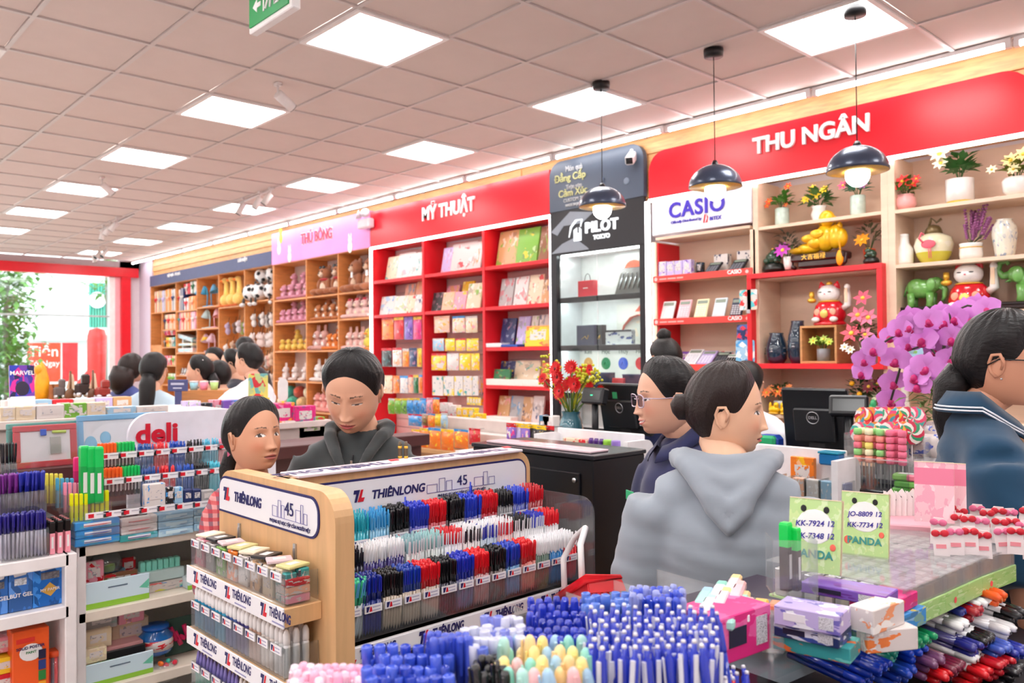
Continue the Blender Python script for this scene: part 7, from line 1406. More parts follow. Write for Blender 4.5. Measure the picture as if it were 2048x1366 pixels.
def card(lab,px,D,w,h,rz,tilt,base,lines,word,wc):
 p=at_depth(*px,D);t=thing('header_card',lab,'card',T(p.x,p.y,p.z-h/2)@RZ(rz)@RX(-tilt));part('card',MB().prism([(-w/2,0),(w/2,0),(w/2,h),(-w/2,h)],.0015),base,t);part('card_back',MB().prism([(-w/2,0),(w/2,0),(w/2,h),(-w/2,h)],.0015,M=T(0,.012,0)@RX(-2)).box((0,.006,h),(w,.014,.0015)),mat((240,222,190),.6),t)
 for k,s in enumerate(lines):text(s,.0135,mat((50,40,150),.5,var=0),t,T(0,-.001,h*(.66-.17*k))@RY(-4)@SOUTH,shear=.2,ext=.0003,bold=.015)
 if word:part('white_patch',MB().ell((0,0,h*.62),(w*.36,.0006,h*.24),16,8),mat((246,246,244),.5),t);text(word,.019,wc,t,T(0,-.001,h*.24)@SOUTH,bold=.03,ext=.0003);part('printed_dot',MB().ell((-w*.36,-.0008,h*.24),(.006,.0005,.008),8,6).ell((w*.36,-.0008,h*.36),(.005,.0005,.006),8,6),mat((240,110,90),.5),t)
 for sx in(-1,1):
  if word:part('printed_ear',MB().ell((sx*w*.22,-.001,h*.86),(.005,.0005,.006),8,6),INKK,t)
 return t
GC=printed((190,224,150),[(214,236,184),(206,230,160)],9,2,.55);TEAL=mat((60,150,140),.5,var=0)
card('green panda card with two handwritten codes, nearer the hoodie',(1625,1072),1.42,.088,.125,12,10,GC,('KK-7924 12','KK-7348 12'),'PANDA',TEAL);card('green panda card with two handwritten codes, farther from the hoodie',(1727,1050),1.62,.088,.125,12,8,GC,('JO-8809 12','KK-7734 12'),'PANDA',TEAL)
SC2=printed((246,196,206),[(250,216,222),(240,170,190)],5,4,.5,.4,(.62,.9,(236,130,160)))
for i,px in enumerate(((1868,985),(1893,985))):card('pink striped header card leaning by the polo shirt, %s of two'%ORD[i],px,1.72+.05*i,.075,.125,18,6,SC2,(),None,None)
x,y=on_z(1835,1050,1.10);solid('pink_tray',MB().cbox((0,0,.03),(.16,.12,.06),.003),mat((240,176,190),.5),'plain pink card tray behind the clear figure trays','tray',T(x,y,1.05)@RZ(25))
BOWM=mat((206,30,50),.4);bwm=MB().ell((-.008,0,0),(.008,.003,.007),8,6).ell((.008,0,0),(.008,.003,.007),8,6).ell((0,-.002,0),(.003,.003,.003),6,5)
bws=(bwm.mesh(BOWM,'bow'),bwm.mesh(mat((226,110,150),.4),'bow'));crd=MB().prism([(-.014,0),(.014,0),(.014,.045),(.009,.055),(-.009,.055),(-.014,.045)],.002).mesh(mat((244,234,234),.5),'card');ptc=MB().box((0,-.0005,.02),(.018,.001,.008)).mesh(mat((240,150,160),.5),'print')
for r_,(y0,n,x0,x1)in enumerate(((1075,7,1890,2060),(1052,7,1880,2055),(1032,7,1900,2050))):
 for i in range(n):
  px=x0+(x1-x0)*i/(n-1);D=1.62+.07*r_;p=at_depth(px,y0+i*1.5,D);t=ob('bow_pack',crd,None,T(p.x,p.y+R.uniform(-.02,.02),p.z-.03+R.uniform(-.006,.006))@RZ(28+R.uniform(-16,16))@RY(R.uniform(-8,8)),'white card pack with %s bow, %s row, %s in line'%(('red','pink','red')[(i+r_)%3],('nearest','middle','farthest')[r_],ORD[i]),'pack','bow packs, row '+ORD[r_]);ob('bow',bws[1 if(i+r_)%3==1 else 0],t,T(0,-.003,.046));ob('print',ptc,t)
for i in range(8):
 p=at_depth(1768+i*11,1012-(i%2)*5,1.95);t=solid('die_cut_card',MB().prism([(-.012,0),(.012,0),(.014,.05),(.004,.066),(-.006,.055),(-.013,.06)],.002),mat((246,238,236),.5),'cream die cut card in the row behind the panda cards, %s in line'%ORD[i],'card',T(p.x,p.y,p.z-.03)@RZ(20),'cream die cut cards');part('printed_mark',MB().ell((0,-.001,.045),(.003,.0005,.003),6,5),INKK,t)
for i,px in enumerate((1573,1592)):
 p=at_depth(px,1180,1.36);hl('green capped dark marker in a clear holder beside the hoodie, %s of two'%ORD[i],p.x,p.y,p.z,(20,220,90),(34,24,24),'green capped markers beside the hoodie',1.0 if i==0 else.85,name='fat_marker')
p=at_depth(1583,1182,1.36);solid('clear_holder',MB().box((0,-.03,.045),(.07,.002,.09)).box((-.035,0,.045),(.002,.06,.09)).box((.035,0,.045),(.002,.06,.09)),clear(haze=.05),'clear upright holder around the green capped markers','holder',T(p.x,p.y,p.z)@RZ(40))
lm={}
def bundle(words,end,z,n,ec,bc):
 px,py=fpx(*end);x,y=on_z(px,py,z);k=(ec,bc)
 if k not in lm:lm[k]=(MB().lathe([(.0062,-.14),(.0062,-.03)],10).mesh(CL(bc),'pen'),MB().lathe([(.0068,-.035),(.0068,-.004),(.005,0),(0,.0005)],10).mesh(lins(ec),'cap'),MB().lathe([(.0,.001),(.0026,.001)],8).mesh(INKK if ec[0]>200 and ec[1]>200 else lins(tuple(min(255,v+60)for v in ec)),'end_dot'))
 for i in range(n):
  r_,c_=divmod(i,4);M=T(x+R.uniform(-.006,.006)-.01*r_,y+(c_-1.5+.5*(r_%2))*.0142,z-(r_-1)*.0125)@RZ(-8+R.uniform(-2,2))@RY(96)
  t=ob('lying_marker',lm[k][0],None,M,'%s lying in the slanted bins, layer %s, %s'%(words,ORD[r_],ORD[c_]),'marker','%s bundle'%words);ob('cap',lm[k][1],t);ob('end_dot',lm[k][2],t)
for a in(('white board marker with dark end',(1375,1010),.985,16,(240,240,240),(226,226,226)),('navy capped marker',(1395,905),1.0,12,(30,44,130),(60,60,110)),('dark red capped marker',(1485,905),1.0,12,(170,24,40),(190,160,160)),('green capped marker',(1130,1110),.985,16,(30,170,110),(30,120,80)),('solid blue marker',(1070,1200),.965,12,(24,70,200),(24,70,190)),('white marker with black end',(1475,1235),.94,16,(242,242,242),(230,230,230)),('violet clear marker',(1205,1275),.95,12,(120,70,110),(170,140,160)),('royal blue marker',(800,1310),.965,16,(20,60,190),(22,60,180)),('indigo marker',(1490,1165),.96,8,(40,44,140),(70,70,130)),('plain white marker',(1720,1040),.965,16,(236,236,238),(230,232,234)),('black and white marker',(1790,925),.985,12,(36,36,40),(220,220,222)),('bright orange marker',(1650,800),1.015,8,(250,96,30),(240,236,232)),('crimson marker',(1700,1290),.93,12,(200,24,40),(190,150,150)),('black ended marker',(1580,1115),.965,12,(26,26,30),(214,216,218)),('deep blue marker',(1800,1200),.94,12,(30,50,160),(60,70,150)),('red tipped marker',(1270,1360),.93,8,(220,20,30),(210,60,60)),('white marker with blue end',(1700,1180),.95,12,(60,90,190),(236,236,240)),('black capped marker',(1770,1330),.92,12,(28,28,32),(60,60,66)),('blue capped clear marker',(1010,1340),.94,12,(40,80,200),(190,200,226)),('maroon marker',(1340,1310),.935,12,(120,30,60),(150,100,120)),('teal green marker',(880,1230),.965,8,(20,130,110),(40,120,110)),('scarlet capped marker',(1560,1345),.92,12,(226,30,40),(226,216,216)),('clear white marker',(1530,850),1.005,12,(236,238,240),(236,238,240))):bundle(*a)
rk2=thing('slanted_bins','stepped dark base with clear compartments under the lying markers','bins',T(-.60,1.22,0)@RZ(-5));part('base',MB().box((.26,.15,.82),(.44,1.5,.06)),mat((40,36,44),.5),rk2)
for k in range(6):part('clear_divider',MB().box((.26,-.25+k*.24,.90),(.40,.002,.09)),DC,rk2)
# people
def sst(a,b,x):t=np.clip((x-a)/(b-a),0,1);return t*t*(3-2*t)
def head_pos(a,e,face=True):
 """skull and face as a function of azimuth (0 = forward +Y) and elevation"""
 se,ca,sa=np.sin(e),np.cos(a),np.sin(a);z=.118*se;q=np.abs(se)
 fr=(1-q**3.4)**(1/3.4);up=np.sqrt(np.maximum(0,1-q*q));bk=(1-q**2.4)**(1/2.4);lo=z<0
 sy=np.where(ca>0,np.where(lo,fr,.35*fr+.65*up),np.where(lo,bk,.4*bk+.6*up));sx=np.where(lo,.5*bk+.5*fr,.3*fr+.7*up)
 t=np.clip(-z/.115,0,1);x=.079*sx*sa*(1-.22*t**1.7)*(1+.03*sst(-.01,.06,z));y=np.where(ca>0,.090,.100)*sy*ca
 y=np.where(ca<0,y*(1-.38*t),y)
 if face:
  w=sst(.02,.055,y);ax=np.abs(x);G=lambda u,s:np.exp(-(u/s)**2)
  k=np.clip((.018-z)/.058,0,1.0);nose=(.003+.017*k**1.3)*G(x,.0065+.0075*k)*np.where(z<-.040,G(z+.040,.0055),1)*sst(.03,.012,z)
  d=nose+.007*G(ax-.0115,.006)*G(z+.039,.007)-.0075*G(ax-.031,.017)*G(z-.006,.011)+.0045*G(ax-.0315,.012)*G(z-.001,.008)+.003*G(ax-.03,.02)*G(z-.026,.008)+.006*G(ax-.042,.02)*G(z+.030,.022)
  d=d+.006*G(x,.028)*G(z+.068,.02)+.0045*G(x,.018)*G(z+.0615,.004)+.005*G(x,.015)*G(z+.0735,.005)-.0035*G(x,.022)*G(z+.0672,.002)+.006*G(x,.020)*G(z+.1,.014)-.003*G(x,.02)*G(z+.086,.006)
  y=y+d*w
 return x,y,z
def face_col(x,y,z,skin,lip,eye,gaze=0.0,smile=0.0,brow=(34,26,24)):
 c=np.tile(np.array(lin(skin)[:3]),(len(x),1));f=y>.03;ax=np.abs(x);n_=lambda col:np.array(lin(col)[:3])
 def paint(m,col,k=1.0):m=(m*f*k)[:,None];c[:]=c*(1-m)+n_(col)*m
 paint(np.exp(-((ax-.044)/.016)**2-((z+.03)/.018)**2),tuple(int(v*f_)for v,f_ in zip(skin,(1.03,.86,.84))),.5)
 zc=-.0672+smile*.5*(ax/.024)**2*.012;u=np.clip(ax/(.0235+.004*smile),0,1);paint(((z<zc+.0085*(1-u**1.6))&(z>zc-.0105*(1-u**2))).astype(float),lip,.9);paint(((np.abs(z-zc)<(.0012+.002*smile*(1-u*u)))&(ax<.024)).astype(float),(90,36,36)if smile<.6 else(240,228,220),.9)
 b=(ax-.014)/.034;zb=.0275+.004*np.sin(np.clip(b,0,1)*2.6)-.003*b;paint(((b>0)&(b<1)&(np.abs(z-zb)<.0025*(1-.5*b))).astype(float),brow,.85)
 u=(ax-.0315)/.0150;zt=.0025+.0066*eye*(1-u*u);zl=.0025-.0042*eye*(1-u*u);inn=(np.abs(u)<1)&(z<zt)&(z>zl)
 paint(inn.astype(float),(236,230,226));paint((inn&(((x-np.sign(x)*.0315-gaze)**2+(z-.0030)**2)<.0062**2)).astype(float),(34,22,18));paint(((np.abs(u)<1.12)&(z>=zt)&(z<zt+.0020)).astype(float),(26,18,18));paint(((np.abs(u)<1)&(np.abs(z-zt-.0048)<.0008)).astype(float),tuple(int(v*.75)for v in skin),.6)
 paint(np.exp(-((ax-.0065)/.0032)**2-((z+.0475)/.0022)**2),(70,34,30),.9)
 return c
SKINM,nt_,out_=_new('skin');_p=nt_.nodes.new('ShaderNodeBsdfPrincipled');_a=nt_.nodes.new('ShaderNodeAttribute');_a.attribute_name='Col';_p.inputs['Roughness'].default_value=.42;nt_.links.new(_a.outputs[0],_p.inputs['Base Color']);nt_.links.new(_p.outputs[0],out_.inputs[0])
def hairmat(c):
 m,nt,out=_new('hair');N,L=nt.nodes,nt.links;p=N.new('ShaderNodeBsdfPrincipled');p.inputs['Roughness'].default_value=.42;p.inputs['Specular IOR Level'].default_value=.32;tc=N.new('ShaderNodeTexCoord');mp=N.new('ShaderNodeMapping');mp.inputs['Scale'].default_value=(130,9,70);nz=N.new('ShaderNodeTexNoise');nz.inputs['Scale'].default_value=2;rp=N.new('ShaderNodeValToRGB');b=N.new('ShaderNodeBump');b.inputs['Strength'].default_value=.5;b.inputs['Distance'].default_value=.004
 k=lin(c);rp.color_ramp.elements[0].color=tuple(v*.5 for v in k[:3])+(1,);rp.color_ramp.elements[1].color=tuple(min(1,v*1.25)for v in k[:3])+(1,)
 L.new(tc.outputs['Object'],mp.inputs[0]);L.new(mp.outputs[0],nz.inputs[0]);L.new(nz.outputs[0],rp.inputs[0]);L.new(rp.outputs[0],p.inputs['Base Color']);L.new(nz.outputs[0],b.inputs['Height']);L.new(b.outputs[0],p.inputs['Normal']);L.new(p.outputs[0],out.inputs[0]);return m
HBLK,HBRN=hairmat((22,19,20)),hairmat((42,30,27))
def cloth(c,plaid=None):
 if not plaid:return mat(c,.85,var=.08,scale=5,bump=.25,sheen=.25,name='knit')
 m,nt,out=_new('plaid');N,L=nt.nodes,nt.links;p=N.new('ShaderNodeBsdfPrincipled');tc=N.new('ShaderNodeTexCoord');last=None
 for ax_,col in(('X',plaid[0]),('Z',plaid[1])):
  w=N.new('ShaderNodeTexWave');w.bands_direction=ax_;w.inputs['Scale'].default_value=13;L.new(tc.outputs['Object'],w.inputs[0]);g=N.new('ShaderNodeMath');g.operation='GREATER_THAN';g.inputs[1].default_value=.55;L.new(w.outputs['Fac'],g.inputs[0]);x=N.new('ShaderNodeMix');x.data_type='RGBA';x.inputs[7].default_value=lin(col);h=N.new('ShaderNodeMath');h.operation='MULTIPLY';h.inputs[1].default_value=.65;L.new(g.outputs[0],h.inputs[0]);L.new(h.outputs[0],x.inputs[0])
  if last:L.new(last,x.inputs[6])
  else:x.inputs[6].default_value=lin(c)
  last=x.outputs[2]
 L.new(last,p.inputs['Base Color']);p.inputs['Roughness'].default_value=.9;L.new(p.outputs[0],out.inputs[0]);return m
def soft(g,m,voxel,it,name,parent,M=None,wr=.0035):
 """one continuous cloth surface grown round the shapes in G, with shallow folds"""
 o=bpy.data.objects.new('tmp',g.mesh(m));COL.objects.link(o);r=o.modifiers.new('r','REMESH');r.mode='VOXEL';r.voxel_size=voxel;r.use_smooth_shade=True;s=o.modifiers.new('s','SMOOTH');s.iterations=it;s.factor=.6
 dgr=bpy.context.evaluated_depsgraph_get();me=bpy.data.meshes.new_from_object(o.evaluated_get(dgr));bpy.data.objects.remove(o);n=len(me.vertices);co=np.empty(n*3);no=np.empty(n*3);me.vertices.foreach_get('co',co);me.vertex_normals.foreach_get('vector',no);co=co.reshape(-1,3);no=no.reshape(-1,3)
 d=np.sin(co[:,0]*31+co[:,2]*47+3*np.sin(co[:,2]*19))*np.sin(co[:,2]*38-co[:,0]*17+2*np.sin(co[:,1]*25))+.6*np.sin(co[:,2]*83+co[:,0]*21+co[:,1]*30)
 me.vertices.foreach_set('co',(co+no*(d*wr)[:,None]).ravel());me.materials.clear();me.materials.append(m);me.polygons.foreach_set('use_smooth',[True]*len(me.polygons));me.update();return ob(name,me,parent,M)
def hand(g,M,curl=1.0):
 g.ell((0,0,-.045),(.038,.015,.047),12,8,0,M)
 for i,l in enumerate((.060,.070,.066,.050)):
  x=-.028+.0187*i;b=Vector((x,.002,-.082));a1=.5*curl;a2=1.3*curl;p1=b+Vector((0,math.sin(a1),-math.cos(a1)))*l*.5;p2=p1+Vector((0,math.sin(a2),-math.cos(a2)))*l*.3;p3=p2+Vector((0,math.sin(a2+.5*curl),-math.cos(a2+.5*curl)))*l*.25
  g.tube([b+Vector((0,0,.015)),b,p1,p2,p3],[.009,.0088,.008,.0072,.005],8,0,M)
 g.tube([(-.026,0,-.022),(-.046,.008,-.045),(-.050,.020,-.072),(-.046,.026,-.086)],[.011,.0105,.009,.006],8,0,M)
HL={'pulled':[(0,47),(22,43),(42,33),(58,17),(72,0),(84,2),(105,2),(118,-34),(180,-44)],'short':[(0,46),(35,42),(55,34),(68,8),(80,2),(105,2),(120,-24),(180,-34)],'loose':[(0,44),(28,41),(48,30),(60,6),(70,-20),(90,-45),(180,-50)]}
def person(lab,C,v,H=1.58,hs=1.0,pitch=0,roll=0,bodyv=None,skin=(226,176,148),lip=(176,84,84),eye=1.0,gaze=0,smile=0,hair='pulled',hm=None,top=(60,64,66),plaid=None,pants=(40,42,52),res=1.0,tail=None,arms=None,hands=True,lean=(0,-.035),bulk=1.0,sleeve='long',hood=False,collar=None,vox=.014):
 """C: head centre, V: where the face points, BODYV: where the chest points; local +Y is forward"""
 bodyv=bodyv or v;hm=hm or HBLK;ang=lambda q:math.degrees(math.atan2(-q[0],q[1]));k=H/1.6;hz=C.z;base=Vector((C.x,C.y,0))
 B=RZ(ang(bodyv));off=B@Vector((lean[0],lean[1],0));root=base+off;t=thing('person',lab,'person',T(*root)@B);loc=B.inverted()@(base-root)
 Hm=T(loc.x,loc.y,hz)@RZ(ang(v)-ang(bodyv))@RY(roll)@T(0,-.02,-.07)@RX(-pitch)@T(0,.02,.07)@SCL(hs)
 na,ne=int(176*res),int(150*res);s=np.linspace(-1,1,na,endpoint=False);a=PI*(.42*s+.58*s**3);e=np.radians(np.linspace(-64,90,ne));A_,E2=np.meshgrid(a,e);x,y,z=head_pos(A_,E2);x,y,z=x.ravel(),y.ravel(),z.ravel();cols=face_col(x,y,z,skin,lip,eye,gaze,smile)
 g=MB();g.V=[tuple(Hm@Vector(q))for q in zip(x,y,z)]
 for r_ in range(ne-1):
  o=r_*na
  for i in range(na):j=(i+1)%na;g.F.append((o+i,o+na+i,o+na+j,o+j)[::-1])
 g.I=[0]*len(g.F);g.S=[True]*len(g.F);nh=len(g.V)
 sh=hz-.178*hs;g.tube([Hm@Vector((0,-.012,-.03)),Hm@Vector((0,-.018,-.085)),Vector((0,-.02,sh+.06)),Vector((0,-.02,sh-.04))],[.052*hs,.050*hs,.054*hs,.075*hs],18)
 for sx in(-1,1):
  E_=Hm@T(sx*.074,-.008,-.010)@RZ(-sx*22)@RX(-8)
  g.ell((0,0,0),(.007,.019,.031),14,10,0,E_);g.tube([(sx*.004,.012,-.008),(sx*.009,.018,.012),(sx*.011,.006,.029),(sx*.011,-.012,.024),(sx*.009,-.017,.004),(sx*.005,-.010,-.018),(sx*.003,.004,-.028)],[.003,.0042,.0045,.0045,.004,.0045,.005],8,0,E_)
 g.ell((0,0,sh-.28*k),(.12*k*bulk,.075*k*bulk,.30*k),16,10)
 arms=arms or[((-.25,.03,sh-.36*k),(-.25,.10,sh-.60*k)),((.25,.03,sh-.36*k),(.25,.10,sh-.60*k))];S_pt=[Vector((sx*.158*k*min(1,bulk)**.8*max(1,bulk)**.4,-.01,sh-.068*k))for sx in(-1,1)];cl=MB()
 for(el,wr),sp in zip(arms,S_pt):
  el,wr=Vector(el),Vector(wr);d=(wr-el).normalized()
  g.tube([sp+(el-sp)*.25,el,wr],[.034*k,.034*k,.026*k],12)
  if hands:q=(-d).to_track_quat('Z','Y').to_matrix().to_4x4();hand(g,T(*wr)@q@SCL(k))
  if sleeve=='long':cl.tube([sp,sp+(el-sp)*.5,el,el+(wr-el)*.5,wr-d*.01],[.075*k*bulk,.068*k*bulk,.062*k*bulk,.056*k*bulk,.044*k*bulk],14)
  else:cl.tube([sp,sp+(el-sp)*.42,sp+(el-sp)*.86],[.072*k*bulk,.07*k*bulk,.068*k*bulk],14)
 me=g.mesh(SKINM,'body');ca=me.color_attributes.new('Col','FLOAT_COLOR','POINT');full=np.tile(np.array(lin(skin)),(len(g.V),1));full[:nh,:3]=cols;ca.data.foreach_set('color',full.ravel());ob('body',me,t)
 zh=sh-.52*k
 cl.ell((0,0,sh-.18*k),(.172*k*bulk,.122*k*bulk,.19*k)).ell((0,0,sh-.36*k),(.165*k*bulk,.122*k*bulk,.22*k)).ell((0,0,zh),(.178*k*bulk,.135*k*bulk,.13*k)).tube([S_pt[0],(0,-.02,sh+.005),S_pt[1]],[.066*k,.078*k,.066*k],14).tube([(0,-.02,sh-.06),(0,-.018,sh+.025)],[.10*k,.066*hs],16)
 m=cloth(top,plaid);gar=soft(cl,m,vox,12,'top',t,wr=.0022 if vox<.02 else.0015)
 lg=MB()
 for sx in(-1,1):lg.tube([(sx*.08*k,0,zh-.02),(sx*.09*k,.01,zh*.52),(sx*.09*k,0,.07)],[.10*k*bulk,.07*k,.055*k],12);part('shoe',MB().ell((sx*.09*k,.045,.04),(.045,.125,.045),12,8),mat((40,38,40),.5),t)
 lg.ell((0,0,zh),(.165*k,.12*k,.12*k));part('trousers',lg,cloth(pants),t)
 ha,he=int(110*res),int(60*res);aa=np.linspace(-PI,PI,ha,endpoint=False);th=np.interp(np.degrees(np.abs(aa)),[q[0]for q in HL[hair]],[q[1]for q in HL[hair]]);th=sum(np.roll(th,q)for q in(-2,-1,0,1,2))/5
 s_=np.linspace(0,1,he)[:,None];E3=np.radians(th[None,:]+(89.9-th[None,:])*s_**1.15);A2=np.repeat(aa[None,:],he,0);hx,hy,hz_=head_pos(A2,E3,False);P=np.stack([hx,hy,hz_],-1);mk=np.degrees(E3)-th[None,:];N_=np.stack([np.sin(A2)*np.cos(E3),np.cos(A2)*np.cos(E3),np.sin(E3)],-1)
 thick=(.017 if hair!='short' else.02)*sst(-3,34,mk)-.0022*(s_<.01);thick=thick*(1+.10*np.sin(A2*9+E3*3)*np.cos(A2*17));P=P+N_*thick[...,None]
 hb=MB();hb.V=[tuple(Hm@Vector(q))for q in P.reshape(-1,3)]
 for r_ in range(he-1):
  for i in range(ha):j=(i+1)%ha;hb.F.append((r_*ha+i,r_*ha+j,(r_+1)*ha+j,(r_+1)*ha+i))
 hb.I=[0]*len(hb.F);hb.S=[True]*len(hb.F);hr=part('hair',hb,hm,t)
 if tail:pts,rs=tail;part('hair_tail',MB().tube([Hm@Vector(q)for q in pts],[r_*hs for r_ in rs],14),hm,t)
 if hood:
  hd=MB();q=hood
  for(w,dy,dz,r_)in((.128,-.070,.040,.026),(.130,-.105,-.005,.027),(.115,-.135,-.055,.026),(.09,-.148,-.100,.022)):hd.tube([(-w*q,.0,sh+.060),(-w*.80*q,dy*.62,sh+.048+dz*.25),(-w*.38*q,dy*.95,sh+.015+dz*.75),(0,dy,sh+dz),(w*.38*q,dy*.95,sh+.015+dz*.75),(w*.80*q,dy*.62,sh+.048+dz*.25),(w*q,.0,sh+.060)],[r_*.7,r_,r_*1.05,r_*1.15,r_*1.05,r_,r_*.7],12)
  for sx in(-1,1):hd.tube([(sx*.125*q,-.02,sh+.045),(sx*.105*q,.045,sh+.030),(sx*.055,.098,sh-.025),(sx*.022,.125,sh-.085)],[.022,.024,.020,.012],12)
  soft(hd,m,.009,3,'hood',t,wr=.0012)
 if collar:
  n=22;rows=((.056,.034),(.063,.042),(.080,.012),(.086,-.008),(.083,-.010));ring=lambda r_,dz,an:(r_*1.14*math.sin(an),-.022+r_*math.cos(an)*(1.08+.35*max(0,math.cos(an))),sh+.058+dz-.075*max(0,math.cos(an)))
  ans=[math.radians(14+332*i/(n-1))for i in range(n)];cg=MB().add([ring(r_,dz,an)for an in ans for r_,dz in rows],[(i*5+j,i*5+j+1,(i+1)*5+j+1,(i+1)*5+j)for i in range(n-1)for j in range(4)],0,True);co_=part('collar',cg,m,t)
  if collar is not True:
   for r_,dz in((.0868,-.003),(.0845,.005)):part('collar_stripe',MB().tube([ring(r_,dz,an)for an in ans],.0024,5),mat(collar,.6),co_)
 return t,Hm,sh
def glasses(t,Hm,m,lens,w=.026,h=.020,r=.0017):
 g=MB();p=lambda q:Hm@Vector(q)
 for sx in(-1,1):
  rim=[(sx*.032+w*math.copysign(abs(math.cos(u))**.6,math.cos(u)),.099-.004*abs(math.cos(u)),.000+h*math.copysign(abs(math.sin(u))**.6,math.sin(u)))for u in[2*PI*i/20 for i in range(21)]]
  g.tube([p(q)for q in rim],r,6,cap=False);g.tube([p((sx*.057,.096,.010)),p((sx*.078,.05,.006)),p((sx*.082,-.005,.006)),p((sx*.080,-.03,-.01))],r,6)
 g.tube([p((-.007,.101,.005)),p((0,.104,.007)),p((.007,.101,.005))],r,6);f=part('glasses_frame',g,m,t)
 for sx in(-1,1):part('lens',MB().add([tuple(p((sx*.032+a*w*.9,.0975,b*h*.9)))for a,b in((-1,-1),(1,-1),(1,1),(-1,1))],[(0,1,2,3)]),lens,f)
Rv,Fv=(RT.x,RT.y),(FW.x,FW.y)
mixv=lambda a,b:(Rv[0]*a+Fv[0]*b,Rv[1]*a+Fv[1]*b)
C=at_depth(711,772,2.8);sh_=C.z-.195
t,Hm,sh=person('woman in dark grey green zip hoodie looking down behind the pen rack',C,mixv(-.05,-1),1.56,1.13,27,-4,eye=.25,smile=.3,lip=(196,84,92),top=(62,68,70),hood=.85,bulk=1.12,lean=(0,-.05),skin=(230,178,148),arms=[((-.27,.05,sh_-.34),(-.14,.2,sh_-.46)),((.27,.05,sh_-.34),(.14,.2,sh_-.46))])
part('zip',MB().tube([(0,.088,sh-.03),(0,.128,sh-.10),(0,.146,sh-.17),(0,.150,sh-.3)],.0035,6),INKK,t);part('zip_pull',MB().cbox((0,.112,sh-.055),(.008,.006,.02),.001),STEEL,t)
C=at_depth(510,874,2.58)
t,Hm,sh=person('girl in red and navy plaid shirt with low ponytail looking sideways',C,mixv(.80,-.60),1.36,.94,-4,0,mixv(.5,-.85),eye=1.0,gaze=.003,lip=(190,100,98),top=(214,150,150),plaid=((30,34,74),(196,30,44)),skin=(214,158,126),bulk=.76,arms=[((-.155,.02,.80),(-.10,.14,.72)),((.155,.03,.80),(.10,.14,.72))],tail=([(0,-.095,-.045),(0,-.125,-.06),(.01,-.135,-.11),(.015,-.125,-.19),(.02,-.115,-.24)],[.018,.03,.034,.028,.006]),sleeve='long')
part('scrunchie',MB().lathe([(.014,-.012),(.032,0),(.014,.012)],14,M=Hm@T(0,-.108,-.05)@RX(70)),mat((226,110,150),.8),t)
C=at_depth(1335,795,2.58)
t,Hm,sh=person('woman in navy polo shirt and clear glasses smiling, seen in profile',C,mixv(-1,-.18),1.56,.99,4,0,mixv(-.9,-.3),eye=.85,smile=.9,lip=(196,92,92),top=(34,40,84),hm=HBLK,collar=True,sleeve='short',tail=([(0,-.10,-.03),(0,-.125,-.04),(0,-.135,-.06)],[.02,.03,.015]))
glasses(t,Hm,mat((196,180,200),.15,coat=.5),clear((244,236,248),.10,'lens'));part('badge',MB().cbox((.09,.125,sh-.14),(.05,.004,.03),.002),mat((60,190,130),.4),t)
C=at_depth(1449,820,2.14);sh_=C.z-.19
t,Hm,sh=person('woman in pale grey hoodie seen from behind, face turned aside, low bun',C,mixv(.95,-.26),1.54,.97,4,3,mixv(.22,1),eye=.8,smile=.1,lip=(220,106,110),top=(150,160,170),hm=HBRN,hood=1.0,bulk=1.25,lean=(0,-.02),skin=(238,190,156),tail=([(0,-.085,.0),(0,-.105,.002),(0,-.13,0),(0,-.145,-.005)],[.022,.036,.036,.014]),arms=[((-.245,-.01,sh_-.33),(-.25,.10,sh_-.52)),((.245,.02,sh_-.33),(.25,.14,sh_-.54))],vox=.012)
C=at_depth(2004,722,2.02)
t,Hm,sh=person('woman in teal polo shirt with white striped collar and black glasses',C,mixv(.82,-.57),1.62,.97,3,0,mixv(1,-.35),top=(5,60,90),hm=HBLK,collar=(226,232,240),sleeve='short',skin=(206,148,118),lip=(160,84,84),bulk=1.1,hair='pulled',tail=([(0,-.09,-.03),(0,-.115,-.07),(0,-.115,-.15),(-.02,-.10,-.24),(-.03,-.12,-.32)],[.04,.045,.042,.034,.01]))
glasses(t,Hm,mat((18,18,20),.2),clear((250,252,252),.08,'lens'));part('ear_stud',MB().ell(tuple(Hm@Vector((-.080,.002,-.042))),(.0028,)*3,8,6),STEEL,t);part('ear_stud',MB().ell(tuple(Hm@Vector((.080,.002,-.042))),(.0028,)*3,8,6),STEEL,t)
part('lanyard',MB().tube([(-.07,.07,sh+.0),(-.05,.125,sh-.10),(-.01,.145,sh-.28)],.006,6,flat=.4).tube([(.07,.07,sh+.0),(.05,.125,sh-.10),(.01,.145,sh-.28)],.006,6,flat=.4),mat((40,50,160),.5),t)
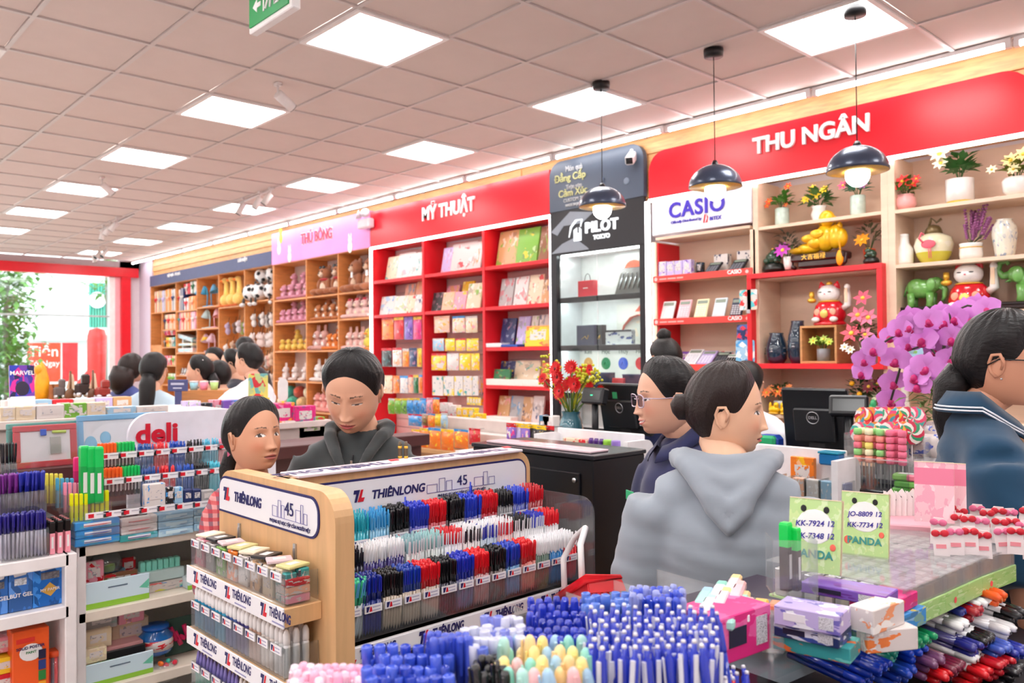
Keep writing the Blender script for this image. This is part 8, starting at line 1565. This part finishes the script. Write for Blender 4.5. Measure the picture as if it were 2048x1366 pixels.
BG=[('cashier with a high hair bun bent behind the first register',(1335,715),4.85,(-.3,1),dict(pitch=20,top=(34,40,84),tail=([(0,-.04,.10),(0,-.03,.15),(0,-.03,.18)],[.03,.045,.02]),H=1.55)),('person in white shirt behind the second register, mostly hidden by the hoodie',(1494,770),4.65,(.3,1),dict(hair='short',top=(236,238,244),bulk=1.15,H=1.6)),('woman with loose dark brown hair at the window end of the souvenir table',(263,738),6.9,(.45,.9),dict(hair='loose',hm=HBRN,top=(70,84,150),tail=([(0,-.07,.0),(0,-.10,-.08),(0,-.10,-.15),(0,-.09,-.2)],[.09,.10,.09,.05]),H=1.55)),('woman in pale blue blouse with long black ponytail seen from behind',(308,742),5.8,(-.05,1),dict(top=(186,208,222),tail=([(0,-.09,-.03),(0,-.12,-.1),(0,-.13,-.25),(0,-.14,-.40)],[.045,.055,.05,.015]),H=1.55,bulk=1.1)),('woman in pink top with white hair clip, in profile',(398,742),6.6,(-1,-.1),dict(top=(240,180,200),H=1.5,tail=([(0,-.09,-.03),(0,-.12,-.1),(0,-.13,-.2)],[.04,.05,.02]))),('man with short hair smiling toward the shop, grey jacket',(430,722),7.9,(-.3,-1),dict(hair='short',smile=1,top=(96,96,100),H=1.7,pitch=6)),('person in black jacket with a hand raised to the face',(438,752),6.9,(-.5,.5),dict(top=(34,34,40),H=1.5,arms=[((-.25,.12,1.0),(-.06,.14,1.27)),((.25,.05,1.0),(.2,.2,.9))])),('man in dark suit and glasses in profile at the wooden stand',(463,728),7.3,(-1,-.1),dict(hair='short',top=(34,40,56),H=1.6)),('man in white shirt with short black hair reaching over the wooden stand',(496,722),6.0,(-1,.35),dict(hair='short',top=(238,236,244),sleeve='short',H=1.66,bulk=1.15,arms=[((-.25,.2,1.03),(-.2,.42,.95)),((.25,.2,1.0),(.2,.40,.9))])),('person with black hair hidden behind the white shirted man',(490,700),8.3,(-.5,1),dict(hair='short',top=(60,60,66),H=1.68))]
for lab,px,D,vv,kw in BG:
 t,Hm,sh=person(lab,at_depth(px[0],px[1],D),mixv(*vv),res=.5,vox=.022,**kw)
 if 'clip' in lab:part('hair_clip',MB().tube([Hm@Vector((-.06,-.05,.085)),Hm@Vector((-.07,0,.09))],.008,6),WHITE,t)
 if 'glasses in' in lab:glasses(t,Hm,INKK,clear(),r=.003)
bk=thing('shopping_basket','red plastic shopping basket with white handles on the hoodie arm','basket',T(*at_depth(1236,1172,2.26))@RZ(-32)@RY(-24));RB=mat((226,22,36),.3)
for s in(-1,1):
 [part(n_,MB().box(c_,z_),RB,bk)for n_,c_,z_ in(('side_band',(s*.165,0,-.02),(.006,.26,.03)),('lower_band',(s*.145,0,-.19),(.006,.22,.02)),('side_band',(0,s*.13,-.02),(.33,.006,.03)),('lower_band',(0,s*.11,-.19),(.29,.006,.02)))];part('handle',MB().tube([(-.10,s*.128,0),(-.10,s*.12,.10),(-.06,s*.09,.15),(.06,s*.09,.15),(.10,s*.12,.10),(.10,s*.128,0)],.009,8),WHITE,bk)
lat=MB()
for i in range(15):
 for s in(-1,1):lat.box((-.15+i*.0214,s*.12,-.105),(.006,.006,.16));lat.box((s*.155,-.11+i*.0157,-.105),(.006,.006,.16))
o=part('lattice',lat,RB,bk);o['kind']='stuff';part('rim',MB().tube([(-.17,-.135,0),(.17,-.135,0),(.17,.135,0),(-.17,.135,0),(-.17,-.135,0)],.012,8),RB,bk);part('bottom',MB().box((0,0,-.2),(.29,.22,.008)),RB,bk)
for i in range(2):
 p=at_depth(800+i*12,910,2.45);t=ob('striped_pen',MB().lathe([(.006,0),(.006,.13),(.004,.14)],10).mesh(mat((96,80,60),.3),'p'),None,T(p.x,p.y,p.z-.10),'brown and gold pen standing behind the rack before the hoodie, %s of two'%ORD[i],'pen');part('gold_band',MB().lathe([(.0063,.09),(.0063,.097)],10).lathe([(.0063,.12),(.0063,.127)],10),GOLD,t)
 # gondolas in the middle of the shop
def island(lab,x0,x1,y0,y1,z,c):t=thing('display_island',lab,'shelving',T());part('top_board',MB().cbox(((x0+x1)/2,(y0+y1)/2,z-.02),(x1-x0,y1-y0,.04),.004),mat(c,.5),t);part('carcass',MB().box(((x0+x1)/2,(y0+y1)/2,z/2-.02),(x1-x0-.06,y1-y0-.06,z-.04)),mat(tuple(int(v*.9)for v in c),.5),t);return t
XI=-4.30;ZI=on_x(80,838,XI)[1];island('pale island behind the whiteboards with calendars on top',-4.95,-4.26,.4,on_x(462,840,XI)[0],ZI,(226,214,206))
for i,(bx,c,w_)in enumerate((((0,235,212,400),'cream','cream desk calendar'),((216,222,488,385),'cream','cream spiral calendar'),((500,205,880,400),'white','white flowery notebook box'),((882,180,1185,388),'green','green card holder with three small photos'),((1190,170,1445,352),'cream','pale yellow card holder with three small photos'),((1470,225,1860,352),'pale blue','pale blue wide box'),((1870,215,2300,340),'white','white wide box'))):ebox('%s standing on the pale island'%w_,zw(*bx),XI+.03,c,i,.06,ZI,'stationery','desk_calendar' if i<2 else 'card_holder' if i in(3,4)else 'carton',acc=[PAL['white'],PAL[c]])
for i,(bx,c)in enumerate((((60,140,420,215),'white'),((425,135,712,205),'pale blue'),((715,130,1000,205),'red'),((1010,120,1300,200),'white'),((1310,105,1540,185),'lilac'),((1545,95,1800,210),'kraft'))):ebox('%s flat pack in the far row of the pale island, %s in line'%(c,ORD[i]),zw(*bx),XI-.45,c,i,.1,ZI,'pack','flat_pack',acc=0)
y,z,w,h=bbx((20,730,70,797),-4.7);t=solid('comic_book',MB().cbox((0,.01,h/2),(w,.02,h),.002),printed((60,50,150),[(210,40,150),(40,60,180),(110,60,170),(30,30,80)],4,3,.42),'violet and blue comic book standing upright on the island','book',T(-4.7,y,z)@ER@RX(-6));text('MARVEL',w*.27,INKW,t,T(0,-.003,h*.76)@SOUTH,bold=.012,ext=.0005);part('cover_figure',MB().ell((0,0,h*.3),(w*.28,.001,h*.22),12,8),mat((40,30,60),.4),t,T(0,-.001,0));part('book_stand',MB().cbox((0,.03,-.02),(w,.08,.06+z-ZI-.02),.004),CARD,t,T(0,0,-(z-ZI)/2+.01))
island('wooden souvenir table near the window',-7.4,-6.5,.9,2.06,1.13,(206,170,130))
def model(lab,px0,px1,py,kind,c):
 D=6.35;p=at_depth((px0+px1)/2,800,D);w=(px1-px0)/FPX*D;h=(800-py)/FPX*D;t=thing('model_'+kind,lab,'souvenir',T(p.x,p.y,1.13));m=mat(c,.4,var=.2);h+=p.z-1.13
 part('base',MB().cbox((0,0,.02),(w*.9,w*.9,.04),.004),wood((176,116,70),.2),t)
 if kind=='ship':part('hull',MB().ell((0,0,.09),(w*.3,w*.5,.05)),m,t);part('mast',MB().tube([(0,0,.05),(0,0,h)],.008,6),m,t);part('sail',MB().prism([(-.01,.12),(w*.4,.14),(w*.2,h*.9),(-.01,h*.95)],.008),mat((226,206,180),.6),t,RZ(50));part('sail',MB().prism([(.01,.12),(-w*.4,.14),(-w*.15,h*.75),(.01,h*.8)],.008),mat((206,176,150),.6),t,RZ(50))
 elif kind=='car':part('body',MB().cbox((0,0,h*.45),(w*.6,w*.9,h*.3),.02).cbox((0,.02,h*.7),(w*.5,w*.5,h*.28),.02),m,t);[part('wheel',MB().lathe([(0,-.01),(w*.18,-.01),(w*.18,.01),(0,.01)],14,M=RY(90)),STEEL,t,T(a*w*.32,b*w*.3,h*.3))for a in(-1,1)for b in(-1,1)]
 elif kind=='arch':[part('frame_bar',MB().cbox(q,s_,.003),wood((176,110,66),.2),t)for q,s_ in(((0,-w*.42,h/2),(.03,.03,h)),((0,w*.42,h/2),(.03,.03,h)),((0,0,h-.015),(.03,w*.8,.03)))];part('bell',MB().ell((0,0,h*.35),(.03,w*.28,.05)),mat((40,150,70),.4),t)
 else:part('figure',MB().lathe([(w*.3,.04),(w*.42,h*.35),(w*.35,h*.6),(w*.2,h*.85),(0,h)],14).ell((0,-.02,h*.8),(w*.25,w*.25,h*.12)),m,t)
for a in(('gold mountain shaped figure on a black base by the comic book',66,102,722,'sculpture',(236,170,30)),('small silver model with wheels beside the gold figure',106,130,748,'car',(110,100,100)),('wooden frame with a green ornament on the souvenir table',102,126,768,'arch',(0,0,0)),('brown model sailing ship, nearest the gold figure',130,152,742,'ship',(120,80,50)),('dark model locomotive on the souvenir table',150,180,736,'car',(50,36,34)),('brown model sailing ship in the middle of the table',176,196,740,'ship',(110,70,50)),('red brown model car at the table end',190,220,750,'car',(150,50,44))):model(*a)
p=at_depth(356,822,5.3);t=thing('shelf_sign','slate blue T shaped shelf sign with pale lines of print','sign',T(p.x,p.y,0)@RZ(40));part('plate',MB().cbox((0,0,p.z+.165),(.135,.012,.075),.003),mat((72,78,126),.5),t);part('post',MB().cbox((0,.004,(p.z+.13)/2),(.045,.01,p.z+.13),.002),mat((72,78,126),.5),t);part('fine_print',MB().box((0,-.007,p.z+.175),(.09,.001,.014)).box((0,-.007,p.z+.148),(.06,.001,.008)),mat((190,192,214),.5),t)
p=at_depth(415,806,6.0);t=thing('wooden_stand','wooden stand before the white shirted man carrying pastel cups','stand',T(p.x,p.y,0)@RZ(43));part('box',MB().cbox((.0,0,p.z/2+.05),(.36,.3,p.z+.1),.004),wood((196,130,74),.15),t)
for i,c in enumerate(((170,226,190),(160,214,226),(246,150,180),(190,226,140))):q=solid('pastel_cup',MB().lathe([(.024,0),(.03,.055),(.026,.055)],14),mat(c,.4),'%s cup on the wooden stand'%('mint','pale blue','pink','lime')[i],'cup',T(*(Vector((p.x,p.y,p.z+.10))+RZ(43).to_3x3()@Vector((-.13+.075*i,-.1,0)))));part('lid',MB().lathe([(.031,.055),(.031,.064),(0,.066)],14),WHITE,q)
XM=-4.75;island('island of bags and toys behind the girl and the woman',-5.6,-4.70,2.05,on_x(655,850,XM)[0],on_x(480,850,XM)[1],(216,200,196))
for i,(bx,c,w_)in enumerate((((372,802,402,845),'lilac','lilac plush bag'),((404,806,425,845),'black','black plush bag'),((427,800,448,842),'pink','pink plush bag'),((448,800,500,842),'purple','purple boxed bag'),((500,796,540,840),'yellow','yellow toy net'),((540,806,590,850),'magenta','magenta toy basket'),((590,812,632,852),'magenta','magenta fruit basket'),((598,835,650,875),'green','lime green toy box'),((566,848,602,900),'blue','blue patterned pack'),((560,842,600,858),'white','white packed card'))):ebox('%s on the island behind the girl'%w_,bx,XM+.04-.02*(i%3),c,i,.08,None,'toy','toy_pack',acc=None)
for i,(bx,c,w_)in enumerate((((497,747,536,797),'green','green and red price poster in front of the white shirt'),((556,757,576,802),'white','white leaf shaped fan on a yellow handle'))):
 y,z,w,h=bbx(bx,XM-.02);t=solid('price_card',MB().prism(rrect(w,h,.012 if i==0 else w*.45,4),.004),printed((196,214,150),[(220,60,70),(120,190,190),(230,220,120)],3,2,.48)if i==0 else WHITE,w_,'card',T(XM-.02,y,z)@ER);part('handle',MB().tube([(0,.002,0),(0,.002,-.16)],.008,6),mat((250,200,30),.4),t)
YM=4.05;island('low gondola of snack and craft packs before the red shelving',-5.6,-3.95,YM,4.6,on_y(880,900,YM)[1],(206,160,110))
lg_=bpy.data.objects['display_island.003']
for y_,z_ in((YM+.30,on_y(830,830,YM+.22)[1]),(YM+.18,on_y(830,856,YM+.09)[1])):part('step',MB().cbox((-4.78,y_,z_/2),(1.6,.10,z_),.003),mat((216,206,200),.5),lg_)
SN=[(x0,825,x0+62,986,'green')for x0 in(247,313,378)]+[(x0,822,x0+65,990,'blue')for x0 in(442,510,578)]+[(648,818,712,985,'pink'),(716,815,782,975,'orange'),(455,990,598,1115,'blue'),(602,985,660,1110,'brown'),(662,985,735,1125,'orange'),(738,985,796,1115,'yellow'),(800,975,868,1145,'pale blue'),(490,1150,575,1330,'pink'),(577,1140,662,1345,'orange'),(665,1135,795,1366,'orange'),(800,1150,932,1366,'orange'),(936,1150,1086,1350,'orange'),(1092,1140,1212,1312,'red')]
for i,(a,b,c2,d,c)in enumerate(SN):
 Y=YM+.16-.07*(i>7)-.06*(i>12);x,z,w,h=bb(z7(a,b,c2,d),Y);hang('%s pack on the low gondola, %s step, %s in line'%(c,('upper','middle','lower')[(i>7)+(i>12)],ORD[i-(8 if i>7 else 0)-(5 if i>12 else 0)]),x,Y,z,w*.98,h,c,i,.05,'packs on the low gondola',name='snack_pack',acc=[(250,110,20),(255,140,40),(250,220,60)]if c=='orange' and i>12 else None)
for i,(bx,c)in enumerate((((785,870,870,965),'white'),((875,895,955,1005),'white'),((960,925,1020,1025),'yellow'),((1022,925,1080,1025),'yellow'),((1085,925,1145,1030),'yellow'),((1150,985,1222,1130),'yellow'))):x,z,w,h=bb(z7(*bx),4.5);carton('%s paint carton at the back of the low gondola, %s from the window end'%(c,ORD[i]),x,4.5,z,w,.06,h,c,i+3)
# the street outside
ob('street',MB().box((-30,0,-.06),(27.5,40,.1)).mesh(mat((190,188,186),.9),'s'),kind='structure')
def out(lab,name,cat,px,D):p=at_depth(*px,D);return thing(name,lab,cat,T(p.x,p.y,0)@RZ(57)),p.z,D/FPX
t,z,k=out('white building across the street','building','building',(100,640),30);part('wall',MB().box((0,3,5),(18,6,10)),mat((236,236,236),.8),t);part('awning',MB().cbox((0,-.6,2.4),(10,1.2,.5),.05),WHITE,t)
t,z,k=out('teal corrugated shop sign box with white disc, past the tree trunk','sign_box','sign',(218,655),24);g=MB();[g.box((-.5+.075*i,0,z+.65),(.04,.05,1.3))for i in range(14)];part('board',MB().box((0,.06,z+.65),(1.1,.1,1.3)),mat((60,160,140),.5),t);part('corrugation',g,mat((80,176,156),.5),t)['kind']='stuff';part('disc',MB().lathe([(0,0),(.24,0)],24,M=T(-.3,-.06,z+.8)@RX(90)),WHITE,t);part('posts',MB().box((-.4,.1,z/2),(.08,.08,z)).box((.4,.1,z/2),(.08,.08,z)),STEEL,t);text('A',.45,WHITE,t,T(.22,-.06,z+.78)@SOUTH,bold=.03)
t,z,k=out('orange red loan shop banner with white letters','banner','banner',(88,760),21);part('panel',MB().box((0,0,z+.45),(.78,.05,1.0)),mat((236,76,50),.5),t);part('side_panel',MB().box((.62,0,z+.45),(.36,.05,1.0)),mat((220,50,60),.5),t);text('Tiền',.38,INKW,t,T(0,-.03,z+.72)@SOUTH,bold=.008);text('Có Ngay',.21,INKW,t,T(0,-.03,z+.42)@SOUTH,bold=.006);part('posts',MB().box((0,.05,z/2),(.06,.06,z)),STEEL,t)
t,z,k=out('red inflatable tube figure by the tree','tube_figure','balloon',(194,655),18.5);part('body',MB().lathe([(.2,0),(.2,z-.2),(.16,z-.05),(0,z)],18),mat((236,60,60),.4),t);part('arm',MB().tube([(-.15,0,z*.55),(-.35,-.1,z*.42)],.06,8),mat((236,60,60),.4),t)
def tree(lab,px,D,r,h,n,cr,seed):
 t,z,k=out(lab,'street_tree','tree',px,D);rr=random.Random(seed);part('trunk',MB().tube([(0,0,0),(.05,0,h*.4),(-.03,0,h*.75),(.04,0,h)],[r,r*.9,r*.8,r*.6],10),mat((150,142,136),.9,bump=.5),t);g=MB()
 for i in range(n):leaf(g,(rr.gauss(cr[0],cr[1]),rr.gauss(0,cr[1]),rr.uniform(cr[2],cr[3])),(rr.uniform(-1,1),rr.uniform(-1,1),rr.uniform(-.6,.6)),rr.uniform(.16,.3),.12)
 part('foliage',g,leafm((96,150,60)),t)['kind']='stuff'
tree('street tree with a pale straight trunk just outside the window',(218,760),18.3,.10,5.2,500,(.35,.35,2.9,5),4);tree('leafy green tree at the far side of the window',(12,760),19,.07,3.2,1500,(0,.28,.4,3.6),6)
